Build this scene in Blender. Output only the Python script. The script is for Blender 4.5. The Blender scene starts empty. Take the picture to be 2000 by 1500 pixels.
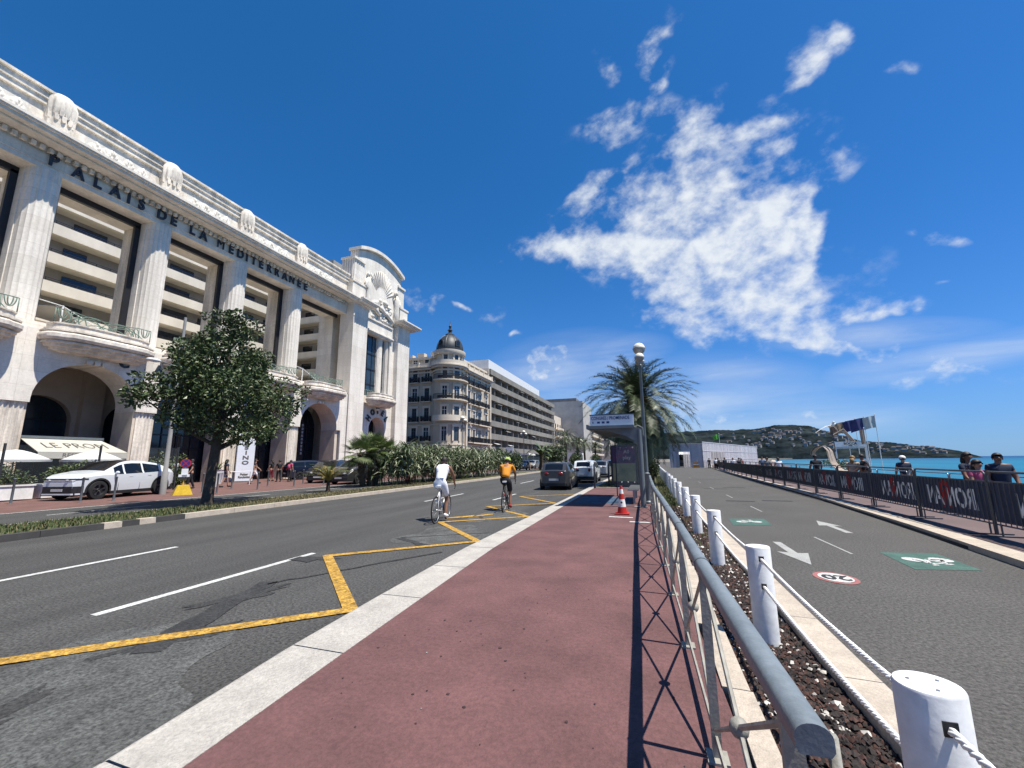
import bpy, math, random
from mathutils import Vector as V, Matrix
from math import sin, cos, pi, radians, sqrt
R = random.Random(7)
sc = bpy.context.scene
COL = sc.collection
# ---------------------------------------------------------------- camera
F, YAW, PIT, ROLL, EYE = 830.0, radians(17.63), radians(10.177), radians(0.54), 1.48
f = V((-sin(YAW)*cos(PIT), cos(YAW)*cos(PIT), sin(PIT)))
r = V((cos(YAW), sin(YAW), 0)); u = r.cross(f)
r2 = r*cos(ROLL)-u*sin(ROLL); u2 = r*sin(ROLL)+u*cos(ROLL)
cam = bpy.data.cameras.new('camera'); cam.sensor_width = 36; cam.lens = F/2000*36
cam.clip_start = 0.05; cam.clip_end = 30000
co = bpy.data.objects.new('camera', cam); COL.objects.link(co)
co.matrix_world = Matrix(((r2.x, u2.x, -f.x, 0), (r2.y, u2.y, -f.y, 0), (r2.z, u2.z, -f.z, EYE), (0, 0, 0, 1)))
sc.camera = co
def ray(x, y):
    return (f + r2*((x-1000)/F) + u2*((750-y)/F)).normalized()
# ---------------------------------------------------------------- light
SUN_EL = radians(66.5)
sc.view_settings.view_transform = 'Standard'; sc.view_settings.look = 'None'
sc.view_settings.exposure = 0.80; sc.view_settings.gamma = 1.0
sl = bpy.data.lights.new('sun', 'SUN'); sl.energy = 4.6; sl.angle = radians(0.5); sl.color = (1.0, 0.95, 0.86)
so = bpy.data.objects.new('sun', sl); COL.objects.link(so); so.rotation_euler = (0, pi/2-SUN_EL, radians(-5)); so.location = (30, 0, 60)
w = bpy.data.worlds.new('World'); sc.world = w; w.use_nodes = True
nt = w.node_tree; nt.nodes.clear()
def N(t, tree=None, **k):
    n = (tree or nt).nodes.new(t)
    for a, b in k.items(): setattr(n, a, b)
    return n
def math_(op, a, b=None, c=None, clamp=False):
    n = N('ShaderNodeMath', operation=op, use_clamp=clamp)
    for i, v in enumerate((a, b, c)):
        if v is None: continue
        if isinstance(v, (int, float)): n.inputs[i].default_value = v
        else: nt.links.new(v, n.inputs[i])
    return n.outputs[0]
def L(a, b): nt.links.new(a, b)
sky = N('ShaderNodeTexSky', sky_type='NISHITA', sun_disc=False, sun_elevation=SUN_EL, sun_rotation=radians(90))
sky.air_density = 1.0; sky.dust_density = 0.3; sky.ozone_density = 3.0; sky.altitude = 200
gam = N('ShaderNodeGamma'); gam.inputs[1].default_value = 1.0
tint = N('ShaderNodeMixRGB', blend_type='MULTIPLY'); tint.inputs[0].default_value = 1.0; tint.inputs[2].default_value = (0.33, 0.70, 1.0, 1)
L(sky.outputs[0], tint.inputs[1])
sep = N('ShaderNodeSeparateColor'); com = N('ShaderNodeCombineColor'); L(tint.outputs[0], sep.inputs[0])
for i_, (y0, x0, pw) in enumerate(((.044, .076, 1.28), (.225, .266, .84), (.68, .672, .95))):    # deeper, more saturated blue
    L(math_('MULTIPLY', math_('POWER', math_('MULTIPLY', sep.outputs[i_], .1366/x0), pw), y0/.1393), com.inputs[i_])
sxyz = N('ShaderNodeSeparateXYZ'); tcd = N('ShaderNodeTexCoord'); L(tcd.outputs['Generated'], sxyz.inputs[0])
hz_ = math_('MULTIPLY', math_('POWER', math_('SUBTRACT', 1.0, math_('ABSOLUTE', sxyz.outputs[2])), 7.0), .62)
hzm = N('ShaderNodeMixRGB'); L(hz_, hzm.inputs[0]); L(com.outputs[0], hzm.inputs[1]); hzm.inputs[2].default_value = (2.05, 3.55, 5.6, 1)
L(hzm.outputs[0], gam.inputs[0])
tc = N('ShaderNodeTexCoord')
# cloud layer: soft patches in the tangent plane of the direction (-0.05, 1.0, 0.45), broken up by fractal noise
CD = ray(1350, 470)
CR = CD.cross(V((0, 0, 1))).normalized(); CU = CR.cross(CD)
def dot(vec):
    n = N('ShaderNodeVectorMath', operation='DOT_PRODUCT'); L(tc.outputs['Generated'], n.inputs[0]); n.inputs[1].default_value = vec
    return n.outputs['Value']
dz = math_('MAXIMUM', dot(CD), 0.05)
px_ = math_('DIVIDE', dot(CR), dz); py_ = math_('DIVIDE', dot(CU), dz)
cmb = N('ShaderNodeCombineXYZ'); L(px_, cmb.inputs[0]); L(py_, cmb.inputs[1])
def noise(scale, detail, rough, vec, dist=0.0, out='Fac'):
    n = N('ShaderNodeTexNoise'); n.inputs['Scale'].default_value = scale; n.inputs['Detail'].default_value = detail
    n.inputs['Roughness'].default_value = rough; n.inputs['Distortion'].default_value = dist; L(vec, n.inputs['Vector'])
    return n.outputs[out]
def tp(x, y):
    d = ray(x, y); k = d.dot(CD)
    return d.dot(CR)/k, d.dot(CU)/k
# warp the patch coordinates a little so that patch edges are irregular
nv = N('ShaderNodeVectorMath', operation='SUBTRACT'); L(noise(5.5, 3, 0.55, cmb.outputs[0], 0, 'Color'), nv.inputs[0]); nv.inputs[1].default_value = (0.5, 0.5, 0.5)
sv = N('ShaderNodeVectorMath', operation='SCALE'); L(nv.outputs[0], sv.inputs[0]); sv.inputs['Scale'].default_value = 0.20
av = N('ShaderNodeVectorMath', operation='ADD'); L(cmb.outputs[0], av.inputs[0]); L(sv.outputs[0], av.inputs[1])
# x, y (on the sky, by bearing), half-length, half-width, tilt in degrees, weight
BL = [(1110,485,120,34,8,1),(1240,470,170,80,-10,1.15),(1400,540,200,110,-12,1.2),(1500,510,130,70,20,1.1),(1330,350,120,75,30,1.1),(1400,300,90,45,10,.95),
      (1210,245,130,42,25,1.0),(1370,215,55,35,35,.95),(1450,400,140,60,-10,.95),(1530,280,80,45,0,.95),(1590,345,110,32,22,.92),(1480,440,120,45,0,1),
      (1575,120,105,42,52,1.05),(1540,180,55,30,30,.95),(1620,60,50,32,60,1),(1272,110,75,17,62,.75),(1295,140,40,14,30,.7),(1560,400,45,16,60,.8),
      (1640,625,150,38,8,.95),(1500,620,170,42,-14,1.0),(1700,676,210,16,-4,.75),(1820,482,62,16,0,.9),(1760,120,40,13,20,.7),(1165,372,85,16,25,.75),
      (1080,730,110,30,10,.72),(900,608,24,10,0,.85),(1009,640,18,8,0,.8),(825,583,55,17,-20,.8),(1350,770,170,55,8,.50),(1440,820,150,30,0,.50),(1640,815,90,12,5,.52),
      (1900,700,260,26,9,.60),(1735,615,60,12,5,.7),(1830,590,30,8,0,.7),(960,600,35,15,20,.6),(1060,700,60,15,0,.6),(1600,470,70,30,60,.85),(1180,150,45,22,-50,.6),(1450,560,240,120,-5,.6)]
tot = None
for (x, y, a, b, t, wgt) in BL:
    cx, cy = tp(x, y); ex = tp(x+cos(radians(t))*a, y-sin(radians(t))*a); fx = tp(x+sin(radians(t))*b, y+cos(radians(t))*b)
    A = math.hypot(ex[0]-cx, ex[1]-cy)*1.25; B = math.hypot(fx[0]-cx, fx[1]-cy)*1.35; th = math.atan2(ex[1]-cy, ex[0]-cx)
    m = N('ShaderNodeMapping', vector_type='TEXTURE'); m.inputs['Location'].default_value = (cx, cy, 0); m.inputs['Rotation'].default_value = (0, 0, th)
    m.inputs['Scale'].default_value = (A, B, 1); L(av.outputs[0], m.inputs[0])
    g = N('ShaderNodeTexGradient', gradient_type='SPHERICAL'); L(m.outputs[0], g.inputs[0])
    val = math_('MULTIPLY', math_('SMOOTHSTEP' if False else 'POWER', g.outputs['Fac'], 0.8), wgt)
    tot = val if tot is None else math_('MAXIMUM', tot, val) if False else math_('ADD', tot, val)
tot = math_('MINIMUM', tot, 1.30)
st = N('ShaderNodeMapping'); st.inputs['Rotation'].default_value = (0, 0, radians(-24)); st.inputs['Scale'].default_value = (0.9, 1.15, 1); L(cmb.outputs[0], st.inputs[0])
n1 = noise(11.0, 10, 0.58, st.outputs[0], 0.15)
n2 = noise(34.0, 8, 0.55, st.outputs[0], 0.10)
fb = math_('ADD', math_('MULTIPLY', n1, 0.72), math_('MULTIPLY', n2, 0.28))
den = math_('ADD', math_('MULTIPLY', tot, 0.58), math_('MULTIPLY', math_('SUBTRACT', fb, 0.5), 3.1))
mr = N('ShaderNodeMapRange', interpolation_type='SMOOTHSTEP'); L(den, mr.inputs[0])
mr.inputs[1].default_value = 0.10; mr.inputs[2].default_value = 1.12; mr.inputs[3].default_value = 0; mr.inputs[4].default_value = 0.95
gate = N('ShaderNodeMapRange'); L(tot, gate.inputs[0]); gate.inputs[1].default_value = 0.02; gate.inputs[2].default_value = 0.45
cl = math_('MULTIPLY', math_('MULTIPLY', mr.outputs[0], gate.outputs[0]), math_('GREATER_THAN', dot(CD), 0.1))
veil = None                                            # thin smooth veils low over the sea and behind the palms
for (x, y, a, b, t, wgt) in ((1850,700,260,26,10,.42),(1360,800,230,70,0,.42),(1090,735,150,55,10,.40),(1560,815,220,30,0,.34),(1200,700,90,30,12,.4),(1700,655,200,22,3,.45),(1400,735,120,25,5,.35)):
    cx, cy = tp(x, y); ex = tp(x+cos(radians(t))*a, y-sin(radians(t))*a); fx = tp(x+sin(radians(t))*b, y+cos(radians(t))*b)
    m = N('ShaderNodeMapping', vector_type='TEXTURE'); m.inputs['Location'].default_value = (cx, cy, 0); m.inputs['Rotation'].default_value = (0, 0, math.atan2(ex[1]-cy, ex[0]-cx))
    m.inputs['Scale'].default_value = (math.hypot(ex[0]-cx, ex[1]-cy)*1.4, math.hypot(fx[0]-cx, fx[1]-cy)*1.6, 1); L(cmb.outputs[0], m.inputs[0])
    g = N('ShaderNodeTexGradient', gradient_type='SPHERICAL'); L(m.outputs[0], g.inputs[0]); val = math_('MULTIPLY', g.outputs['Fac'], wgt*1.5)
    veil = val if veil is None else math_('MAXIMUM', veil, val)
sv2 = N('ShaderNodeMapping'); sv2.inputs['Rotation'].default_value = (0, 0, radians(-10)); sv2.inputs['Scale'].default_value = (0.35, 2.2, 1); L(cmb.outputs[0], sv2.inputs[0])
vl = math_('MULTIPLY', veil, math_('MULTIPLY', math_('SUBTRACT', noise(9.0, 6, .55, sv2.outputs[0], .3), .22), 2.0), clamp=True)
cl = math_('MAXIMUM', cl, math_('MINIMUM', vl, .55))
shade = N('ShaderNodeMapRange'); L(n2, shade.inputs[0]); shade.inputs[1].default_value = 0.3; shade.inputs[2].default_value = 0.65; shade.inputs[3].default_value = 0.74; shade.inputs[4].default_value = 1.0
ccol = N('ShaderNodeMixRGB'); L(shade.outputs[0], ccol.inputs[0]); ccol.inputs[1].default_value = (4.0, 4.7, 5.7, 1); ccol.inputs[2].default_value = (6.3, 6.6, 6.9, 1)
mx = N('ShaderNodeMixRGB'); L(cl, mx.inputs[0]); L(gam.outputs[0], mx.inputs[1]); L(ccol.outputs[0], mx.inputs[2])
bg = N('ShaderNodeBackground'); bg.inputs[1].default_value = 0.08; L(mx.outputs[0], bg.inputs[0])
wo = N('ShaderNodeOutputWorld'); L(bg.outputs[0], wo.inputs[0])
# ---------------------------------------------------------------- materials
MATS = {}
KEEP = {'limestone','limestone_old','limestone_warm','relief_stone','cream_render','cream_trim','concrete_band','concrete_grey','truss','porch','recess_wall','sea','globe','tent_white','white_paint','rope_white','cone_white','canvas_white','awning_cream','sign_white','shelter_glass','car_white','cloth_white','far_house'}
def mat(name, col, rough=0.75, var=0.12, scale=4.0, bump=0.0, bscale=40.0, metal=0.0, spec=0.4, col2=None, stretch=None, fine=0.0, coat=0.0, alpha=1.0, trans=0.0, contrast=(0.3, 0.7), joints=None):
    gq = 1.0 if name in KEEP else .80
    col = [q*gq for q in col]; col2 = [q*gq for q in col2] if col2 else None
    m = bpy.data.materials.new(name); m.use_nodes = True; t = m.node_tree; b = t.nodes['Principled BSDF']
    b.inputs['Roughness'].default_value = rough; b.inputs['Metallic'].default_value = metal; b.inputs['Specular IOR Level'].default_value = spec
    b.inputs['Coat Weight'].default_value = coat; b.inputs['Coat Roughness'].default_value = 0.04; b.inputs['Alpha'].default_value = alpha; b.inputs['Transmission Weight'].default_value = trans
    c = t.nodes.new('ShaderNodeTexCoord'); vec = c.outputs['Object']
    if stretch:
        mp = t.nodes.new('ShaderNodeMapping'); mp.inputs['Scale'].default_value = stretch; t.links.new(vec, mp.inputs[0]); vec = mp.outputs[0]
    n = t.nodes.new('ShaderNodeTexNoise'); n.inputs['Scale'].default_value = scale; n.inputs['Detail'].default_value = 6; n.inputs['Roughness'].default_value = 0.6; t.links.new(vec, n.inputs['Vector'])
    rp = t.nodes.new('ShaderNodeValToRGB'); rp.color_ramp.elements[0].position = contrast[0]; rp.color_ramp.elements[1].position = contrast[1]
    c1 = [x*(1-var) for x in col]; c2 = col2 or [min(1, x*(1+var)) for x in col]
    rp.color_ramp.elements[0].color = (*c1, 1); rp.color_ramp.elements[1].color = (*c2, 1)
    t.links.new(n.outputs['Fac'], rp.inputs[0]); outc = rp.outputs[0]
    if fine:
        n3 = t.nodes.new('ShaderNodeTexNoise'); n3.inputs['Scale'].default_value = bscale*.45; n3.inputs['Detail'].default_value = 4; n3.inputs['Roughness'].default_value = .72; t.links.new(c.outputs['Object'], n3.inputs['Vector'])
        mm = t.nodes.new('ShaderNodeMapRange'); mm.inputs[1].default_value = 0.36; mm.inputs[2].default_value = 0.64; mm.inputs[3].default_value = 1-fine; mm.inputs[4].default_value = 1+fine
        t.links.new(n3.outputs['Fac'], mm.inputs[0])
        ml = t.nodes.new('ShaderNodeMixRGB'); ml.blend_type = 'MULTIPLY'; ml.inputs[0].default_value = 1; t.links.new(outc, ml.inputs[1]); t.links.new(mm.outputs[0], ml.inputs[2]); outc = ml.outputs[0]
    if joints:                                           # ashlar joints on upright walls
        sx = t.nodes.new('ShaderNodeSeparateXYZ'); t.links.new(c.outputs['Object'], sx.inputs[0]); ad = t.nodes.new('ShaderNodeMath'); ad.operation = 'ADD'; t.links.new(sx.outputs[0], ad.inputs[0]); t.links.new(sx.outputs[1], ad.inputs[1])
        cx_ = t.nodes.new('ShaderNodeCombineXYZ'); t.links.new(ad.outputs[0], cx_.inputs[0]); t.links.new(sx.outputs[2], cx_.inputs[1])
        br = t.nodes.new('ShaderNodeTexBrick'); t.links.new(cx_.outputs[0], br.inputs['Vector']); br.inputs['Scale'].default_value = 1; br.inputs['Brick Width'].default_value = joints[0]; br.inputs['Row Height'].default_value = joints[1]; br.inputs['Mortar Size'].default_value = .012; br.inputs['Mortar Smooth'].default_value = .6
        br.inputs['Color1'].default_value = (1, 1, 1, 1); br.inputs['Color2'].default_value = (.91, .90, .885, 1); br.inputs['Mortar'].default_value = (.74, .72, .69, 1)
        m3 = t.nodes.new('ShaderNodeMixRGB'); m3.blend_type = 'MULTIPLY'; m3.inputs[0].default_value = 1; t.links.new(outc, m3.inputs[1]); t.links.new(br.outputs['Color'], m3.inputs[2]); outc = m3.outputs[0]
    t.links.new(outc, b.inputs['Base Color'])
    if bump:
        n2 = t.nodes.new('ShaderNodeTexNoise'); n2.inputs['Scale'].default_value = bscale; n2.inputs['Detail'].default_value = 4; t.links.new(vec, n2.inputs['Vector'])
        bp = t.nodes.new('ShaderNodeBump'); bp.inputs['Strength'].default_value = min(1, bump); bp.inputs['Distance'].default_value = 0.02; t.links.new(n2.outputs['Fac'], bp.inputs['Height']); t.links.new(bp.outputs[0], b.inputs['Normal'])
    MATS[name] = m
    return m
M = mat
M('asphalt', (0.067,0.066,0.063), .9, .26, 1.1, .7, 75, fine=.62, stretch=(1, .10, 1)); M('asphalt_dark', (0.040,0.040,0.039), .9, .25, 2, .6, 75, fine=.6)
M('asphalt_worn', (0.092,0.094,0.090), .92, .38, 3.5, .7, 75, fine=.6, stretch=(1.6,.8,1))
M('asphalt_path', (0.088,0.083,0.076), .9, .14, .5, .5, 75, fine=.5)
M('tar', (0.036,0.036,0.036), .85, .3, 5, .4, 75, fine=.55)
M('red_paving', (0.145,0.069,0.067), .9, .26, 1.3, .4, 60, fine=.17)
M('plaza_red', (0.165,0.085,0.072), .85, .2, 1.2, .3, 60, fine=.2)
M('promenade_paving', (0.15,0.105,0.10), .88, .12, .7, .3, 90, fine=.15)
M('kerb_white', (0.46,0.43,0.385), .85, .16, 3, .6, 70, fine=.16)
M('kerb_stone', (0.50,0.43,0.35), .85, .17, 4, .4, 90, fine=.12)
M('kerb_grey', (0.30,0.275,0.24), .9, .3, 1.5, .4, 60, fine=.12)
M('kerb_dark', (0.055,0.052,0.05), .9, .3, 2, .4, 60)
M('soil', (0.045,0.032,0.026), .95, .4, 20, .8, 90, fine=.4)
M('stone_dark', (0.035,0.027,0.025), .9, .5, 8)
M('stone_brown', (0.085,0.042,0.032), .9, .4, 8)
M('stone_white', (0.62,0.58,0.52), .8, .2, 8)
M('lawn', (0.085,0.10,0.03), .95, .4, 2.5, .5, 120, col2=(0.15,0.13,0.055), fine=.3)
M('grass_a', (0.072,0.105,0.030), .8, .35, 2); M('grass_b', (0.21,0.18,0.09), .85, .25, 2)
M('paint_white', (0.58,0.58,0.56), .75, .2, 8, .4, 75, fine=.35)
M('paint_grey', (0.36,0.36,0.34), .8, .15, 4, .3, 150, fine=.25)
M('paint_yellow', (0.44,0.255,0.045), .85, .45, 9, .5, 75, fine=.55)
M('paint_green', (0.060,0.130,0.105), .85, .25, 3, .3, 140, fine=.25)
M('paint_red', (0.34,0.13,0.12), .8, .2, 4); M('paint_blue', (0.045,0.085,0.14), .85, .5, 3, .2, 60, fine=.3)
M('stain', (0.055,0.03,0.03), .8, .3, 8); M('paint_black', (0.03,0.03,0.03), .8, .2, 4)
M('limestone', (0.71,0.66,0.585), .85, .17, 1.1, .3, 14, stretch=(1, 1, .16), fine=.07, joints=(1.9, .82))
M('limestone_old', (0.62,0.56,0.48), .9, .34, 1.8, .35, 14, stretch=(1, 1, .16), fine=.12)
M('limestone_warm', (0.56,0.48,0.385), .9, .18, 1.2, .2, 14)
M('relief_stone', (0.60,0.565,0.505), .9, .16, 2.5, .3, 25)
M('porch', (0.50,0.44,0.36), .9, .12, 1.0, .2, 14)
M('concrete_band', (0.58,0.54,0.46), .85, .14, .5, .2, 12, stretch=(1, 1, .4))
M('concrete_grey', (0.42,0.40,0.365), .85, .16, .4, .2, 12)
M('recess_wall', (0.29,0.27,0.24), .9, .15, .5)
M('cream_render', (0.49,0.43,0.34), .88, .14, .6, .2, 14, stretch=(1, 1, .4))
M('block_band', (0.27,0.255,0.225), .85, .2, .35, .2, 12, stretch=(1, 1, .4)); M('cream_trim', (0.60,0.53,0.43), .85, .1, .8)
M('slate', (0.045,0.052,0.06), .5, .3, 2, .2, 20)
M('roof_grey', (0.16,0.16,0.165), .7, .2, 1)
M('iron_black', (0.025,0.027,0.032), .55, .2, 5)
M('bronze_dark', (0.018,0.019,0.024), .4, .2, 4)
M('iron_green', (0.16,0.235,0.185), .6, .2, 5)
M('letter_blue', (0.022,0.035,0.055), .45, .2, 4)
M('glass_dark', (0.016,0.022,0.03), .06, .3, .35, spec=.7)
M('glass_blue', (0.03,0.05,0.065), .08, .4, .6, spec=.7)
M('glass_car', (0.008,0.010,0.012), .04, .2, 2, spec=.6)
M('shutter_grey', (0.10,0.115,0.13), .6, .2, 4, stretch=(1, 1, 14))
M('awning_cream', (0.44,0.42,0.36), .85, .06, 2); M('awning_text', (0.16,0.15,0.13), .8, .1, 3)
M('canvas_white', (0.56,0.56,0.54), .8, .05, 3)
M('metal_grey', (0.17,0.195,0.205), .5, .12, 3, .05, 60, metal=.15)
M('rail_paint', (0.185,0.215,0.235), .42, .12, 6, .08, 70, fine=.1)
M('rail_bar', (0.34,0.325,0.28), .6, .2, 9, .15, 60, fine=.1)
M('steel', (0.42,0.43,0.44), .35, .15, 5, metal=.8)
M('barrier_steel', (0.105,0.11,0.118), .45, .25, 5, metal=.35); M('steel_dark', (0.05,0.052,0.057), .5, .2, 5, metal=.3)
M('white_paint', (0.66,0.665,0.66), .5, .09, 5, .08, 30, fine=.06)
M('rope_white', (0.72,0.72,0.70), .8, .1, 12)
M('globe', (0.72,0.68,0.56), .35, .06, 3); M('globe_grey', (0.34,0.33,0.31), .4, .1, 3)
M('banner_navy', (0.030,0.040,0.078), .75, .3, 2.2, .3, 6, stretch=(1, 2, .6))
M('banner_white', (0.95,0.95,0.97), .8, .06, 3); M('banner_red', (0.45,0.018,0.025), .75, .15, 3)
M('bark', (0.085,0.065,0.05), .95, .3, 8, .7, 30); M('bark_palm', (0.10,0.07,0.045), .95, .4, 10, .8, 25)
M('leaf_dark', (0.045,0.072,0.023), .42, .4, 1.4); M('leaf_mid', (0.085,0.12,0.038), .42, .35, 1.4); M('leaf_pale', (0.15,0.18,0.08), .4, .3, 1.4)
M('frond', (0.066,0.090,0.036), .5, .35, 1.6); M('frond_pale', (0.15,0.175,0.09), .5, .3, 1.6); M('frond_dead', (0.30,0.15,0.05), .8, .3, 2)
M('fan_leaf', (0.125,0.18,0.042), .5, .35, 1.6); M('fan_gold', (0.24,0.19,0.045), .6, .3, 1.6)
M('reed', (0.10,0.135,0.055), .6, .4, 2.0); M('reed_pale', (0.36,0.38,0.26), .6, .3, 2.0)
M('dates', (0.36,0.15,0.03), .7, .3, 6)
M('tyre', (0.018,0.018,0.019), .85, .2, 6); M('plastic_black', (0.02,0.02,0.022), .6, .2, 5)
M('rim', (0.16,0.16,0.17), .35, .1, 5, metal=.7); M('chrome', (0.6,0.6,0.6), .15, .05, 3, metal=1)
M('car_white', (0.58,0.61,0.63), .28, .02, 2, coat=.6); M('car_grey', (0.085,0.085,0.09), .3, .04, 2, metal=.55, coat=.7)
M('car_silver', (0.42,0.44,0.45), .3, .03, 2, metal=.4, coat=.6); M('car_navy', (0.012,0.02,0.045), .25, .05, 2, coat=.8); M('car_black', (0.012,0.012,0.014), .25, .05, 2, coat=.8)
M('lamp_red', (0.22,0.012,0.012), .15, .1, 4, coat=.6); M('lamp_clear', (0.5,0.52,0.55), .12, .1, 4, coat=.6); M('plate', (0.6,0.6,0.58), .5, .05, 3)
M('skin', (0.45,0.255,0.175), .55, .08, 6); M('skin_tan', (0.27,0.135,0.085), .55, .08, 6)
for n_, c_ in dict(cloth_white=(.74,.75,.78), cloth_black=(.018,.018,.021), cloth_orange=(.72,.27,.02), cloth_navy=(.02,.03,.06), cloth_red=(.35,.03,.035), cloth_pink=(.55,.10,.20), cloth_grey=(.2,.2,.21), cloth_beige=(.5,.4,.3), cloth_blue=(.06,.12,.25), cloth_maroon=(.16,.02,.03), denim=(.06,.08,.13)).items(): M(n_, c_, .85, .12, 14)
M('hair_dark', (0.02,0.014,0.011), .6, .3, 30); M('hair_blond', (0.30,0.19,0.08), .6, .3, 30); M('hair_grey', (0.30,0.29,0.28), .6, .3, 30)
M('helmet_lime', (0.45,0.60,0.12), .4, .1, 5)
M('cone_red', (0.52,0.028,0.02), .55, .12, 5); M('cone_white', (0.70,0.69,0.66), .6, .12, 5)
M('yellow_block', (0.66,0.44,0.02), .6, .15, 4, fine=.1, bscale=30); M('sign_blue', (0.03,0.04,0.22), .4, .1, 4); M('sign_red', (0.45,0.03,0.05), .4, .1, 4)
M('sign_white', (0.68,0.70,0.73), .5, .04, 3); M('sign_text', (0.02,0.05,0.17), .6, .1, 4)
M('shelter_glass', (0.60,0.70,0.68), .03, .02, 2, alpha=.06); M('screen_glass', (0.4,0.45,0.45), .1, .02, 2, alpha=.03, spec=.1)
M('poster_purple', (0.24,0.02,0.14), .35, .5, 1.6, col2=(0.03,0.015,0.06), contrast=(.4,.6)); M('poster_green', (0.10,0.20,0.11), .35, .5, 1.6, col2=(0.22,0.22,0.12))
M('wing_white', (0.72,0.72,0.70), .5, .06, 3); M('wood_pale', (0.42,0.33,0.26), .7, .25, 2, stretch=(1, 1, 6))
M('flag_blue', (0.045,0.05,0.17), .8, .2, 3); M('flag_white', (0.5,0.53,0.53), .8, .1, 3); M('flag_red', (0.30,0.10,0.07), .8, .4, 4, col2=(0.40,0.33,0.22)); M('flag_green', (0.10,0.42,0.06), .8, .1, 3)
M('tent_white', (0.8,0.8,0.8), .8, .03, 2); M('truss', (0.52,0.50,0.52), .55, .12, 4)
M('beach', (0.42,0.37,0.31), .95, .2, .4, .4, 8)
M('hill_forest', (0.013,0.023,0.030), 1, .5, .010, .8, .05, spec=0, col2=(0.031,0.041,0.043), fine=.5)  # blue haze of the distance is mixed into these forest colours
M('far_house', (0.34,0.32,0.29), .9, .2, .05); M('far_roof', (0.15,0.12,0.11), .9, .2, .05)
M('earth', (0.20,0.18,0.15), .95, .2, .05)
m = M('sea', (0.004,0.115,0.185), .35, .25, .012, spec=.25, stretch=(1, .25, 1), col2=(0.006,0.165,0.235))
t = m.node_tree; b = t.nodes['Principled BSDF']
tcn = t.nodes.new('ShaderNodeTexCoord'); mp = t.nodes.new('ShaderNodeMapping'); mp.inputs['Scale'].default_value = (1, .5, 1); t.links.new(tcn.outputs['Object'], mp.inputs[0])
nn = t.nodes.new('ShaderNodeTexNoise'); nn.inputs['Scale'].default_value = .6; nn.inputs['Detail'].default_value = 8; t.links.new(mp.outputs[0], nn.inputs['Vector'])
bp = t.nodes.new('ShaderNodeBump'); bp.inputs['Strength'].default_value = .5; bp.inputs['Distance'].default_value = .4; t.links.new(nn.outputs['Fac'], bp.inputs['Height']); t.links.new(bp.outputs[0], b.inputs['Normal'])
rp_ = [n for n in t.nodes if n.type == 'VALTORGB'][0]     # reflection gradient painted into the base colour: deeper blue with distance
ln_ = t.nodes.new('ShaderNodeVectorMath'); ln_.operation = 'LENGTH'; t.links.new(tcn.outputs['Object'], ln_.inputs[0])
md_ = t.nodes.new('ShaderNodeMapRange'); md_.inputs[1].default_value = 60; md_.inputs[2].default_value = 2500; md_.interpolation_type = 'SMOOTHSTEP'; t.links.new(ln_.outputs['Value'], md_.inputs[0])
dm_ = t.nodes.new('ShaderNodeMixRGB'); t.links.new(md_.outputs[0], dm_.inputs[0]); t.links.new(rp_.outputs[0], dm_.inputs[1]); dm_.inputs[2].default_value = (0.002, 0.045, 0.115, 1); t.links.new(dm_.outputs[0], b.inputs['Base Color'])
for q_ in ('banner_navy',):    # thin mesh fabric lets some sun through
    t = MATS[q_].node_tree; b = t.nodes['Principled BSDF']; tl_ = t.nodes.new('ShaderNodeBsdfTranslucent'); mx_ = t.nodes.new('ShaderNodeMixShader'); mx_.inputs[0].default_value = .12
    t.links.new(b.inputs['Base Color'].links[0].from_socket, tl_.inputs[0]); t.links.new(b.outputs[0], mx_.inputs[1]); t.links.new(tl_.outputs[0], mx_.inputs[2]); t.links.new(mx_.outputs[0], t.nodes['Material Output'].inputs[0])
# ---------------------------------------------------------------- mesh building
# the plan was surveyed in a slightly skewed grid; these maps turn surveyed (x, y) into metres
def pt(x, y): return 1.014*x, 1.128*y-.088*x
def unpt(x, y): return x/1.014, (y+.088*x/1.014)/1.128
def wmap(v, xr, mode):
    if mode == 'pal': return v[0], 1.079*v[1]+3.8, v[2]*.98
    return v[0]+.014*xr, 1.128*v[1]-.088*xr, v[2]
def text(body, size, ext=0.0, offset=0.0, shear=0.0, align='CENTER'):
    cu = bpy.data.curves.new('txt', 'FONT'); cu.body = body; cu.size = size; cu.extrude = ext; cu.offset = offset; cu.shear = shear; cu.align_x = align; cu.align_y = 'CENTER'; cu.resolution_u = 3
    o = bpy.data.objects.new('txt', cu); COL.objects.link(o)
    dg = bpy.context.evaluated_depsgraph_get(); me = bpy.data.meshes.new_from_object(o.evaluated_get(dg))
    vs = [v.co.copy() for v in me.vertices]; fs = [tuple(p.vertices) for p in me.polygons]
    bpy.data.objects.remove(o); bpy.data.curves.remove(cu); bpy.data.meshes.remove(me)
    return vs, fs
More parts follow.
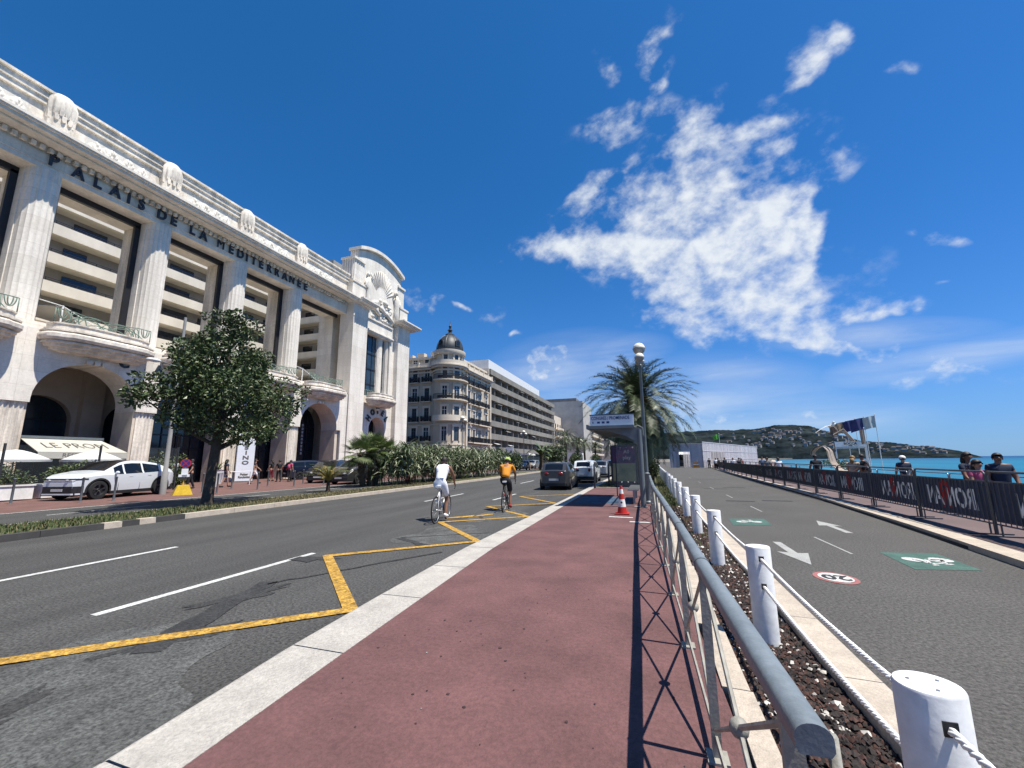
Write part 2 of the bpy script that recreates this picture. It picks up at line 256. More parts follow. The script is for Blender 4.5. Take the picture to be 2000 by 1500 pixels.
class MB:
    def __init__(s): s.v = []; s.f = []; s.m = []; s.k = 0
    def add(s, vs, fs, mtx=None):
        n = len(s.v)
        s.v += [tuple(mtx @ V(v)) for v in vs] if mtx is not None else [tuple(v) for v in vs]
        s.f += [tuple(i+n for i in q) for q in fs]; s.m += [s.k]*len(fs); return s
    def box(s, x0, x1, y0, y1, z0, z1, mtx=None):
        return s.add([(x0,y0,z0),(x1,y0,z0),(x1,y1,z0),(x0,y1,z0),(x0,y0,z1),(x1,y0,z1),(x1,y1,z1),(x0,y1,z1)],
                     [(0,3,2,1),(4,5,6,7),(0,1,5,4),(1,2,6,5),(2,3,7,6),(3,0,4,7)], mtx)
    def quad(s, *p): return s.add(p, [tuple(range(len(p)))])
    def prism(s, poly, h0, h1, mtx=None):       # poly in xy, extruded in z
        n = len(poly)
        return s.add([(x,y,h0) for x,y in poly]+[(x,y,h1) for x,y in poly], [tuple(range(n-1,-1,-1)), tuple(range(n,2*n))]+[(i,(i+1)%n,n+(i+1)%n,n+i) for i in range(n)], mtx)
    def tube(s, pts, rad, n=8, caps=True, closed=False):
        pts = [V(p) for p in pts]; k = len(pts); rs = rad if isinstance(rad, (list, tuple)) else [rad]*k
        rings = []; up = None
        for i, p in enumerate(pts):
            a = pts[(i-1) % k] if (closed or i > 0) else p; b = pts[(i+1) % k] if (closed or i < k-1) else p
            t = (b-a).normalized()
            if up is None: up = V((0,0,1)) if abs(t.z) < .9 else V((1,0,0))
            x = up.cross(t); x = x.normalized() if x.length > 1e-6 else V((1,0,0)); up = t.cross(x)
            rings.append([p+(x*cos(2*pi*j/n)+up*sin(2*pi*j/n))*rs[i] for j in range(n)])
        vs = [v for q in rings for v in q]; fs = []
        for i in range(k if closed else k-1):
            for j in range(n):
                fs.append((i*n+j, i*n+(j+1)%n, ((i+1)%k)*n+(j+1)%n, ((i+1)%k)*n+j))
        if caps and not closed: fs += [tuple(range(n-1,-1,-1)), tuple((k-1)*n+j for j in range(n))]
        return s.add(vs, fs)
    def lathe(s, prof, n=16, c=(0,0,0), a0=0.0, a1=2*pi, mtx=None):   # prof: (radius, z)
        full = abs(a1-a0-2*pi) < 1e-6; cols = n if full else n+1; vs = []; fs = []
        for rr, z in prof:
            for j in range(cols):
                a = a0+(a1-a0)*j/n; vs.append((c[0]+rr*cos(a), c[1]+rr*sin(a), c[2]+z))
        for i in range(len(prof)-1):
            for j in range(n):
                j2 = (j+1) % cols; fs.append((i*cols+j, i*cols+j2, (i+1)*cols+j2, (i+1)*cols+j))
        return s.add(vs, fs, mtx)
    def ball(s, c, rx, ry=None, rz=None, n=10, m=6, mtx=None):
        ry = ry or rx; rz = rz or rx; vs = []; fs = []
        for i in range(m+1):
            for j in range(n): vs.append((c[0]+rx*sin(pi*i/m)*cos(2*pi*j/n), c[1]+ry*sin(pi*i/m)*sin(2*pi*j/n), c[2]-rz*cos(pi*i/m)))
        for i in range(m):
            for j in range(n): fs.append((i*n+j, i*n+(j+1)%n, (i+1)*n+(j+1)%n, (i+1)*n+j))
        return s.add(vs, fs, mtx)
    def grid(s, nu, nv, fn, flip=False):
        vs = [fn(i/nu, j/nv) for i in range(nu+1) for j in range(nv+1)]; w_ = nv+1
        fs = [(i*w_+j, (i+1)*w_+j, (i+1)*w_+j+1, i*w_+j+1) for i in range(nu) for j in range(nv)]
        return s.add(vs, [q[::-1] for q in fs] if flip else fs)
    def strip(s, left, right, z):               # ground sheet between two polylines with equal point count
        n = len(left)
        return s.add([(x,y,z) for x,y in left]+[(x,y,z) for x,y in right], [(i, n+i, n+i+1, i+1) for i in range(n-1)])
    def build(s, name, mats, parent=None, smooth=30, label=None, cat=None, group=None, kind=None, loc=None):
        me = bpy.data.meshes.new(name); me.from_pydata(s.v, [], s.f)
        ms = mats if isinstance(mats, (list, tuple)) else [mats]
        for q in ms: me.materials.append(MATS[q])
        if len(ms) > 1: me.polygons.foreach_set('material_index', s.m)
        if smooth is not None:
            me.polygons.foreach_set('use_smooth', [True]*len(me.polygons))
            if smooth < 180: me.set_sharp_from_angle(angle=radians(smooth))
        me.update()
        o = bpy.data.objects.new(name, me); COL.objects.link(o)
        if parent:
            o.parent = parent
            if parent.get('_w') and not s.__dict__.get('local'):
                xr, md = parent['_w'][0], parent.get('_m', ''); l = V(wmap(parent['_w'], xr, md))
                for v_ in me.vertices: v_.co = V(wmap(v_.co, xr, md))-l
            if parent.get('_w'): o['_w'] = parent['_w']; o['_m'] = parent.get('_m', '')
        elif not s.__dict__.get('local'):
            for v_ in me.vertices: v_.co.x, v_.co.y = pt(v_.co.x, v_.co.y)
        tag(o, label, cat, group, kind)
        return o
def tag(o, label=None, cat=None, group=None, kind=None):
    if label: o['label'] = label
    if cat: o['category'] = cat
    if group: o['group'] = group
    if kind: o['kind'] = kind
def thing(name, label, cat, loc=(0,0,0), rz=0, group=None, world=False, mode=''):
    # world=True: parts are given in world coordinates and shifted to the thing's base
    o = bpy.data.objects.new(name, None); COL.objects.link(o); o.location = wmap(loc, loc[0], mode) if world else (*pt(loc[0], loc[1]), loc[2]); o.rotation_euler = (0,0,rz); o.empty_display_size = .2
    if world: o['_w'] = tuple(loc); o['_m'] = mode
    tag(o, label, cat, group); return o
def dup(o, loc=None, rz=None, label=None, group=None, parent=None, scale=None):
    c = o.copy(); COL.objects.link(c)
    if parent: c.parent = parent
    if loc is not None: c.location = loc
    if rz is not None: c.rotation_euler = (0,0,rz)
    if scale is not None: c.scale = (scale,)*3 if isinstance(scale, (int, float)) else scale
    if label: c['label'] = label
    if group: c['group'] = group
    for ch in list(o.children): dup(ch, parent=c)
    return c
def T_(x, y, z): return Matrix.Translation((x, y, z))
def RZ(a): return Matrix.Rotation(a, 4, 'Z')
# facing(+X) text: local x -> -y ... seen from +X looking to -X, reading direction is +Y (to the viewer's right)
FACE_X = Matrix(((0,0,1,0),(1,0,0,0),(0,1,0,0),(0,0,0,1)))     # text x->Y, text y->Z, normal->X
FACE_mY = Matrix(((1,0,0,0),(0,0,-1,0),(0,1,0,0),(0,0,0,1)))   # text x->X, text y->Z, normal->-Y
def lerp(pts, y):
    for (y0, x0), (y1, x1) in zip(pts, pts[1:]):
        if y <= y1: return x0+(x1-x0)*(y-y0)/(y1-y0)
    return pts[-1][1]
TXT = {}
def tx(k, *a, **b): TXT[k] = text(*a, **b)
for ch in 'PALISDEMTRNÉCOH': tx('b'+ch, ch, 1.12, .05, {'M': .0, 'N': .012, 'R': .018}.get(ch, .034))
tx('prom', 'LE PROM', 1.0, .004, -.018, .12); tx('resto', 'RESTAURANT', .3, .004, .004)
tx('casino', 'C\nA\nS\nI\nN\nO', .62, .01, .02); tx('casino2', 'Poker\nRoulette', .30, .01, .012)
tx('iron', 'IRON', .47, .0008, .012, .12); tx('an', 'AN', .47, .0008, .012, .12); tx('m', 'M', .47, .0008, .024, .12)
tx('congres', 'CONGRÈS / PROMENADE', .145, .002, .002, 0, 'LEFT'); tx('bocca', 'BOCCA', .34, .01, .012); tx('mar', 'MAR', .16, .01, .004)
tx('20', '20', .34, .0008, .008); tx('lines', '5  9  10', .10, .002, .002, 0, 'LEFT'); tx('all', 'All', .26, .002, .0); tx('play', 'play', .26, .002, .0)
tx('N', 'ARRET', .09, .001, .002)
# ================================================================ ground, roads, sea, hills
def struct(mb, name, mats, smooth=None): return mb.build(name, mats, smooth=smooth, kind='structure')
KR = [(-6,-2.05),(0,-2.16),(1.5,-2.27),(2.8,-2.38),(6.1,-2.62),(19,-2.86),(40,-2.9),(300,-2.9)]   # kerb, paving side
KL = [(-6,-2.45),(0,-2.62),(1.5,-2.77),(2.8,-2.96),(6.1,-3.17),(19,-3.26),(40,-3.3),(300,-3.3)]   # kerb, road side
BK = [(-6,3.55),(0,3.95),(7.4,4.59),(10.1,4.95),(16.9,5.63),(32,6.58),(55,8.0),(80,10.2),(120,17),(200,40)]      # bike-path kerb
ED = [(-30,9.5),(0,10.5),(20,12),(40,14.5),(60,18.5),(80,23.5),(120,33),(200,52),(400,100),(700,180),(1200,310),(1800,520)]
ML = [(-40,-12.9),(30,-12.9),(60,-14.2),(300,-14.2)]
def poly(c, ys, dx=0): return [(lerp(c, y)+dx, y) for y in ys]
YS = [-6,-3,0,1.5,2.8,4.5,6.1,9,12,16,19,25,32,40,55,80,120,200]
b = MB(); b.box(-3000, 9.4, -300, 3000, -8, -.30)      # land: one sheet that reaches the horizon
ys = [-300,-30,0,20,40,60,80,120,200,400,700,1200,1800,3000]
E2 = lambda y: lerp(ED, y) if y < 1800 else 520+(y-1800)*.5
vs = [(9.4-.2, y, -.302) for y in ys]+[(E2(y), y, -.302) for y in ys]+[(E2(y), y, -5) for y in ys]; n = len(ys)
b.add(vs, [(i, n+i, n+i+1, i+1) for i in range(n-1)]+[(n+i, 2*n+i, 2*n+i+1, n+i+1) for i in range(n-1)])
struct(b, 'ground', 'earth')
b = MB(); xs = [-200, 0, 20, 60, 150, 400, 1000, 2500, 6000, 14000]; yy = [-3000, -200, 0, 30, 80, 200, 600, 1500, 4000, 14000]
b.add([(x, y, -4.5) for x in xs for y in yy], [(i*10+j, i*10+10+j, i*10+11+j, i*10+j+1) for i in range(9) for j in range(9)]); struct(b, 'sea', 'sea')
b = MB(); yb = [-100,0,20,40,60,80,120,200,400,700,1200]
b.add([(E2(y)-.5, y, -3.2) for y in yb]+[(E2(y)+9, y, -4.9) for y in yb], [(i, 11+i, 12+i, i+1) for i in range(10)]); struct(b, 'beach', 'beach')
Z0 = -.12
b = MB(); yr = [-40]+YS+[300]; KLc = lambda y: lerp(KL, max(y, -6))
b.strip([(lerp(ML, y), y) for y in yr], [(KLc(y)+.02, y) for y in yr], Z0); struct(b, 'road', 'asphalt')
b = MB(); b.k = 0                                      # old worn surface by the kerb, laid as its own patches
for (cx, cy, rx, ry) in ((-4.1, 1.6, 1.05, 1.1), (-4.35, 7.6, .85, 1.1), (-4.3, 10.6, .8, 1.3)):
    pts = []
    for i in range(40):
        a = 2*pi*i/40; k = 1+.16*sin(3*a+cx)+.12*sin(5*a+cy)+R.uniform(-.06, .06)
        pts.append((cx+cos(a)*rx*k, cy+sin(a)*ry*k, Z0+.004))
    b.quad(*pts)
struct(b, 'road_patch', 'asphalt_worn')
b = MB()
def seam(pts, w0):
    L_, Rr = [], []
    for i, p in enumerate(pts):
        a = V(pts[max(i-1, 0)]); c = V(pts[min(i+1, len(pts)-1)]); d = (c-a).normalized(); q = V((-d.y, d.x)); ww = w0*R.uniform(.75, 1.25)/2
        L_.append((p[0]+q.x*ww, p[1]+q.y*ww)); Rr.append((p[0]-q.x*ww, p[1]-q.y*ww))
    b.strip(L_, Rr, Z0+.0085)
def sub(a, c, n=9, j=.03): return [(a[0]+(c[0]-a[0])*i/n+R.uniform(-j, j), a[1]+(c[1]-a[1])*i/n+R.uniform(-j, j)) for i in range(n+1)]
seam(sub((-4.15, 2.2), (-4.95, 3.95), 9, .05), .26); seam(sub((-4.9, 3.85), (-3.6, 6.1), 12), .055); seam(sub((-5.3, 4.95), (-5.75, 4.95), 4), .20)
seam(sub((-5.1, 6.9), (-4.0, 6.4), 8), .15); seam(sub((-5.1, 6.95), (-3.5, 8.0), 9), .05); seam(sub((-4.9, 10.4), (-4.3, 9.6), 6), .1)
seam(sub((-4.0, 13.2), (-3.35, 13.7), 6), .22)
struct(b, 'tar_seam', 'tar')
b = MB()
for (cx, cy, rx_, ry_, a_) in ((-3.95, 1.05, .16, .62, .35), (-4.2, 2.5, .13, .5, -.5), (-4.75, 3.4, .15, .5, -.4), (-4.05, 13.4, .2, .5, -1.0), (-5.4, 5.05, .35, .12, .3)):
    pts = []
    for i in range(44):
        a = 2*pi*i/44; k = 1+.2*sin(3*a+cx*9)+.15*sin(7*a+cy*5)+R.uniform(-.16, .16); x, y = cos(a)*rx_*k, sin(a)*ry_*k
        pts.append((cx+x*cos(a_)-y*sin(a_), cy+x*sin(a_)+y*cos(a_), Z0+.0065))
    b.quad(*pts)
struct(b, 'road_stain', 'asphalt_dark')
# painted markings on the road
b = MB()
def line(a, c, w0, z, k=0):
    b.k = k; a = V(a); c = V(c); d = (c-a).normalized(); q = V((-d.y, d.x))*w0/2
    b.quad((a.x-q.x, a.y-q.y, z), (c.x-q.x, c.y-q.y, z), (c.x+q.x, c.y+q.y, z), (a.x+q.x, a.y+q.y, z))
for i in range(-1, 14):
    y = 2.5+i*12.0; dx = -.045*max(0, y-5)
    line((-5.72+dx, y), (-5.74+dx, y+2.85), .115, Z0+.004); line((-8.62, y-1.2), (-8.75, y+2.4), .12, Z0+.004)
for i in range(12): line((-16.9, 1.5+i*4.5), (-16.9, 4+i*4.5), .09, .008)
line((-18.7, -20), (-18.9, 80), .12, .008); line((-15.25, -20), (-15.3, 60), .08, .008)
struct(b, 'lane_marking', 'paint_white')
b = MB()
zz = [(-5.04,1.78),(-3.17,3.50),(-5.32,5.25),(-3.34,7.10),(-5.32,8.95),(-3.38,10.55),(-5.46,12.4),(-3.40,14.0),(-5.5,16.1),(-3.4,17.8)]
zz = [(-7.0, -.05)]+zz
for i, (a, c) in enumerate(zip(zz, zz[1:])):
    d = (V(c)-V(a)).normalized()*.05
    line((a[0]-d.x, a[1]-d.y), (c[0]+d.x, c[1]+d.y), .15 if i % 2 == 0 else .15, Z0+.0125+.0003*(i % 2))
b.k = 0; zt = Z0+.0125
for p in ([(-5.5,9.5),(-4.95,9.95),(-4.85,10.2),(-5.0,10.35),(-5.15,10.15),(-5.55,9.65)], [(-4.95,10.2),(-4.75,10.6),(-4.55,10.75),(-4.5,10.62),(-4.68,10.3),(-4.85,10.05)]):
    b.quad(*[(x, y, zt+.001) for x, y in p])
struct(b, 'bus_zigzag_marking', 'paint_yellow')
# kerb of the red pavement, pavement, planting strip, bike path, promenade
b = MB(); joints = [-6+1.22*i for i in range(50)]
for y0, y1 in zip(joints, joints[1:]):
    g = .007; x0, x1, x2, x3 = lerp(KL, y0), lerp(KR, y0), lerp(KL, y1), lerp(KR, y1); ya, yb_ = y0+g, y1-g
    b.add([(x0,ya,Z0-.1),(x1,ya,Z0-.1),(x3,yb_,Z0-.1),(x2,yb_,Z0-.1),(x0,ya,-.035),(x1,ya,.003),(x3,yb_,.003),(x2,yb_,-.035),(x0+.05,ya,-.012),(x2+.05,yb_,-.012)],
          [(0,3,7,4),(8,5,6,9),(4,8,9,7),(0,4,8,5,1),(2,6,9,7,3),(1,5,6,2)][0:6], None)
struct(b, 'kerb', 'kerb_white')
b = MB(); b.strip(poly(KL, YS, -.06), poly(KL, YS, .02), Z0+.004); struct(b, 'gutter', 'kerb_grey')
RB = [(-6,.42),(0,.36),(2.45,.32),(3.3,.27),(6.5,.16),(11.75,.02),(20,-.1),(40,-.1)]
b = MB(); ys = [y for y in YS if y <= 12]+[14, 16, 19, 20.6]
b.strip([(lerp(KR, y)-.01, y) for y in ys], [(lerp(RB, y)+.06, y) for y in ys], 0.0)
struct(b, 'pavement', 'red_paving')
# stains, gum and litter on the pavement
b = MB()
for i in range(110):
    x, y = R.uniform(-2.2, .1), R.uniform(1.4, 11)*R.random()+1.0; q = R.choice((.004, .005, .007, .012)); b.k = 0 if R.random() < .85 else 1
    if b.k == 1: q *= .6
    if i < 10: x, y, q, b.k = R.uniform(-1.75, -1.1), R.uniform(2.2, 3.5), R.uniform(.007, .016), 0
    b.quad(*[(x+cos(a)*q*R.uniform(.7, 1.2), y+sin(a)*q*R.uniform(.7, 1.2), .004) for a in [k*pi/4 for k in range(8)]])
struct(b, 'pavement_stain', ['stain', 'paint_grey'])
b = MB()
b.k = 0; b.box(-1.1, -.5, 10.30, 10.42, .003, .006); b.box(-.55, -.08, 9.62, 9.75, .003, .006); b.box(-.55, -.3, 12.78, 12.9, .003, .007)
struct(b, 'pavement_marking', 'paint_white')
b = MB(); b.quad((-2.6,13.2,.004),(-.7,13.2,.004),(-.7,15.8,.004),(-2.6,15.8,.004)); struct(b, 'bus_stop_box', 'paint_blue')
b = MB(); yk = [y for y in YS if y <= 80]; LKx = [(-6,.52),(0,.46),(3.3,.42),(6.5,.36),(11.75,.30),(14,.28),(80,.28)]
b2 = MB()
for y0, y1 in [(-3+1.0*i, -3+1.0*(i+1)-.008) for i in range(17)]:
    b.box(lerp(RB, y0)+.065, lerp(LKx, y0)+.09, y0, y1, -.2, .014)
struct(b, 'planter_kerb', 'kerb_stone')
b = MB(); b.strip([(lerp(LKx, y)+.08, y) for y in yk], [(1.14, y) for y in yk], -.055); struct(b, 'soil', 'soil')
b = MB()
for i in range(60):
    y0 = -4+1.05*i; b.box(1.12, 1.34, y0, y0+1.042, -.25, .03)
struct(b, 'path_kerb', 'kerb_stone')
b = MB(); b.strip([(1.33, y) for y in YS], poly(BK, YS, .05), 0.0); struct(b, 'bike_path', 'asphalt_path')
b = MB(); yp = [-6]+[y for y in YS if y > -6]
P4 = [[(lerp(BK, y)+.3, y, .10) for y in yp], [(lerp(BK, y)+1.75, y, .09) for y in yp], [(lerp(BK, y)+3.0, y, -.16) for y in yp], [(max(lerp(ED, y), lerp(BK, y)+3.1), y, -.18) for y in yp]]; n = len(yp)
b.add([p for q in P4 for p in q], [(k*n+i, (k+1)*n+i, (k+1)*n+i+1, k*n+i+1) for k in range(3) for i in range(n-1)]); struct(b, 'promenade', 'promenade_paving')
b = MB()
yj = [-6+1.1*i for i in range(110)]
for y0, y1 in zip(yj, yj[1:]):
    x0, x1 = lerp(BK, y0), lerp(BK, y1-.006)
    b.add([(x0,y0,-.1),(x0+.32,y0,-.1),(x1+.32,y1-.006,-.1),(x1,y1-.006,-.1),(x0,y0,.096),(x0+.32,y0,.104),(x1+.32,y1-.006,.104),(x1,y1-.006,.096)], [(0,3,2,1),(4,5,6,7),(0,1,5,4),(1,2,6,5),(2,3,7,6),(3,0,4,7)])
struct(b, 'promenade_kerb', 'kerb_stone')
b = MB(); b.strip(poly(BK, YS, -.015), poly(BK, YS, -.004), .002)
# lower dark course of that kerb
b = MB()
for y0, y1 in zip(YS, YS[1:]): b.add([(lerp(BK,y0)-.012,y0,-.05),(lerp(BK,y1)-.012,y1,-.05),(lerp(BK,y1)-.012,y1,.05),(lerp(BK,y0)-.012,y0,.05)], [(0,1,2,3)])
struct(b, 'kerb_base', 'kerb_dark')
b = MB()
for (x, y, l) in ((2.4,15.2,.9),(3.6,15.6,.9),(3.4,22,1.0),(2.4,21,1.0),(3.6,30,1.2),(2.6,30.5,1.0)): b.quad((x,y,.004),(x+l,y,.004),(x+l+.05,y+.28,.004),(x+.05,y+.28,.004))
struct(b, 'path_patch', 'tar')
# bike-path paint
b = MB(); q = .004
b.quad((1.66,9.85,q),(2.46,10.05,q),(2.55,11.07,q),(1.74,10.85,q)); b.quad((3.22,6.75,q),(4.0,6.95,q),(4.05,7.92,q),(3.3,7.76,q)); struct(b, 'bike_lane_panel', 'paint_green')
def bike_icon(b, ox, oy, a, s):
    def P(x, y): return (ox+(x*cos(a)-y*sin(a))*s, oy+(x*sin(a)+y*cos(a))*s, .0085)
    for cx in (-.45, .45):
        n = 18
        for i in range(n):
            t0, t1 = 2*pi*i/n, 2*pi*(i+1)/n; b.quad(P(cx+.32*cos(t0), .32*sin(t0)), P(cx+.32*cos(t1), .32*sin(t1)), P(cx+.05*cos(t1), .05*sin(t1)), P(cx+.05*cos(t0), .05*sin(t0)))
    for (x0,y0,x1,y1) in ((-.45,0,-.15,.5),(-.15,.5,.35,.5),(.35,.5,0,-.05),(0,-.05,-.15,.5),(.45,0,.3,.72),(.3,.72,.5,.75),(-.28,.6,-.02,.6),(-.45,0,0,-.05)):
        d = V((x1-x0, y1-y0)).normalized(); nx, ny = -d.y*.05, d.x*.05
        b.quad(P(x0+nx, y0+ny), P(x0-nx, y0-ny), P(x1-nx, y1-ny), P(x1+nx, y1+ny))
b = MB(); bike_icon(b, 2.1, 10.45, radians(15), .36); bike_icon(b, 3.68, 7.4, radians(-165), .40); struct(b, 'bike_symbol', 'paint_white')
b = MB(); q = .0045
def arrow(b, x, y0, y1, w1=.06, hw=.21, hl=.72):
    s = 1 if y1 > y0 else -1; b.quad((x-w1,y0,q),(x+w1,y0,q),(x+w1,y1-s*hl,q),(x+hw,y1-s*hl*1.05,q),(x,y1,q),(x-hw,y1-s*hl*1.05,q),(x-w1,y1-s*hl,q))
arrow(b, 2.03, 8.15, 6.6); arrow(b, 3.62, 9.5, 11.1); line((2.85, 7.5), (2.82, 8.85), .035, q)
for y in (12.5, 16.5, 21, 26, 32): line((2.85, y), (2.85, y+1.3), .035, q)
struct(b, 'path_marking', 'paint_grey')
b = MB(); cx, cy = 2.08, 6.0; b.k = 0; b.quad(*[(cx+.225*cos(a), cy+.255*sin(a), .0045) for a in [2*pi*i/28 for i in range(28)]])
b.k = 1; b.quad(*[(cx+.175*cos(a), cy+.20*sin(a), .0085) for a in [2*pi*i/28 for i in range(28)]])
b.k = 2; b.add(*TXT['20'], T_(cx, cy, .0125) @ RZ(pi) @ Matrix.Diagonal((.85, .8, 1, 1)))
struct(b, 'speed_marking', ['paint_red', 'paint_white', 'paint_black'])
# median, service road, plaza
b = MB(); ym = [-40, 0, 10, 20, 30, 45, 60, 90, 140, 250]
b.strip([(-15.0, y) for y in ym], [(lerp(ML, y)-.2, y) for y in ym], .01)
struct(b, 'lawn', 'lawn')
b = MB()
for i in range(300):
    y0 = -14+.35*i; y1 = y0+(.349 if i % 4 else .342); b.k = 1 if (y0 < 5.4 or 5.8 <= y0 < 6.2 or 6.5 <= y0 < 7.3) and y0 > 0 else 0; x0, x1 = lerp(ML, y0), lerp(ML, y1)
    b.add([(x0-.25,y0,-.3),(x0,y0,-.3),(x1,y1,-.3),(x1-.25,y1,-.3),(x0-.25,y0,.02),(x0-.03,y0,.02),(x1-.03,y1,.02),(x1-.25,y1,.02)], [(4,5,6,7),(0,1,5,4),(1,2,6,5),(2,3,7,6),(3,0,4,7)])
struct(b, 'median_kerb', ['kerb_stone', 'kerb_dark'])
b = MB(); b.strip([(-19, y) for y in ym], [(-14.98, y) for y in ym], .0); struct(b, 'service_road', 'asphalt')
b = MB(); b.strip([(-33.5, y) for y in ym], [(-18.98, y) for y in ym], .004); struct(b, 'plaza', 'plaza_red')
b = MB(); b.strip([(-60, y) for y in (44, 53, 200)], [(-32, y) for y in (44, 53, 200)], .008); struct(b, 'side_street', 'asphalt')
b = MB(); b.strip([(lerp(KR, y), y) for y in (20.6, 25, 32, 40, 55, 80)], [(.3, y) for y in (20.6, 25, 32, 40, 55, 80)], .006)
b.strip([(-.04, y) for y in (14.2, 17, 20.59)], [(.3, y) for y in (14.2, 17, 20.59)], .007); struct(b, 'verge_lawn', 'lawn')
b = MB(); b.quad((.30,13.5,-.045),(1.12,13.5,-.045),(1.12,60,-.045),(.30,60,-.045)); struct(b, 'verge_strip', 'lawn')
b = MB(); b.box(-2.9, -.1, 20.45, 20.6, -.1, .03); struct(b, 'pavement_edge', 'kerb_stone')
# gravel mulch and grass: nobody could count these
b = MB()
for i in range(15000):
    y = 1.0+13.0*R.random()**1.7; x = R.uniform(lerp(LKx, y)+.11, 1.10)
    s = R.uniform(.010, .024)*(1.0 if y < 6 else 1.5); b.k = 2 if R.random() < .075 else (1 if R.random() < .42 else 0)
    if b.k == 2: s *= R.choice((.7, .9, 1.25))
    if y > 8.5 and b.k == 2 and R.random() < .6: continue
    sx, sy, sz = s*R.uniform(.7, 1.3), s*R.uniform(.7, 1.3), s*R.uniform(.5, .9); a = R.uniform(0, 6.3)
    c, d = cos(a), sin(a); z = -.052+R.uniform(0, .012)
    pts = [(sx,0,0),(0,sy,0),(-sx*.9,sy*.15,0),(0,-sy,0),(R.uniform(-.3,.3)*sx,R.uniform(-.3,.3)*sy,sz),(sx*.5,sy*.5,sz*.8)]
    b.add([(x+p*c-q_*d, y+p*d+q_*c, z+r_) for p, q_, r_ in pts], [(0,5,4,3),(5,1,4),(1,2,4),(2,3,4),(0,1,5)])
b.build('gravel', ['stone_dark', 'stone_brown', 'stone_white'], smooth=None, kind='stuff')
b = MB()
def blades(b, n, fx, fy, hmin, hmax, z, gold=None, wd=.012):
    for i in range(n):
        x, y = fx(), fy(); h = R.uniform(hmin, hmax); a = R.uniform(0, 6.3); l = R.uniform(.1, .5)*h
        g = gold(x, y) if gold else .25; b.k = 1 if R.random() < g else 0
        ww = wd*R.uniform(.7, 1.4)
        b.add([(x-ww*sin(a), y+ww*cos(a), z), (x+ww*sin(a), y-ww*cos(a), z), (x+l*cos(a), y+l*sin(a), z+h)], [(0, 1, 2)])
gd = lambda x, y: min(.95, max(.30, (y-6)/5))
blades(b, 26000, lambda: R.uniform(-15.0, -13.12), lambda: -1+26*R.random()**1.5, .03, .095, .01, gd, .016)
blades(b, 3500, lambda: R.uniform(-2.7, .2), lambda: R.uniform(20.7, 34), .03, .09, .006, lambda x, y: .35, .016)
blades(b, 5500, lambda: R.uniform(.32, 1.1), lambda: 13.4+22*R.random()**1.4, .03, .10, -.045, lambda x, y: .25, .012)
blades(b, 500, lambda: R.uniform(.5, 1.1), lambda: R.uniform(6.5, 13.4), .03, .12, -.05, lambda x, y: .6, .010)
b.build('grass', ['grass_a', 'grass_b'], smooth=None, kind='stuff')
# hills across the bay
RID = [(-30,60),(-12,150),(-2,168),(3,172),(8.8,176),(11,172),(13.5,174),(15.2,188),(17.1,186),(18.6,172),(20.4,136),(21.6,112),(22.9,84),(24,76),(25.2,72),(27,52),(28.5,40),(29.8,26),(30.8,6),(31.2,-4),(33,-30)]
def ridge(az):
    for (a0, h0), (a1, h1) in zip(RID, RID[1:]):
        if az <= a1: return h0+(h1-h0)*max(0, (az-a0)/(a1-a0))
    return -30
from mathutils import noise as MN
def hill_z(az, d):
    base = ridge(az); t_ = (d-1950)/620; k = sin(min(1, max(0, t_))*pi/2)**.75 if d < 2570 else 1-(d-2570)/1800*.4
    n_ = MN.fractal(V((az*.9, d*.006, 3)), .8, 2.1, 6)*4.5+MN.fractal(V((az*7, d*.05, 1)), .7, 2.1, 4)*2.4
    return -8+(base*.95+8)*k*2570/2570+n_*(k > .05)*min(1, base/60+.25)*1.0
b = MB()
def hz(i, j):
    az = -30+63*i; d = 1950+1500*j**1.3; a = radians(az); return (d*sin(a), d*cos(a), hill_z(az, d))
b.grid(420, 40, hz, flip=False); b.build('hills', 'hill_forest', smooth=180, kind='structure')
# hillside houses
proto = None; cnt = 0
for q in range(900):
    if cnt >= 125: break
    az = R.uniform(9, 29); d = R.uniform(2030, 2500)
    z = hill_z(az, d)
    if z < 4 or z > .78*ridge(az) or R.random() < (.55 if az < 13 else 0): continue
    a = radians(az); x, y = d*sin(a), d*cos(a); wv, dv, hv = R.uniform(7, 19), R.uniform(7, 11), R.uniform(5, 11)
    b = MB(); b.local = True; b.k = 0; b.box(-wv/2, wv/2, -dv/2, dv/2, -8, hv); b.k = 1
    b.add([(-wv/2-.6,-dv/2-.6,hv),(wv/2+.6,-dv/2-.6,hv),(wv/2+.6,dv/2+.6,hv),(-wv/2-.6,dv/2+.6,hv),(-wv/4,0,hv+2.6),(wv/4,0,hv+2.6)], [(0,1,5,4),(1,2,5),(2,3,4,5),(3,0,4),(3,2,1,0)])
    b.k = 2
    for i in range(int(wv/4)):
        for zf in range(int(hv/3.4)): b.box(-wv/2+1.2+i*4, -wv/2+2.8+i*4, -dv/2-.12, -dv/2-.02, 1+zf*3.4, 2.7+zf*3.4)
    o = b.build('hillside_house', ['far_house', 'far_roof', 'recess_wall'], smooth=None, label='tiny pale house with low roof among the trees of the far hillside', cat='house', group='houses on the far hillside')
    o.location = (*pt(x, y), z); o.rotation_euler = (0, 0, -a+R.uniform(-1.2, .3)); cnt += 1
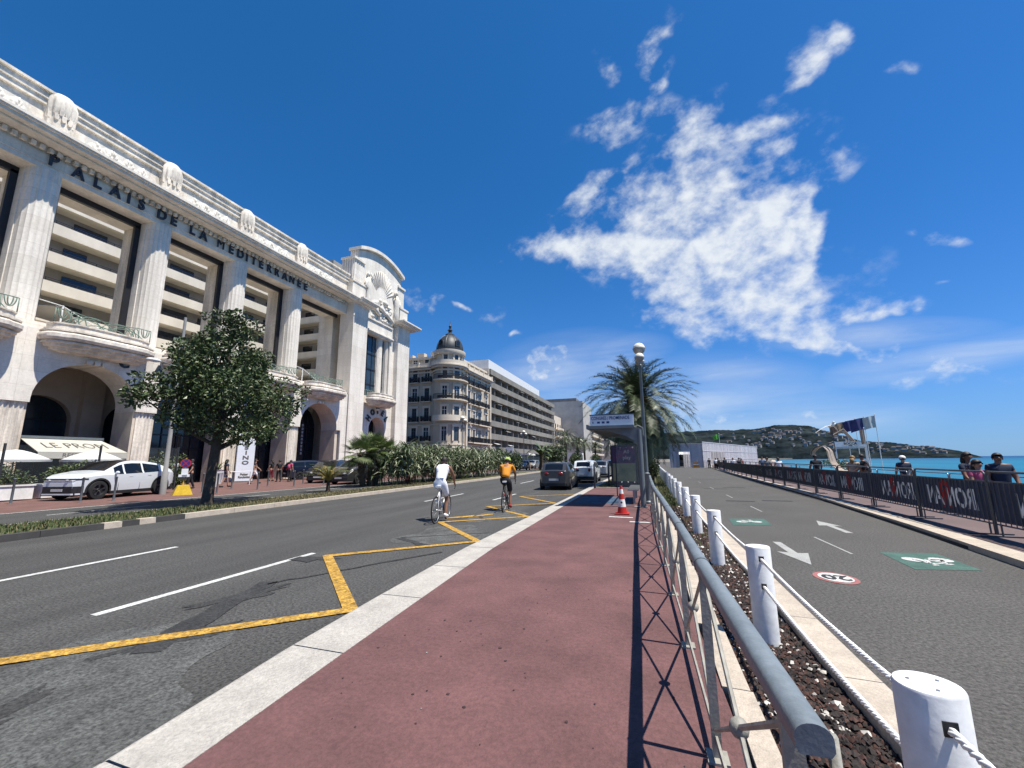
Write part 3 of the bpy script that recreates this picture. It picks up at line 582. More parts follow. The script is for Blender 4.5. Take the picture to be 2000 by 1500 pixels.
# ================================================================ the white palace
XW, XC = -31.95, -33.0
PIT_ = 5.88
CK = [8.73+PIT_*k for k in range(-4, 5)]            # column centres along the street
BKc = [c+PIT_/2 for c in CK[:-1]]                    # bay centres
AR, ASP = 2.35, 5.2
pal = thing('palace', 'long white stone palace with fluted columns and blue letters PALAIS DE LA MÉDITERRANÉE', 'building', (-33, 20, 0), world=True, mode='pal')
def pp(b, n, m, **k): return b.build(n, m, k.pop('parent', pal), **k)
def flutes(y0, y1, xf, xb, n, dep=.07, side=False):
    pl = [(xb, y0)]
    wd = (y1-y0)/n
    for i in range(n):
        for k in range(7):
            t_ = k/6; pl.append((xf-dep*sin(pi*t_)**.8*(0 < t_ < 1), y0+wd*(i+.06+.88*t_)))
    pl.append((xb, y1)); return pl
def half_round(c, w, xb, proj, n=8, dep=.06):
    pl = []
    m_ = n*6
    for i in range(m_+1):
        a = -pi/2+pi*i/m_; g = dep*abs(sin(i/m_*pi*n))**.7
        pl.append((xb+(proj-g)*cos(a)**.75 if cos(a) > 1e-6 else xb, c+(w/2-g*.3)*sin(a)))
    return pl
def ccw(pl):
    a = sum(x0*y1-x1*y0 for (x0, y0), (x1, y1) in zip(pl, pl[1:]+pl[:1])); return pl if a > 0 else pl[::-1]
def arch_poly(y0, y1, c, rr, sp, zb, zt, seg=20):
    pl = [(y0, zb), (c-rr, zb)]
    if sp > zb: pl.append((c-rr, sp))
    pl += [(c-rr*cos(pi*i/seg), sp+rr*sin(pi*i/seg)) for i in range(1, seg)]
    if sp > zb: pl.append((c+rr, sp))
    return pl+[(c+rr, zb), (y1, zb), (y1, zt), (y0, zt)]
b = MB()
for k, c in enumerate(BKc): b.prism(ccw(arch_poly(c-PIT_/2, c+PIT_/2-.004, c, AR, ASP, 4.95, 9.15)), -34.0, XW, FACE_X)
b.box(-34.1, XW-.002, CK[-1]+.002, 33.05, 0, 9.15); pp(b, 'arcade_wall', 'limestone')
for c in BKc:                                           # jambs below the springing
    for s in (-1, 1):
        b = MB(); y = c+s*(AR+.18); b.box(-34.0, XW-.18, y-.18, y+.18, 0, 4.945); pp(b, 'arch_jamb', 'limestone_warm')
for c in CK[1:-1]:
    b = MB(); b.prism(ccw(flutes(c-.47, c+.47, XW-.10, XW-.6, 5, .07)), 0, 4.94); b.box(XW-.65, XW-.04, c-.468, c+.468, 0, .35); pp(b, 'pier', 'limestone_old')
    b = MB(); b.prism(ccw(half_round(c, 1.36, -33.45, .80, 9)), 9.35, 19.05); b.box(-34.0, -33.44, c-.72, c+.72, 9.35, 19.05); pp(b, 'column', 'limestone', smooth=20)
    b = MB(); b.box(-36.2, -34.01, c-.52, c+.52, 9.4, 19); pp(b, 'rear_pier', 'limestone_old')
    b = MB(); b.box(-34.25, -34.02, c-1.02, c-.53, 9.4, 18.7); b.box(-34.25, -34.02, c+.53, c+1.02, 9.4, 18.7); pp(b, 'window_frame', 'bronze_dark')
b = MB(); b.box(-34.2, XW-.12, CK[0]-3, 33.04, 9.155, 9.40); b.box(-34.2, XW-.32, CK[0]-3, 33.04, 9.402, 9.6); pp(b, 'string_course', 'limestone')
b = MB(); b.box(-34.26, -34.02, CK[0], 33, 18.55, 18.95); pp(b, 'top_frame', 'bronze_dark')
b = MB(); b.box(-51, -34.2, -16, 33.4, 8.7, 9.35); b.box(-38.6, -33.9, -16, 33.4, 8.1, 8.65); pp(b, 'terrace_slab', 'porch')
b = MB(); b.box(-36.3, -32.82, CK[0]-3, 33.05, 18.96, 20.12); b.box(-36.3, -32.76, CK[0]-3, 33.06, 19.28, 19.31); b.box(-34, -32.70, CK[0]-3, 33.05, 20.121, 20.30); pp(b, 'entablature', 'limestone')
b = MB(); y = CK[0]-2; pl = [(-32.705, y)]
while y < 32.6: pl += [(-32.69, y), (-32.47, y), (-32.47, y+.2), (-32.69, y+.2)]; y += .36
pl += [(-32.705, y)]; b.prism(ccw(pl), 19.98, 20.25); pp(b, 'dentils', 'limestone_old')
b = MB()
for x1, z0, z1 in ((-31.75, 20.302, 20.42), (-31.32, 20.421, 20.60), (-31.18, 20.601, 20.70), (-31.10, 20.701, 20.86), (-31.45, 20.861, 20.95)): b.box(-36, x1, CK[0]-3, 33.2, z0, z1)
pp(b, 'cornice', 'limestone')
b = MB(); b.box(-35.6, -33.02, CK[0]-3, 33.2, 20.951, 23.0)
for x1, z0, z1 in ((-32.84, 23.001, 23.36), (-32.74, 23.361, 23.44), (-32.86, 23.441, 23.86), (-32.70, 23.861, 24.02)): b.box(-35.6, x1, CK[0]-3, 33.2, z0, z1)
pp(b, 'parapet', 'limestone_old')
# carved panels: garlands of fans and leaves in low relief
def relief_h(s, t_):
    h = 0
    for i in range(5):
        cx = .12+.19*i; cy = .30+.10*sin(i*2.1); dx, dy = (s-cx)*5.5, (t_-cy)*1.35; rr = math.hypot(dx, dy)
        if rr < .62: h = max(h, (.62-rr)**.4*.15*(.72+.28*cos(math.atan2(dy, dx)*11)))
    for i in range(7):
        cx = .06+.15*i; dx, dy = (s-cx)*5.0, (t_-.14-.05*sin(i*3))*1.5; rr = math.hypot(dx, dy*1.2)
        h = max(h, max(0, .34-rr)**.5*.20)
    for i in range(6):
        cx = .2+.13*i; a = .7*(-1 if i % 2 else 1); dx, dy = (s-cx)*5, (t_-.55); p = dx*cos(a)+dy*sin(a); q = -dx*sin(a)+dy*cos(a)
        if (p/.16)**2+(q/.46)**2 < 1: h = max(h, .12*sqrt(1-(p/.16)**2-(q/.46)**2)*(.6+.4*abs(sin(q*16))))
    return h
for k, c in enumerate(BKc[2:]):
    y0, y1 = c-1.7, c+1.7; b = MB()
    b.grid(104, 34, lambda i, j: (-33.015+1.9*relief_h(i, j)*(1 if .01 < i < .99 and .01 < j < .99 else 0), y0+(y1-y0)*i, 21.0+1.75*j)); pp(b, 'relief_panel', 'relief_stone', smooth=180)
for c in CK[2:-1]:                                       # carved pier with a shell top
    b = MB(); b.prism(ccw(half_round(c, 1.22, -33.0, .52, 7, .07)), 20.952, 23.2); b.box(-34.6, -32.99, c-.62, c+.62, 20.953, 23.75)
    pr = [(.64,22.75),(.70,22.95),(.72,23.3),(.70,23.6),(.60,23.9),(.42,24.12),(.15,24.25),(.01,24.27)]
    def shell(i, j, pr=pr, c=c):
        q = j*(len(pr)-1); k = int(min(len(pr)-2, q)); rr = pr[k][0]+(pr[k+1][0]-pr[k][0])*(q-k); z = pr[k][1]+(pr[k+1][1]-pr[k][1])*(q-k); a = -pi/2+pi*i
        rr *= 1-.13*abs(sin(i*pi*7))**2*(1-j*.8); z -= .16*abs(cos(i*pi*7))*(1-j)**2
        return (-33.0+.92*rr*cos(a), c+rr*sin(a), z)
    b.grid(56, 14, shell)
    for zz, nn2 in ((22.72, 6), (22.38, 5)):
        for i in range(nn2):
            a = -1.25+2.5*(i+.5)/nn2; yy2 = c+.60*sin(a); xo = -33.0+.58*cos(a)
            b.prism(ccw([(yy2-.10, zz+.26)]+[(yy2-.10*cos(pi*k/6), zz-.14*sin(pi*k/6)) for k in range(7)]+[(yy2+.10, zz+.26)]), -33.0, xo, FACE_X)
    b.box(-34.6, -33.01, c-.66, c+.66, 23.752, 24.16); pp(b, 'shell_pier', 'limestone_old', smooth=40)
# blue letters on the frieze
def put(b, key, mtx): b.add(*TXT[key], mtx); return b
word = 'PALAIS DE LA MÉDITERRANÉE'
pos = [8.55,9.5,10.55,11.45,12.4,13.2,14.15,15.05,15.95,16.9,17.75,18.65,19.5,20.35,21.1,21.75,22.4,23.1,23.8,24.5,25.2,25.9]
b = MB()
for ch, y in zip(word.replace(' ', ''), [8.95,10.15,11.15,12.15,12.95,13.75,15.1,15.95,17.35,18.25,19.75,20.7,21.6,22.25,22.95,23.75,24.65,25.55,26.5,27.4,28.35,29.25]):
    yy_ = 8.95+(y-8.95)*.90
    put(b, 'b'+ch, T_(-32.66, yy_-.22, 19.64) @ FACE_X @ Matrix.Diagonal((.72, .95, 1, 1)))
pp(b, 'facade_lettering', 'letter_blue', smooth=None, label='dark blue letters PALAIS DE LA MÉDITERRANÉE on the frieze')
b = MB()
for ch, y, z, a in (('C', 13.05, 8.03, .02), ('A', 14.95, 7.95, 0), ('S', 16.9, 8.05, 0), ('I', 18.6, 8.05, 0), ('N', 20.4, 7.9, 0), ('O', 22.2, 8.03, 0)):
    put(b, 'b'+ch, T_(XW+.05, y, z) @ FACE_X @ Matrix.Diagonal((.68, .82, 1, 1)))
pp(b, 'arcade_lettering', 'letter_blue', smooth=None, label='dark letters CASINO above the arches')
# bowed balconies with green iron railings
BAL = [(7.98,.45,1.7),(8.02,.50,1.75),(8.04,.85,2.05),(8.20,.90,2.1),(8.21,1.18,2.28),(8.36,1.22,2.3),(8.37,1.42,2.42),(8.46,1.44,2.42),(8.47,1.34,2.38),(8.53,1.34,2.38),(8.54,1.56,2.5),(8.66,1.66,2.56),(8.86,1.66,2.56),(8.94,1.58,2.52),(8.95,1.40,2.42),(9.03,1.40,2.42),(9.04,1.56,2.5),(9.12,1.56,2.5),(9.13,1.22,2.28),(9.50,1.22,2.28),(9.51,1.28,2.32),(9.58,1.28,2.32)]
def bow(w_, p, nn_=22):
    pts = []
    for i in range(nn_+1):
        t_ = pi*i/nn_; yv = -cos(t_); xv = sin(t_)
        yv = math.copysign(abs(yv)**.62, yv); xv = abs(xv)**.5
        if abs(yv) > .70: xv *= .90
        pts.append((p*xv, w_*yv))
    return pts
def balcony(c, zoff=0.0, ws=1.0):
    b = MB(); nn_ = 22; vs = []
    for z, p, w_ in BAL: vs += [(XW+p, c+y*ws, z+zoff) for p, y in bow(w_, p)]
    fs = [(i*(nn_+1)+j, i*(nn_+1)+j+1, (i+1)*(nn_+1)+j+1, (i+1)*(nn_+1)+j) for i in range(len(BAL)-1) for j in range(nn_)]
    b.add(vs, fs); t0 = (len(BAL)-1)*(nn_+1); b.f.append(tuple(range(t0, t0+nn_+1))); b.m.append(0); b.f.append(tuple(range(nn_, -1, -1))); b.m.append(0)
    for j in (-1, 0, 1): b.box(XW+.02, XW+.32, c+.35*j-.13, c+.35*j+.13, 7.52+zoff, 7.74+zoff)
    o = pp(b, 'balcony', 'limestone_old', smooth=28)
    if ws == 1.0:
        b = MB(); x = XW+.55; z0, z1 = 9.5, 10.42; rr = .026
        def arc(cy, w_, h, a0=0, a1=pi, zb=z0, sk=0.0, n_=9): b.tube([(x, cy+w_*cos(a0+(a1-a0)*i/n_)+sk*sin(a0+(a1-a0)*i/n_), zb+h*sin(a0+(a1-a0)*i/n_)) for i in range(n_+1)], rr, 5)
        for s in (-1, 1):
            for cy, w_, h in ((1.95, .22, -.55), (1.95, .10, -.50)): arc(c+s*cy, w_, h, zb=z1)
            arc(c+s*1.45, .22, .85); arc(c+s*1.2, .32, .75); arc(c+s*.75, .55, .72); arc(c+s*.95, .95, .62); arc(c+s*.45, .9, .85, sk=.2*s)
            arc(c+s*.3, .75, .42)
            b.tube([(x, c+s*2.25, z0), (x, c+s*2.25, z1)], rr, 5); b.tube([(x, c+s*1.62, z0), (x, c+s*1.62, z1-.05)], rr, 5)
        b.tube([(x, c-2.25, z1), (x, c-1.5, z1), (x, c-1.1, z1-.08), (x, c-.4, z1-.14), (x, c+.4, z1-.14), (x, c+1.1, z1-.08), (x, c+1.5, z1), (x, c+2.25, z1)], rr*1.1, 5)
        b.build('balcony_railing', 'iron_green', o, smooth=180)
for c in BKc[2:]: balcony(c)
# porch behind the arches
W0, WS, WR = 12.2, 5.0, 1.62
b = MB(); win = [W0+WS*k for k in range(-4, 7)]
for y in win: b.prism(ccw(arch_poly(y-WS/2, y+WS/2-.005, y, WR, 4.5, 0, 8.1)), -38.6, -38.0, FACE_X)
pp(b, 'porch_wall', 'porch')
for c in CK[1:-1]:
    b = MB(); b.box(-37.99, -37.5, c-.55, c+.55, 0, 8.09); pp(b, 'porch_pilaster', 'porch')
for y in win[3:]:
    b = MB(); b.prism(ccw([(y-WR, 0)]+[(y-WR*cos(pi*i/16), 4.5+WR*sin(pi*i/16)) for i in range(17)]+[(y+WR, 0)]), -38.5, -38.45, FACE_X)
    o = pp(b, 'porch_window', 'glass_blue')
    b = MB()
    for z in (2.1, 3.3, 4.5): b.box(-38.42, -38.36, y-WR+.02, y+WR-.02, z, z+.06)
    for s in (-.4, .4): b.box(-38.41, -38.37, y+s-.03, y+s+.03, 0, 5.6)
    b.build('mullion', 'bronze_dark', o)
for c, xg in ((BKc[5], -34.3), (BKc[6], -34.3), (BKc[7], -35.1)):     # glazed doors filling the farther arches
    b = MB(); b.prism(ccw([(c-AR-.2, 0)]+[(c-(AR+.2)*cos(pi*i/16), ASP+(AR+.2)*sin(pi*i/16)) for i in range(17)]+[(c+AR+.2, 0)]), xg-.06, xg, FACE_X); o = pp(b, 'arch_glazing', 'glass_dark'); b = MB()
    for z in (2.6, 3.6, 5.1): b.box(xg+.005, xg+.07, c-AR, c+AR, z, z+.09)
    for y in (-1.5, -.5, .5, 1.5): b.box(xg+.01, xg+.06, c+y-.04, c+y+.04, 0, 7.0)
    b.build('mullion', 'bronze_dark', o)
# ---- corner pavilion
PY0, PY1 = 33.05, 44.6
b = MB(); b.box(-37.0, -34.95, PY0+.3, PY1-.2, 0, 20.3)
b.box(-35.5, -32.45, 35.4, 36.2, 8.0, 19.9); b.box(-35.5, -32.45, 40.85, 41.9, 8.0, 19.9); b.box(-35.5, -32.45, 36.21, 40.84, 17.7, 19.9); b.box(-35.5, -32.45, 36.21, 40.84, 8.0, 9.6)
b.prism(ccw(arch_poly(35.4, 41.9, 38.95, 1.55, 5.55, 3.9, 7.995)), -33.9, -32.448, FACE_X)
b.box(-33.88, -32.6, 35.4, 37.35, 0, 3.895); b.box(-33.88, -32.6, 40.55, 41.9, 0, 3.895); pp(b, 'pavilion_wall', 'limestone')
for y0, y1 in ((33.1, 35.6), (41.75, 44.5)):
    b = MB(); b.prism(ccw(flutes(y0, y1, -31.85, -33.7, 6, .035)), 0, 18.7); b.prism(ccw([(-33.7, y0), (-31.83, y0), (-31.83, y1), (-33.7, y1)]), 18.702, 20.30); pp(b, 'pilaster', 'limestone')
for y0, y1, ya, yb_ in ((33.0, 35.75, 33.2, 36.1), (41.6, 44.6, 41.3, 45.6)):
    b = MB()
    for x1, z0, z1, g in ((-31.4, 20.302, 20.44, .5), (-30.9, 20.441, 20.62, .2), (-30.72, 20.621, 20.74, .08), (-30.64, 20.741, 20.92, 0)): b.box(-36, x1, ya+g*(ya > 35), yb_-g, z0, z1)
    pp(b, 'pavilion_cornice', 'limestone')
    b = MB(); b.box(-36, -32.3, y0+.2 if y0 < 36 else 42.6, y1-.3 if y0 < 36 else 44.4, 20.93, 23.2); b.box(-36, -32.2, y0+.1 if y0 < 36 else 42.5, y1-.2 if y0 < 36 else 44.5, 23.201, 23.45); pp(b, 'pavilion_step', 'limestone')
    b = MB(); q0, q1 = (33.5, 35.2) if y0 < 36 else (42.3, 43.7)
    b.prism(ccw(flutes(q0, q1, -32.5, -34.3, 5, .06)), 23.46, 26.3)
    fl = [(x, q0 if y0 < 36 else q1) for x in (-32.6,)]
    for i in range(5): b.box(-34.2+.34*i, -34.02+.34*i, q0-.06, q0+.02, 23.46, 26.3)
    b.box(-34.4, -32.35, q0-.15, q1+.12, 26.301, 26.58); pp(b, 'pavilion_shoulder', 'limestone')
def top_z(y): t_ = (y-38.6)/4.35; return 29.35-1.15*t_*t_
ys_ = [34.25+8.7*i/24 for i in range(25)]
b = MB(); b.prism(ccw([(34.25, 19.9)]+[(y, top_z(y)-.45) for y in ys_]+[(42.95, 19.9)]), -33.8, -32.55, FACE_X)
for i in range(4): b.box(-33.72+.3*i, -33.56+.3*i, 34.19, 34.26, 26.6, 28.0)
pp(b, 'gable', 'limestone')
b = MB(); b.prism(ccw([(34.05+9.1*i/24, top_z(34.25+8.7*i/24)-.42) for i in range(25)]+[(34.05+9.1*i/24, top_z(34.25+8.7*i/24)) for i in range(24, -1, -1)]), -33.95, -32.1, FACE_X); pp(b, 'gable_cornice', 'limestone')
b = MB()
for x1, z0, z1 in ((-32.25, 17.75, 17.95), (-32.1, 17.951, 18.1), (-32.3, 19.55, 19.7)): b.box(-32.46, x1, 36.0, 41.2, z0, z1)
pp(b, 'lintel_moulding', 'limestone')
# figures carved on the gable
b = MB()
def fig(y, z, h, s=1):
    b.ball((-32.35, y, z+h*.93), .22, .24, .30, 9, 7); b.tube([(-32.4, y, z), (-32.35, y+.05*s, z+h*.35), (-32.3, y, z+h*.55), (-32.35, y, z+h*.72), (-32.35, y, z+h*.86)], [.36, .42, .34, .44, .16], 9)
    b.tube([(-32.25, y-.42*s, z+h*.78), (-32.2, y-.62*s, z+h*.62), (-32.15, y-.3*s, z+h*.56)], [.13, .12, .10], 7); b.tube([(-32.25, y+.42*s, z+h*.78), (-32.2, y+.62*s, z+h*.9), (-32.3, y+.25*s, z+h*1.0)], [.13, .12, .10], 7)
fig(35.9, 20.2, 5.4); fig(41.8, 20.2, 5.2, -1)
rr_ = random.Random(3)
for i in range(46):
    y = rr_.uniform(36.9, 40.9); z = 20.1+3.6*rr_.random()**1.6*(1-abs(y-38.9)/4.4); b.ball((-32.5, y, z), rr_.uniform(.12, .28), rr_.uniform(.18, .5), rr_.uniform(.15, .42), 8, 6)
for y, z in ((37.3, 20.5), (38.5, 21.0), (39.6, 20.6), (40.4, 20.2)):
    b.ball((-32.3, y, z+1.25), .15, .17, .2, 8, 6); b.tube([(-32.4, y, z+1.05), (-32.3, y+.1, z+.6), (-32.25, y+.6, z+.25), (-32.3, y+1.1, z)], [.13, .3, .22, .12], 8)
for i in range(14):
    a = radians(20+10*i); b.tube([(-32.5, 38.8+1.2*cos(a), 23.3+1.4*sin(a)), (-32.46, 38.8+2.5*cos(a), 23.5+3.4*sin(a))], [.03, .06], 6)
pp(b, 'gable_relief', 'relief_stone', smooth=180)
b = MB(); b.box(-33.2, -33.1, 36.2, 40.85, 9.6, 17.7)
o = pp(b, 'pavilion_window', 'glass_blue'); b = MB()
for z in (11.2, 13.2, 15.2): b.box(-33.09, -33.03, 36.2, 40.85, z, z+.12)
for y in (37.2, 38.1): b.box(-33.095, -33.05, y, y+.08, 9.6, 17.7)
b.build('mullion', 'bronze_dark', o)
b = MB(); b.prism(ccw(half_round(39.35, .95, -33.08, .45, 8)), 9.6, 17.7); b.prism(ccw(half_round(40.6, .45, -33.08, .5, 5)), 9.6, 17.69); pp(b, 'window_column', 'limestone', smooth=20)
b = MB()
for i in range(8): b.tube([(-32.7, 36.4+.3*i+.2*cos(pi*k/6), 9.7+.75*sin(pi*k/6)) for k in range(7)], .03, 5)
pp(b, 'window_railing', 'iron_green')
balcony(38.35, .32, .92)
b = MB(); b.box(-34.4, -34.3, 37.3, 40.6, 0, 7.2); pp(b, 'hotel_door', 'glass_dark')
b = MB()
for ch, a in zip('HOTEL', (150, 120, 92, 64, 36)):
    a = radians(a); put(b, 'b'+ch, T_(-32.36, 38.95+2.0*cos(a), 5.75+2.15*sin(a)) @ FACE_X @ RZ(a-pi/2) @ Matrix.Diagonal((.80, .92, 1.3, 1)))
pp(b, 'hotel_lettering', 'letter_blue', smooth=None, label='dark letters HOTEL in an arc over the right-hand arch')
for y in (40.95,):
    b = MB(); b.box(-32.59, -32.45, 41.0, 41.55, 2.6, 4.6); pp(b, 'wall_plaque', 'iron_black')
b = MB()
for i in range(9): b.box(-33.6, -33.57, BKc[-1]-.55, BKc[-1]-.35, 2.3+.36*i, 2.55+.36*i)
pp(b, 'door_sign', 'paint_grey')
# ---- restaurant awning, parasols, planters
aw = thing('awning', 'cream restaurant awning lettered LE PROM hanging under the big arch', 'awning', (-32.2, 12, 2), world=True)
ay0, ay1 = 9.75, 13.35
b = MB(); b.add([(-32.15,ay0+.2,2.92),(-32.15,ay1-.2,2.92),(-29.9,ay1,2.15),(-29.9,ay0,2.15),(-32.15,ay0+.2,2.88),(-32.15,ay1-.2,2.88),(-29.9,ay1,2.11),(-29.9,ay0,2.11)], [(0,3,2,1),(4,5,6,7),(0,4,7,3),(1,2,6,5)])
b.build('canopy', 'awning_cream', aw)
b = MB(); b.box(-29.9, -29.87, ay0, ay1, 1.80, 2.14); o = b.build('valance', 'awning_cream', aw)
b = MB(); b.add(*TXT['resto'], T_(-29.866, 11.55, 1.97) @ FACE_X); b.build('valance_lettering', 'awning_text', o, smooth=None)
b = MB(); sl_ = math.atan2(2.25, .77); b.add(*TXT['prom'], T_(-30.9, 11.55, 2.53) @ Matrix.Rotation(math.atan2(.77, 2.25)-pi/2, 4, 'Y') @ FACE_X @ Matrix.Diagonal((.66, 1.3, 1, 1))); b.build('awning_lettering', 'awning_text', aw, smooth=None)
b = MB(); b.box(-32.2, -32.08, ay0+.1, ay1-.1, 2.93, 3.08)
for y in (ay0+.5, 11.55, ay1-.5): b.tube([(-32.1, y, 2.3), (-29.95, y, 2.1)], .03, 6)
b.build('awning_frame', 'metal_grey', aw)
def parasol(x, y, w_, lab):
    t = thing('parasol', lab, 'parasol', (x, y, 0), 0, 'white cafe parasols')
    b = MB()
    def cp(i, j):
        a = 2*pi*i; q = w_*(.96+.04*cos(4*a))*j; return (q*cos(a), q*sin(a), 2.18-.47*j**1.5)
    b.grid(24, 5, cp, True); b.lathe([(w_, 1.72), (w_*.99, 1.62)], 24); b.build('canopy', 'canvas_white', t, smooth=60)
    b = MB(); b.tube([(0,0,0),(0,0,2.15)], .03, 8); b.lathe([(.3,0),(.3,.06),(.05,.1)], 10)
    for i in range(8): b.tube([(0,0,1.5),(w_*.6*cos(i*pi/4), w_*.6*sin(i*pi/4), 1.88)], .012, 4)
    b.build('pole', 'metal_grey', t)
parasol(-27.2, 8.35, 1.22, 'white cafe parasol on the left, cut in two by the pole'); parasol(-27.2, 10.95, 1.22, 'white cafe parasol behind the windscreen of the white car')
t = thing('wind_screen', 'clear glass terrace screen with dark posts beside the parasols', 'screen', (-26.0, 8, 0), world=True)
b = MB(); b.box(-25.82, -25.80, 4, 13.9, .5, 2.35); b.build('pane', 'screen_glass', t)
b = MB()
for y in (5.2, 7.6, 10.6, 13.9): b.box(-25.85, -25.77, y-.03, y+.03, 0, 2.4)
b.build('post', 'steel_dark', t)
for i, (y, l) in enumerate(((6.2, 'white planter box at the left picture edge'), (7.75, 'white planter box left of the white car bonnet'), (9.2, 'white planter box half behind the white car'))):
    t = thing('planter_box', l, 'planter', (-25.3, y, 0), 0, 'planters of the cafe terrace')
    b = MB(); b.box(-.3, .3, -.68, .68, .05, .62); b.box(-.34, .34, -.72, .72, .60, .66); b.build('box', 'cone_white', t)
    b = MB(); b.box(-.28, .28, -.62, .62, .661, .68); b.build('soil_top', 'soil', t)
for c, lb in ((BKc[4], 'first'), (BKc[-1], 'second')):
    t = thing('terrace_parasol', 'white parasol frame on the balcony '+('left of the big tree' if lb == 'first' else 'next to the corner pavilion'), 'parasol', (-34.5, c-.3, 9.35))
    b = MB(); b.tube([(0,0,0),(0,0,2.1)], .05, 8); b.build('pole', 'white_paint', t)
    b = MB()
    for dx, dy, z in ((-1.8,-1.9,1.75),(-1.8,1.9,1.55),(1.0,-1.9,1.85),(.4,2.1,.9)): b.tube([(0,0,2.05),(dx*.5,dy*.5,(2.15+z)/2-.05),(dx,dy,z)], .03, 6)
    b.build('arm', 'white_paint', t)
    b = MB(); b.add([(-.2,-.3,2.0),(-2.2,-2.0,1.7),(-2.4,2.2,1.4),(-.2,.3,2.0)], [(0,1,2,3)]); b.add([(-.2,-.3,1.97),(-2.2,-2.0,1.67),(-2.4,2.2,1.37),(-.2,.3,1.97)], [(0,3,2,1)]); b.build('canopy', 'concrete_grey', t)
# ---- apartment wings behind the colonnade
bw = thing('apartment_wing', 'plain apartment wings with long white balcony bands seen through the palace columns', 'building', (-52, 15, 0), world=True)
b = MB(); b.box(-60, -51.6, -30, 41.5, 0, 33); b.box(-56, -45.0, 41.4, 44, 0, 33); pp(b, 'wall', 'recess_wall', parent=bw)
for z in [26.1-2.75*k for k in range(-1, 7)]:
    b = MB(); b.box(-51.59, -50.0, -30, 40.0, z-1.02, z-.82); b.box(-50.12, -50.0, -30, 40.1, z-.82, z); b.box(-51.59, -43.6, 40.12, 41.39, z-1.02, z-.82); b.box(-50.1, -43.6, 40.11, 40.24, z-.82, z); b.box(-43.72, -43.6, 40.25, 43.9, z-.82, z)
    o = pp(b, 'balcony', 'concrete_band', parent=bw)
    b = MB(); b.box(-50.09, -50.04, -30, 40, z+.12, z+.15); b.box(-50.09, -50.04, -30, 40, z+.28, z+.31)
    for i in range(60): b.box(-50.08, -50.05, -20+i, -19.96+i, z, z+.3)
    b.build('balcony_rail', 'iron_black', o)
    for i in range(10):
        b = MB(); y = 1+3.9*i+R.uniform(-.3, .3); wv = R.choice((1.6, 2.4, 2.4)); b.box(-51.58, -51.5, y, y+wv, z-.8, z+1.3); pp(b, 'window', 'glass_dark', parent=bw)
    for i in range(2): b = MB(); b.box(-49.6+2.6*i, -47.9+2.6*i, 41.3, 41.38, z-.8, z+1.3); pp(b, 'window', 'glass_dark', parent=bw)
# ================================================================ domed corner building
dm = thing('domed_building', 'cream corner building with black iron balconies and a dark slate dome', 'building', (-36, 60, 0), world=True)
def dp(b, n, m, **k): return b.build(n, m, k.pop('parent', dm), **k)
TX, TY, TR = -35.2, 61.6, 2.75            # corner turret
LV = [0, 4.6, 8.3, 12.1, 15.8]           # floors; cornice at 19.2
b = MB(); b.box(-62, -36.6, 60.2, 75.9, 0, 18.9); b.box(-62, -33.0, 63.6, 75.895, 0, 18.89); dp(b, 'wall', 'cream_render')
b = MB(); b.lathe([(TR, 0), (TR, 19.0)], 40, (TX, TY, 0)); b.lathe([(TR-.3, 19.0), (TR-.3, 21.9)], 40, (TX, TY, 0)); dp(b, 'turret', 'cream_render')
b = MB()
for z, e, h in ((4.3,.18,.25),(8.0,.15,.2),(18.0,.25,.3),(18.6,.7,.3),(18.95,.9,.2)):
    b.lathe([(TR-.2, z), (TR+e, z), (TR+e, z+h), (TR-.2, z+h)], 40, (TX, TY, 0))
    b.box(-62, -36.7, 60.2-e, 60.4, z, z+h-.004); b.box(-33.2, -33+e, 63.65, 75.9, z, z+h-.006)
b.lathe([(TR-.5, 21.3), (TR+.1, 21.3), (TR+.25, 21.6), (TR+.25, 22.1), (TR-.5, 22.1)], 40, (TX, TY, 0))
b.box(-62, -36.9, 60.5, 60.8, 21.0, 21.4); b.box(-34.1, -33.6, 63.8, 75.9, 21.0, 21.4); dp(b, 'cornice', 'cream_trim')
b = MB(); b.box(-62, -37.1, 60.75, 75.5, 18.9, 21.1); b.box(-62, -34.0, 63.9, 75.495, 18.9, 21.05); dp(b, 'attic', 'cream_render')
b = MB()                                             # balustrade over the cornice
b.lathe([(TR+.55, 19.15), (TR+.7, 19.15), (TR+.7, 19.95), (TR+.55, 19.95)], 40, (TX, TY, 0)); b.box(-62, -37.6, 59.6, 59.75, 19.15, 19.9); b.box(-32.5, -32.35, 63.9, 75.9, 19.15, 19.9)
for i in range(10): b.box(-38.5-2.4*i, -38.1-2.4*i, 59.5, 59.85, 19.15, 20.1)
for i in range(6): b.box(-32.6, -32.25, 64+2.3*i, 64.4+2.3*i, 19.15, 20.1)
dp(b, 'balustrade', 'cream_trim')
b = MB()
for (x, y, w_, h) in ((-39.2,62.5,.7,1.6),(-41.5,62,1.6,1.3),(-37,66,1.8,1.2),(-36.5,72,1.8,1.4),(-43.5,62,.5,1.1),(-37,75.4,2,1.6)): b.box(x-w_/2, x+w_/2, y-.5, y+.5, 21, 21.2+h)
dp(b, 'chimney', 'cream_trim')
b = MB(); prof = [(3.75,22.1),(3.85,22.4),(3.75,23.2),(3.45,24.1),(2.95,25.0),(2.2,25.8),(1.45,26.3),(1.35,26.35),(1.35,26.6),(.9,26.9),(.5,27.1),(.45,27.6),(.7,27.75),(.7,27.9),(.35,28.1),(.28,28.6),(.42,28.8),(.42,28.95),(.15,29.2),(.06,30.2),(0.01,30.4)]
prof = [(q*.665, 22.25+(z-22.1)*.76) for q, z in prof]
b.lathe(prof, 32, (TX, TY, 0))
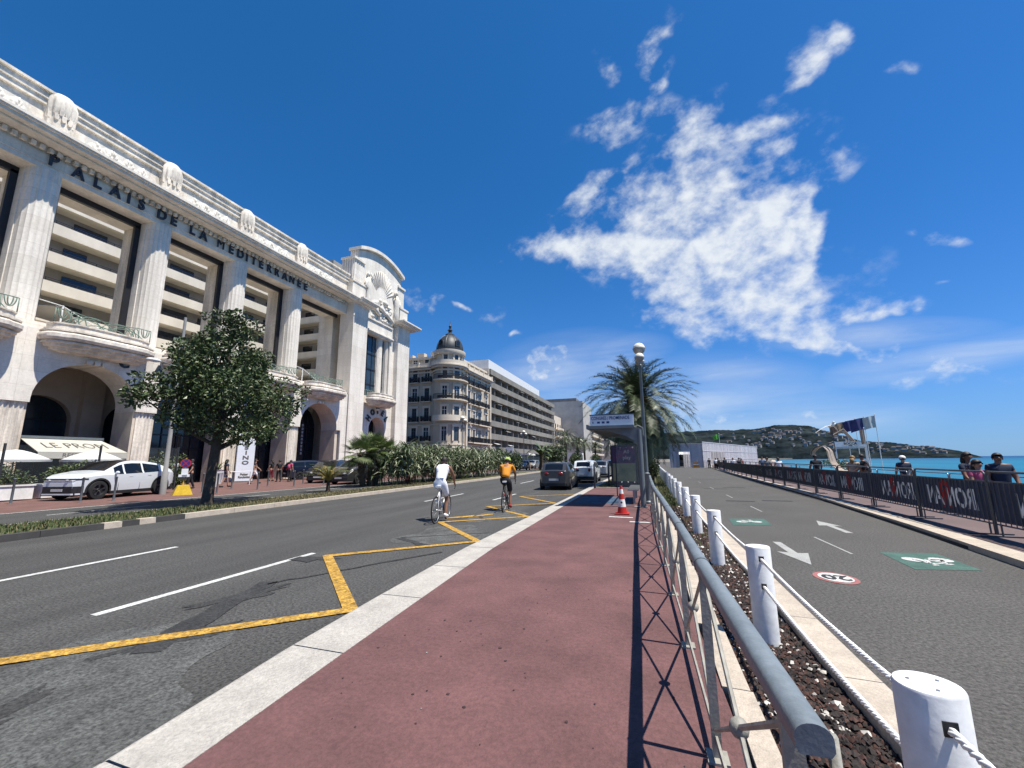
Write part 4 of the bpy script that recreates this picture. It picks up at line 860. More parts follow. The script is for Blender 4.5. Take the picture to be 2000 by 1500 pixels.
for k in range(8):
    a = k*pi/4+.2; b.tube([(TX+q*1.01*cos(a), TY+q*1.01*sin(a), z) for q, z in prof[:7]], .07, 5)
o = dp(b, 'dome', 'slate', smooth=40)
for a in (-.45, -1.75):
    b = MB(); m_ = T_(TX, TY, 0) @ RZ(a); b.prism([(-.5, 22.9), (.5, 22.9), (.5, 23.6)]+[(.5*cos(pi*i/8), 23.6+.5*sin(pi*i/8)) for i in range(1, 8)]+[(-.5, 23.6)], 1.5, 2.62, m_ @ FACE_X)
    b.build('dormer', 'slate', o); b = MB(); b.prism([(-.33, 23.1), (.33, 23.1), (.33, 23.6)]+[(.33*cos(pi*i/8), 23.6+.33*sin(pi*i/8)) for i in range(1, 8)]+[(-.33, 23.6)], 2.625, 2.65, m_ @ FACE_X); b.build('dormer_pane', 'glass_dark', o)
def opening(mtx, w_, h, bal, parent=dm, sh=True):
    # local: x along the wall, y up, z outwards
    b = MB(); b.box(-w_/2, w_/2, 0, h, .02, .05, mtx); o = dp(b, 'window', 'glass_blue'); b = MB()
    for s in (-1, 1): b.box(s*w_/2-.16, s*w_/2+.16, -.05, h+.16, .02, .14, mtx)
    b.box(-w_/2-.2, w_/2+.2, h+.02, h+.42, .02, .22, mtx); b.build('surround', 'cream_trim', o)
    b = MB()
    for s in (-w_/2+.03, -.035, w_/2-.1): b.box(s, s+.07, 0, h, .05, .08, mtx)
    b.box(-w_/2, w_/2, h*.74, h*.74+.07, .05, .079, mtx); b.build('sash', 'white_paint' if R.random() < .5 else 'shutter_grey', o)
    if bal:
        b = MB(); b.box(-w_/2-.35, w_/2+.35, -.2, -.06, .03, .62, mtx); b.build('balcony_slab', 'cream_trim', o)
        b = MB(); hw = w_/2+.3; b.box(-hw, hw, .92, .98, .52, .58, mtx); b.box(-hw, hw, 0, .05, .52, .58, mtx); n = int(hw*2/.13)
        for i in range(n+1): b.box(-hw+i*2*hw/n-.015, -hw+i*2*hw/n+.015, .05, .92, .54, .565, mtx)
        b.box(-hw*.8, hw*.8, .25, .75, .53, .55, mtx)
        for s in (-hw, hw-.03): b.box(s, s+.03, 0, .98, .03, .55, mtx)
        b.build('balcony_grille', 'iron_black', o)
PX = lambda y, z: T_(-33.0, y, z) @ FACE_X
PMY = lambda x, z: T_(x, 60.2, z) @ FACE_mY
for k, z in enumerate(LV):
    h = 2.5 if k else 3.2
    for y in (65.3, 67.6, 70.2, 73.6): opening(PX(y, z+.5), 1.25 if y != 70.2 else 1.7, h, k > 0)
    for x in (-39.0, -41.6, -44.6): opening(PMY(x, z+.5), 1.3, h, k > 0)
    for a in (-1.35, -.55, .25):
        opening(T_(TX, TY, z+.5) @ RZ(a) @ T_(TR*.985, 0, 0) @ FACE_X, 1.15 if a != -.55 else 1.35, h, False)
for y in (65.5, 68.5, 71.5, 74): opening(PX(y, 19.35) @ T_(0, 0, -1.0), 1.1, 1.5, False)
for x in (-39.5, -42.0, -45): opening(T_(x, 60.75, 19.35) @ FACE_mY, 1.2, 1.5, False)
for a in (-1.35, -.55, .25): opening(T_(TX, TY, 19.5) @ RZ(a) @ T_(TR-.32, 0, 0) @ FACE_X, 1.05, 1.6, False)
for z, iron in ((8.8-.25, 0), (12.6-.25, 1), (16.3-.25, 1)):
    b = MB(); b.lathe([(TR-.3, z), (TR+.55, z+.1), (TR+.8, z+.1), (TR+.8, z+.3), (TR-.3, z+.3)], 40, (TX, TY, 0), -2.0, .75); o = dp(b, 'turret_balcony', 'cream_trim'); b = MB()
    if iron:
        b.lathe([(TR+.70, z+1.2), (TR+.76, z+1.2), (TR+.76, z+1.27), (TR+.70, z+1.27)], 40, (TX, TY, 0), -2.0, .75)
        for i in range(64):
            a = -2+2.75*i/63; x, y = TX+(TR+.73)*cos(a), TY+(TR+.73)*sin(a); b.box(x-.02, x+.02, y-.02, y+.02, z+.3, z+1.2)
        b.lathe([(TR+.73, z+.45), (TR+.73, z+.95)], 40, (TX, TY, 0), -1.7, -.9); b.lathe([(TR+.73, z+.45), (TR+.73, z+.95)], 40, (TX, TY, 0), -.8, .1)
        b.build('balcony_grille', 'iron_black', o)
    else:
        b.lathe([(TR+.55, z+.3), (TR+.8, z+.3), (TR+.8, z+1.15), (TR+.55, z+1.15)], 40, (TX, TY, 0), -2.0, .75); b.build('parapet', 'cream_trim', o)
for y0, y1, z in ((68.6, 71.4, 12.1), (68.6, 74.8, 8.3), (68.6, 71.4, 15.8), (66, 75.2, 4.6)):
    b = MB(); b.box(-32.98, -32.1, y0, y1, z+.2, z+.42); o = dp(b, 'long_balcony', 'cream_trim'); b = MB()
    b.box(-32.16, -32.1, y0, y1, z+1.35, z+1.42)
    for i in range(int((y1-y0)/.14)): b.box(-32.15, -32.12, y0+.14*i, y0+.14*i+.035, z+.42, z+1.35)
    b.build('balcony_grille', 'iron_black', o)
for y in (63.7, 75.3): b = MB(); b.box(-32.98, -32.6, y, y+.5, 0, 18.5); dp(b, 'pilaster', 'cream_trim')
# ================================================================ long modern block
mb_ = thing('apartment_block', 'long modern apartment block with dark balcony bands and a white roof storey', 'building', (-36, 105, 0), world=True)
def mp_(b, n, m, **k): return b.build(n, m, k.pop('parent', mb_), **k)
b = MB(); b.box(-55, -35.0, 76.5, 138, 0, 22.0); mp_(b, 'wall', 'concrete_grey'); b = MB(); b.box(-50, -34.2, 76.6, 133, 22.001, 22.4); b.box(-50, -33.6, 76.6, 119, 22.401, 24.5); mp_(b, 'roof_storey', 'white_paint')
b = MB(); b.box(-55, -33.4, 76.2, 76.49, 0, 22.3); mp_(b, 'end_wall', 'cream_trim')
b = MB()
for i in range(6): b.box(-33.9, -33.1, 76.0, 76.19, 3+3.15*i, 4.9+3.15*i)
mp_(b, 'balcony_screen', 'frond_dead')
for k in range(7):
    z = 21.2-2.95*k; b = MB(); b.box(-34.99, -33.0, 76.5, 138, z-.25, z); b.box(-33.25, -33.0, 76.5, 138, z+.001, z+1.02); mp_(b, 'balcony', 'block_band')
    for i in range(14):
        if k: b = MB(); y = 77.5+4.2*i+R.uniform(-.3, .3); b.box(-34.99, -34.9, y, y+R.choice((1.3, 2.2)), z+.1, z+2.35); mp_(b, 'window', 'glass_dark')
        if k: b = MB(); b.box(-34.98, -33.3, 79.6+4.2*i, 79.75+4.2*i, z+1.03, z+2.68); mp_(b, 'party_screen', 'recess_wall')
for (y, z) in ((82, 16), (90, 13), (97, 18.8), (80, 12.9), (88, 3.5), (79, 3.6), (104, 16), (111, 18.9), (93, 9.9), (86, 6.9), (118, 13), (124, 9.9), (108, 6.9), (100, 9.9), (115, 16), (128, 18.9)):
    b = MB(); b.add([(-34.9,y,z+2.2),(-34.9,y+2.6,z+2.2),(-32.6,y+2.6,z+1.55),(-32.6,y,z+1.55),(-34.9,y,z+2.15),(-34.9,y+2.6,z+2.15),(-32.6,y+2.6,z+1.5),(-32.6,y,z+1.5)], [(0,3,2,1),(4,5,6,7),(2,3,7,6)]); mp_(b, 'sun_blind', 'canvas_white')
b = MB(); b.box(-36, -33.3, 77, 137, 0, 2.9); mp_(b, 'shop_front', 'glass_blue')
# ================================================================ farther buildings
def block(lab, x0, x1, y0, y1, h, m, fl, wins=True, roof=True):
    t = thing('city_building', lab, 'building', ((x0+x1)/2, (y0+y1)/2, 0), world=True)
    b = MB(); b.box(x0, x1, y0, y1, 0, h); b.build('wall', m, t)
    if roof:
        b = MB(); b.box(x0+2, x1-3, y0+2, y1-2, h+.001, h+1.6)
        for i in range(6): b.box(x0+3+2.2*i, x0+3.5+2.2*i, y0+3, y0+3.5, h+1.6, h+2.4+.4*(i % 3))
        b.build('roof', 'roof_grey', t)
    if wins:
        n = min(18, int((y1-y0)/4))
        for k in range(fl):
            for i in range(n): b = MB(); b.box(x1+.01, x1+.06, y0+1.2+4*i, y0+2.8+4*i, 1+3.1*k, 3+3.1*k); b.build('window', 'glass_dark', t)
        for k in range(1, fl): b = MB(); b.box(x1+.07, x1+1.2, y0+.4, y1-.4, .5+3.1*k, .7+3.1*k); b.box(x1+1.1, x1+1.2, y0+.4, y1-.4, .7+3.1*k, 1.5+3.1*k); b.build('balcony', 'cream_trim', t)
    return t
t = block('tall blank grey wall of the block at the end of the row', -62, -24.5, 152, 175, 25.5, 'concrete_grey', 8, False)
block('low stepped white terrace house beside the long modern block', -52, -33.6, 139, 151, 18.5, 'cream_trim', 5)
block('distant cream block beyond the blank grey wall', -50, -27, 185, 235, 17, 'cream_render', 5); block('farthest pale block where the road ends', -46, -24, 250, 330, 14, 'cream_trim', 4)
block('low white shop building behind the median palms', -30, -20.5, 112, 126, 3.6, 'white_paint', 1, True, False)
# ================================================================ vegetation
def leafcloud(b, n, blobs, size, ratio=.55, rnd=R, tilt=.8):
    tw = sum(q[6] for q in blobs)
    for (x, y, z, rx, ry, rz, wt) in blobs:
        for i in range(int(n*wt/tw)):
            while True:
                p = V((rnd.uniform(-1, 1), rnd.uniform(-1, 1), rnd.uniform(-1, 1))); l = p.length
                if l < 1 and rnd.random() < .25+.75*l*l: break
            c = V((x+p.x*rx, y+p.y*ry, z+p.z*rz)); s = size*rnd.uniform(.6, 1.35)
            d = V((p.x+rnd.uniform(-tilt, tilt), p.y+rnd.uniform(-tilt, tilt), p.z*.6+rnd.uniform(-tilt, tilt)))
            d = d.normalized() if d.length > .01 else V((0, 0, 1))
            q = d.cross(V((rnd.uniform(-1, 1), rnd.uniform(-1, 1), rnd.uniform(-1, 1)))); q = q.normalized() if q.length > .01 else V((1, 0, 0))
            e = d*s; g = q*s*ratio*.5; up = d.cross(q)*s*.10
            b.k = rnd.choice((0, 0, 0, 1, 1, 2)) if len(b.pal) > 2 else (0 if len(b.pal) < 2 else rnd.choice((0, 0, 1)))
            b.add([c-e*.5, c+g+up, c+e*.5, c-g+up], [(0, 1, 2, 3)])
def LB(*p): b = MB(); b.pal = p; return b
tr = thing('street_tree', 'dense dark green street tree on the grass strip in front of the palace', 'tree', (-14.9, 9.1, 0), world=True)
b = MB(); b.tube([(-14.9,9.1,-.05),(-14.9,9.1,.25),(-14.88,9.12,1.0),(-14.86,9.15,1.9),(-14.85,9.2,2.8),(-14.8,9.25,4.2),(-14.8,9.2,6.2)], [.23,.17,.15,.145,.14,.09,.03], 10)
for (a, z0, dx, dy, dz, q) in ((0,2.0,.6,2.0,1.6,.07),(0,2.1,-.5,-2.0,1.5,.07),(0,2.4,1.2,-.8,2.0,.06),(0,2.6,-1.3,.9,1.9,.06),(0,2.9,.5,1.3,2.4,.05),(0,3.0,-.4,-1.1,2.5,.05),(0,1.9,1.0,.9,1.0,.05)):
    b.tube([(-14.86,9.16,z0),(-14.86+dx*.4,9.16+dy*.45,z0+dz*.35),(-14.86+dx,9.16+dy,z0+dz)], [q,q*.7,q*.25], 7)
b.build('trunk', 'bark', tr, smooth=60)
b = LB('leaf_dark', 'leaf_mid', 'leaf_pale'); bl = []
rt = random.Random(21)
for (y, z, ry, rz, w_) in ((9.2,4.2,1.9,1.25,8),(8.2,3.9,1.3,1.0,5),(10.6,3.9,1.3,1.0,5),(9.3,5.6,1.35,.95,5),(8.3,5.5,.8,.7,2),(10.2,5.3,.8,.75,2),(9.5,6.5,.8,.65,2.4),(9.0,6.9,.35,.4,.8),(6.9,3.75,.75,.35,1.4),(7.0,4.3,.6,.35,.8),(11.9,3.9,.6,.55,1.6),(11.4,3.0,.7,.45,1.4),(9.5,2.75,1.7,.6,4),(8.0,3.0,.8,.5,1.6),(7.6,5.1,.5,.4,.8),(10.9,4.7,.7,.6,1.6)):
    for k in range(3): bl.append((-14.9+rt.uniform(-1.1, 1.1)*(1 if ry > .8 else .5), y+rt.uniform(-.3, .3), z+rt.uniform(-.2, .2), min(1.6, ry*.95)*rt.uniform(.7, 1), ry*rt.uniform(.6, .95), rz*rt.uniform(.6, 1), w_))
leafcloud(b, 17500, bl, .155, .5, rt)
for i in range(60):                                  # sprigs that break the outline
    q = rt.choice(bl); a = rt.uniform(0, 6.28); e = rt.uniform(-.4, 1.2); leafcloud(b, 26, [(q[0]+q[3]*cos(a)*.9, q[1]+q[4]*sin(a)*1.02, q[2]+q[5]*e*.9, .16, .2, .22, 1)], .15, .5, rt)
b.v = [(x, 9.2+(y-9.2)*.85, z) for x, y, z in b.v]; b.build('crown', ['leaf_dark', 'leaf_mid', 'leaf_pale'], tr, smooth=None)
def bush(lab, x, y, rx, ry, h, n, pal=('leaf_dark', 'leaf_mid', 'leaf_pale'), size=.13, name='shrub', cat='shrub', group=None, seed=0):
    rn = random.Random(seed+int(x*7+y*3)); t = thing(name, lab, cat, (x, y, 0), group=group); b = LB(*pal); bl = []
    for k in range(7): bl.append((rn.uniform(-.5, .5)*rx, rn.uniform(-.5, .5)*ry, h*rn.uniform(.35, .72), rx*rn.uniform(.4, .7), ry*rn.uniform(.4, .7), h*rn.uniform(.22, .42), rn.uniform(.6, 1.4)))
    leafcloud(b, n, bl, size, .5, rn); b.build('foliage', list(pal), t, smooth=None)
    b = MB()
    for k in range(4): b.tube([(rn.uniform(-.2, .2)*rx, rn.uniform(-.2, .2)*ry, 0), (rn.uniform(-.5, .5)*rx, rn.uniform(-.5, .5)*ry, h*.6)], [.05, .02], 5)
    b.build('stem', 'bark', t); return t
bush('dark green terrace hedge bush at the left picture edge', -26.5, 5.9, .9, 1.2, 2.05, 2200)
bush('green terrace bush under the left parasol', -26.3, 8.1, .8, 1.1, 1.75, 1800)
bush('green terrace bush behind the white car bonnet', -26.0, 10.0, .8, 1.2, 1.6500000000000001, 1800, ('leaf_mid', 'leaf_pale', 'leaf_dark'))
bush('light green terrace bush above the white car roof', -27.0, 13.6, .8, 1.0, 1.95, 1700, ('leaf_pale', 'leaf_mid', 'leaf_mid'))
bush('dark terrace bush next to the fluted pier', -27.3, 14.9, .7, .8, 1.9, 1500)
bush('dark broad shrub at the far end of the reeds', -15.6, 37.5, 1.6, 2.4, 2.9, 3800, ('leaf_dark', 'leaf_dark', 'leaf_mid'), .2)
bush('dark shrub behind the orange cyclist', -15.4, 42.5, 1.4, 2.2, 2.5, 3000, ('leaf_dark', 'leaf_dark', 'leaf_mid'), .2)
bush('red flowering low shrub at the foot of the reeds', -14.6, 20.6, .35, .7, .55, 500, ('cloth_maroon', 'leaf_dark', 'cloth_maroon'), .1)
bush('rusty brown low shrub beside the reeds', -14.3, 24.6, .4, .8, .8, 600, ('frond_dead', 'leaf_mid', 'leaf_dark'), .1)
bush('big rounded dark shrub behind the grey hatchback', -15.2, 62, 2.4, 3.6, 4.6, 4200, ('leaf_dark', 'leaf_mid', 'leaf_dark'), .28)
bush('round dark shrub beyond the white hatchback', -14.6, 78, 1.8, 2.6, 3.4, 2400, ('leaf_mid', 'leaf_dark', 'leaf_dark'), .28)
bush('low dark bush far along the median', -13.5, 100, 1.6, 3, 2.8, 1600, ('leaf_dark', 'leaf_dark', 'leaf_mid'), .3)
bush('pale green low bush left of the advertising panel', -2.4, 44, .8, 1.2, 1.5, 1200, ('leaf_pale', 'leaf_mid', 'leaf_mid'), .15)
bush('dark bush under the big palm right of the shelter post', .0, 27.0, .8, 1.4, 1.6, 1500, ('leaf_dark', 'leaf_dark', 'leaf_mid'), .16)
bush('dark far bush right of the lamp row', -.2, 48, .7, 4.5, 2.6, 2200, ('leaf_dark', 'leaf_dark', 'leaf_mid'), .2)
# reeds: arching blades in separate clumps
def reed_clump(lab, x, y, sd, n=950, h=2.5):
    rn = random.Random(sd); t = thing('reed_clump', lab, 'reeds', (x, y, 0), group='reed clumps on the median'); b = MB()
    hc = [(rn.gauss(0, .7), rn.gauss(0, .95), h*(.45+.55*rn.random()**.6)) for _ in range(75)]
    for i in range(n):                                   # leaves spring from the canes at all heights and arch outwards
        a = rn.uniform(0, 6.283); bx, by, hh = rn.choice(hc); z0 = hh*(.15+.85*rn.random()**.65); ln = rn.uniform(.6, 1.5); wd = rn.uniform(.020, .046); e = rn.uniform(.35, 1.25); b.k = 1 if rn.random() < .32 else 0
        p = V((bx+rn.uniform(-.1, .1), by+rn.uniform(-.1, .1), z0)); hd = V((cos(a), sin(a), 0)); sd_ = V((-sin(a), cos(a), 0))*wd; ca = rn.uniform(.35, .75); vs = []
        for k in range(5):
            q = (.5, 1.1, 1.1, .7, .04)[k]; tw = V((0, 0, rn.uniform(-.01, .01))); vs += [p+sd_*q+tw, p-sd_*q-tw]; p = p+(hd*cos(e)+V((0, 0, 1))*sin(e))*ln/4; e -= ca
        b.add(vs, [(0,1,3,2), (2,3,5,4), (4,5,7,6), (6,7,9,8)])
    b.build('blades', ['reed', 'reed_pale'], t, smooth=None); b = MB()
    for i in range(46): bx, by = rn.gauss(0, .6), rn.gauss(0, .8); b.tube([(bx, by, 0), (bx+rn.uniform(-.2, .2), by+rn.uniform(-.2, .2), h*rn.uniform(.6, .9))], [.016, .008], 4)
    b.build('canes', 'leaf_mid', t); return t
for i, (x, y, l) in enumerate(((-15.6,20.6,'leftmost reed clump right behind the fan palms'),(-15.9,22.6,'reed clump behind the white cyclist, left part'),(-15.3,24.8,'reed clump just above the white cyclist head'),(-16.0,26.9,'reed clump behind the red toy windmill'),(-15.4,29.0,'reed clump midway between the two cyclists'),(-16.0,31.2,'reed clump left of the orange cyclist'),(-15.3,33.4,'rightmost reed clump by the dark shrub'))):
    reed_clump(l, x, y, 50+i)
t = thing('toy_windmill', 'small red and white toy windmill stuck in the reeds', 'windmill', (-14.7, 24.0, 0))
b = MB(); b.tube([(0,0,0),(0,0,1.15)], .015, 5); b.build('stick', 'white_paint', t); b = MB()
for k in range(8): a = k*pi/4; b.k = k % 3 == 2; b.quad((.03,0,1.25),(.05,.3*cos(a),1.25+.3*sin(a)),(.02,.3*cos(a+.6),1.25+.3*sin(a+.6)))
b.build('sail', ['cone_red', 'white_paint'], t, smooth=None)
def palm_mesh(nf, L_, sd, droop=1.0, mats=('frond', 'frond_pale'), leaf=.42, top=1.25, low=-.55, nl=22, wl=.035, dead=0.0):
    rn = random.Random(sd); b = MB()
    for i in range(nf):
        fr = i/(nf-1); el = top+(low-top)*fr**.85+rn.uniform(-.1, .1); az = i*2.39996+rn.uniform(-.2, .2); ln = L_*rn.uniform(.86, 1.08)*(1-.15*(fr < .15)); hd = V((cos(az), sin(az), 0))
        pts = []; p = V((0, 0, 0)); e = el
        for k in range(10): pts.append(p.copy()); p = p+(hd*cos(e)+V((0, 0, 1))*sin(e))*ln/9; e -= droop*(.07+.022*k)*(1.2 if fr < .6 else .8)
        b.k = 1 if rn.random() < .25 else 0
        if dead and fr > 1-dead: b.k = 2
        side = V((-sin(az), cos(az), 0))
        for k in range(9):
            w0 = .035*(1-k/9)+.006; b.add([pts[k]+side*w0, pts[k]-side*w0, pts[k+1]-side*w0*.8, pts[k+1]+side*w0*.8], [(0, 1, 2, 3)])
        for k in range(nl):
            q = .12+.87*k/nl; j = q*9; j0 = int(j); base = pts[j0].lerp(pts[min(9, j0+1)], j-j0); d = (pts[min(9, j0+1)]-pts[j0]).normalized(); upv = side.cross(d)*-1
            ll = leaf*(1.0-abs(q-.5)*.9)*rn.uniform(.85, 1.1)
            for s in (-1, 1):
                t_ = (d*.62+side*s*.72+upv*rn.uniform(-.10, .28)).normalized()*ll; wv = d*wl
                b.add([base-wv*.5, base+wv*.5, base+t_+V((0, 0, -.12*ll))], [(0, 1, 2)])
    return b
def palm(lab, x, y, h, nf, L_, sd, rad=.2, group=None, z=0, **k):
    t = thing('palm_tree', lab, 'palm', (x, y, z), R.uniform(0, 6), group); rn = random.Random(sd)
    b = MB(); pts = []; rs = []; n = int(h*5)+2
    for i in range(n+1): q = i/n; pts.append((.06*sin(q*2), .04*sin(q*3), h*q)); rs.append(rad*(1.25-.3*q if q < .9 else 1.15)*(1+.09*(i % 2)))
    b.tube(pts, rs, 9); b.build('trunk', 'bark_palm', t, smooth=None)
    b = palm_mesh(nf, L_, sd, **k); b.v = [(p[0], p[1], p[2]+h) for p in b.v]; mats = ['frond', 'frond_pale'] + (['frond_dead'] if k.get('dead') else []); b.build('crown', mats, t, smooth=None)
    return t
bp_ = palm('big date palm with drooping fronds and orange fruit behind the bus shelter', -.55, 24.0, 4.9, 185, 3.95, 5, .30, droop=.86, leaf=.62, nl=44, wl=.058, low=-1.15, top=1.5)
b = MB(); rn = random.Random(4)
for i in range(14):
    a = rn.uniform(0, 6.28); q = rn.uniform(.3, .75); b.tube([(0,0,5.15),(.3*cos(a),.3*sin(a),5.35),(q*cos(a),q*sin(a),5.0)], .025, 5)
    for k in range(14): b.ball((q*cos(a)+rn.gauss(0,.09), q*sin(a)+rn.gauss(0,.09), 4.95+rn.gauss(0,.13)), .045, n=5, m=4)
b.build('date_cluster', 'dates', bp_)
b = MB()
for i in range(120): a = rn.uniform(0, 6.28); z = 3.9+1.2*rn.random(); b.tube([(.3*cos(a),.3*sin(a),z),(.48*cos(a),.48*sin(a),z+.22)], [.06,.02], 4)
b.build('leaf_base', 'bark_palm', bp_)
for i, (x, y, h, L_, l) in enumerate(((-1.6,40,3.6,2.3,'date palm seen left of the shelter roof, nearest of that row'),(-2.0,50,4.2,2.5,'second palm of the row beyond the shelter'),(-1.2,58,4.6,2.6,'palm seen between the shelter roof and the advertising panel'),(-2.4,70,5.0,2.7,'palm of the far row close to the blank grey wall'),(-1.0,82,5.0,2.7,'farthest palm of the row beyond the shelter'),
      (-14.4,68,5.6,3.0,'slim palm rising from the median in front of the blank grey wall'),(-14.3,80,5.2,2.8,'palm right of the slim median palm'),(-14.8,92,5.4,2.8,'hazy median palm behind the slim palm'),(-13.9,105,5.2,2.8,'farthest palm along the median strip'))):
    palm(l, x, y, h, 58, L_, 30+i, .22, 'palms along the road', droop=1.1, leaf=.55, nl=20, wl=.075)
# broad-leaved banana-like plant
t = thing('banana_plant', 'tall banana plant with broad upright leaves on the median', 'plant', (-15.2, 54, 0)); rn = random.Random(9)
b = MB(); b.tube([(0,0,0),(.05,0,2.6)], [.28,.2], 8); b.build('trunk', 'bark_palm', t); b = MB()
for i in range(20):
    a = rn.uniform(0, 6.28); e = rn.uniform(.5, 1.35); ln = rn.uniform(2.0, 3.2); p = V((0, 0, 1.8+.06*i)); hd = V((cos(a), sin(a), 0)); sd_ = V((-sin(a), cos(a), 0)); vs = []; b.k = i % 5 == 0
    for k in range(9):
        wv = (.05, .1, .28, .38, .40, .38, .3, .2, .03)[k]; vs += [p+sd_*wv+V((0,0,.1*wv)), p, p-sd_*wv+V((0,0,.1*wv))]; p = p+(hd*cos(e)+V((0,0,1))*sin(e))*ln/8; e -= .17
    b.add(vs, [q for k in range(8) for q in ((k*3, k*3+1, k*3+4, k*3+3), (k*3+1, k*3+2, k*3+5, k*3+4))])
b.build('leaf', ['leaf_mid', 'leaf_pale'], t, smooth=180)
# fan palms and small golden palm
def fan_palm(lab, x, y, h, sd, n=26, rl=.75, mats=('fan_leaf', 'leaf_pale', 'leaf_dark'), lean=(0, 0), low=-.9):
    rn = random.Random(sd); t = thing('fan_palm', lab, 'palm', (x, y, 0), group='fan palms of one clump')
    b = MB(); nn_ = 9; b.tube([(lean[0]*i/nn_, lean[1]*i/nn_, h*i/nn_) for i in range(nn_+1)], [.16+.02*(i % 2) for i in range(nn_+1)], 8)
    for i in range(70): a = rn.uniform(0, 6.28); q = rn.random(); b.tube([(lean[0]*q+.14*cos(a), lean[1]*q+.14*sin(a), h*q), (lean[0]*q+.26*cos(a), lean[1]*q+.26*sin(a), h*q+.18)], [.03, .01], 4)
    b.build('trunk', 'bark_palm', t, smooth=None); b = MB()
    for i in range(n):
        a = i*2.4+rn.uniform(-.3, .3); e = 1.3+(low-1.3)*(i/n)+rn.uniform(-.15, .15); d = V((cos(a)*cos(e), sin(a)*cos(e), sin(e))); o = V((lean[0], lean[1], h)); st_ = rn.uniform(.45, .8); c = o+d*st_; sd_ = V((-sin(a), cos(a), 0)); upv = d.cross(sd_)*-1
        b.k = 2 if i > n*.75 else (1 if rn.random() < .3 else 0)
        b.add([o+sd_*.015, o-sd_*.015, c-sd_*.012, c+sd_*.012], [(0, 1, 2, 3)])
        for k in range(22):
            g = -1.75+3.5*k/21; dd = (d*cos(g)+sd_*sin(g)+upv*.12); ln = rl*(1-.22*abs(g)/1.75)*rn.uniform(.9, 1.08); w_ = sd_*cos(g)-d*sin(g)
            b.add([c, c+dd*ln*.55+w_*.026, c+dd*ln-V((0,0,.14*ln)), c+dd*ln*.55-w_*.026], [(0, 1, 2, 3)])
    b.build('crown', list(mats), t, smooth=None)
fan_palm('left trunk of the fan palm clump, crown leaning left', -16.4, 18.55, 1.95, 1, lean=(.1, -.55)); fan_palm('tallest fan palm in the middle of the clump', -16.3, 19.0, 2.25, 2, 30, .85, lean=(0, .15)); fan_palm('right fan palm of the clump with its trunk leaning right', -16.2, 19.3, 1.95, 3, lean=(.1, .75))
t = thing('golden_palm', 'small yellowing feather palm on a short trunk on the grass strip', 'palm', (-15.3, 14.85, 0)); b = MB(); b.tube([(0,0,-.05),(0,0,.12),(0,0,.5)], [.15,.10,.075], 9); b.build('trunk', 'bark_palm', t)
b = palm_mesh(34, 1.4, 77, .95, leaf=.24, top=1.5, low=.55, nl=26, wl=.024); b.v = [(p[0], p[1], p[2]+.5) for p in b.v]; b.build('crown', ['fan_gold', 'fan_leaf'], t, smooth=None)
# ================================================================ people
def skin_bake(pts, edges, sub=1):
    me = bpy.data.meshes.new('tmp'); me.from_pydata([p[0] for p in pts], edges, [])
    o = bpy.data.objects.new('tmp', me); COL.objects.link(o)
    md = o.modifiers.new('s', 'SKIN'); md.use_smooth_shade = True
    if not me.skin_vertices: me.skin_vertices.new() if hasattr(me.skin_vertices, 'new') else None
    sv_ = me.skin_vertices[0].data
    for i, p in enumerate(pts): sv_[i].radius = (p[1], p[1]) if not isinstance(p[1], tuple) else p[1]; sv_[i].use_root = (i == 0)
    ss = o.modifiers.new('u', 'SUBSURF'); ss.levels = sub; ss.render_levels = sub
    dg = bpy.context.evaluated_depsgraph_get(); m2 = bpy.data.meshes.new_from_object(o.evaluated_get(dg))
    vs = [v.co.copy() for v in m2.vertices]; fs = [tuple(p.vertices) for p in m2.polygons]
    bpy.data.objects.remove(o); bpy.data.meshes.remove(me); bpy.data.meshes.remove(m2)
    return vs, fs
def stand(h=1.72, arm=(.05, .05), stride=0.0, elbow=.10, lean=0.0):
    k = h/1.72; J = dict(pel=(0,0,.95), wst=(0,.01,1.08), chs=(0,lean*.5,1.28), nek=(0,lean*.8,1.475), hed=(0,.02+lean,1.595), top=(0,.01+lean,1.66))
    for s, n, st, ar in ((-1,'L',stride,arm[0]), (1,'R',-stride,arm[1])):
        J['sh'+n] = (s*.175, lean*.6, 1.41); J['el'+n] = (s*.235, ar*.5+lean*.5, 1.14); J['ha'+n] = (s*.225, ar+elbow+lean*.4, .90+ar*.25); J['fi'+n] = (s*.22, ar+elbow+.03+lean*.4, .82+ar*.28)
        J['hi'+n] = (s*.095, 0, .90); J['kn'+n] = (s*.10, st*.5+.03, .50); J['an'+n] = (s*.10, st-.03, .085); J['to'+n] = (s*.115, st+.13, .035)
    return {a: V(b)*k for a, b in J.items()}
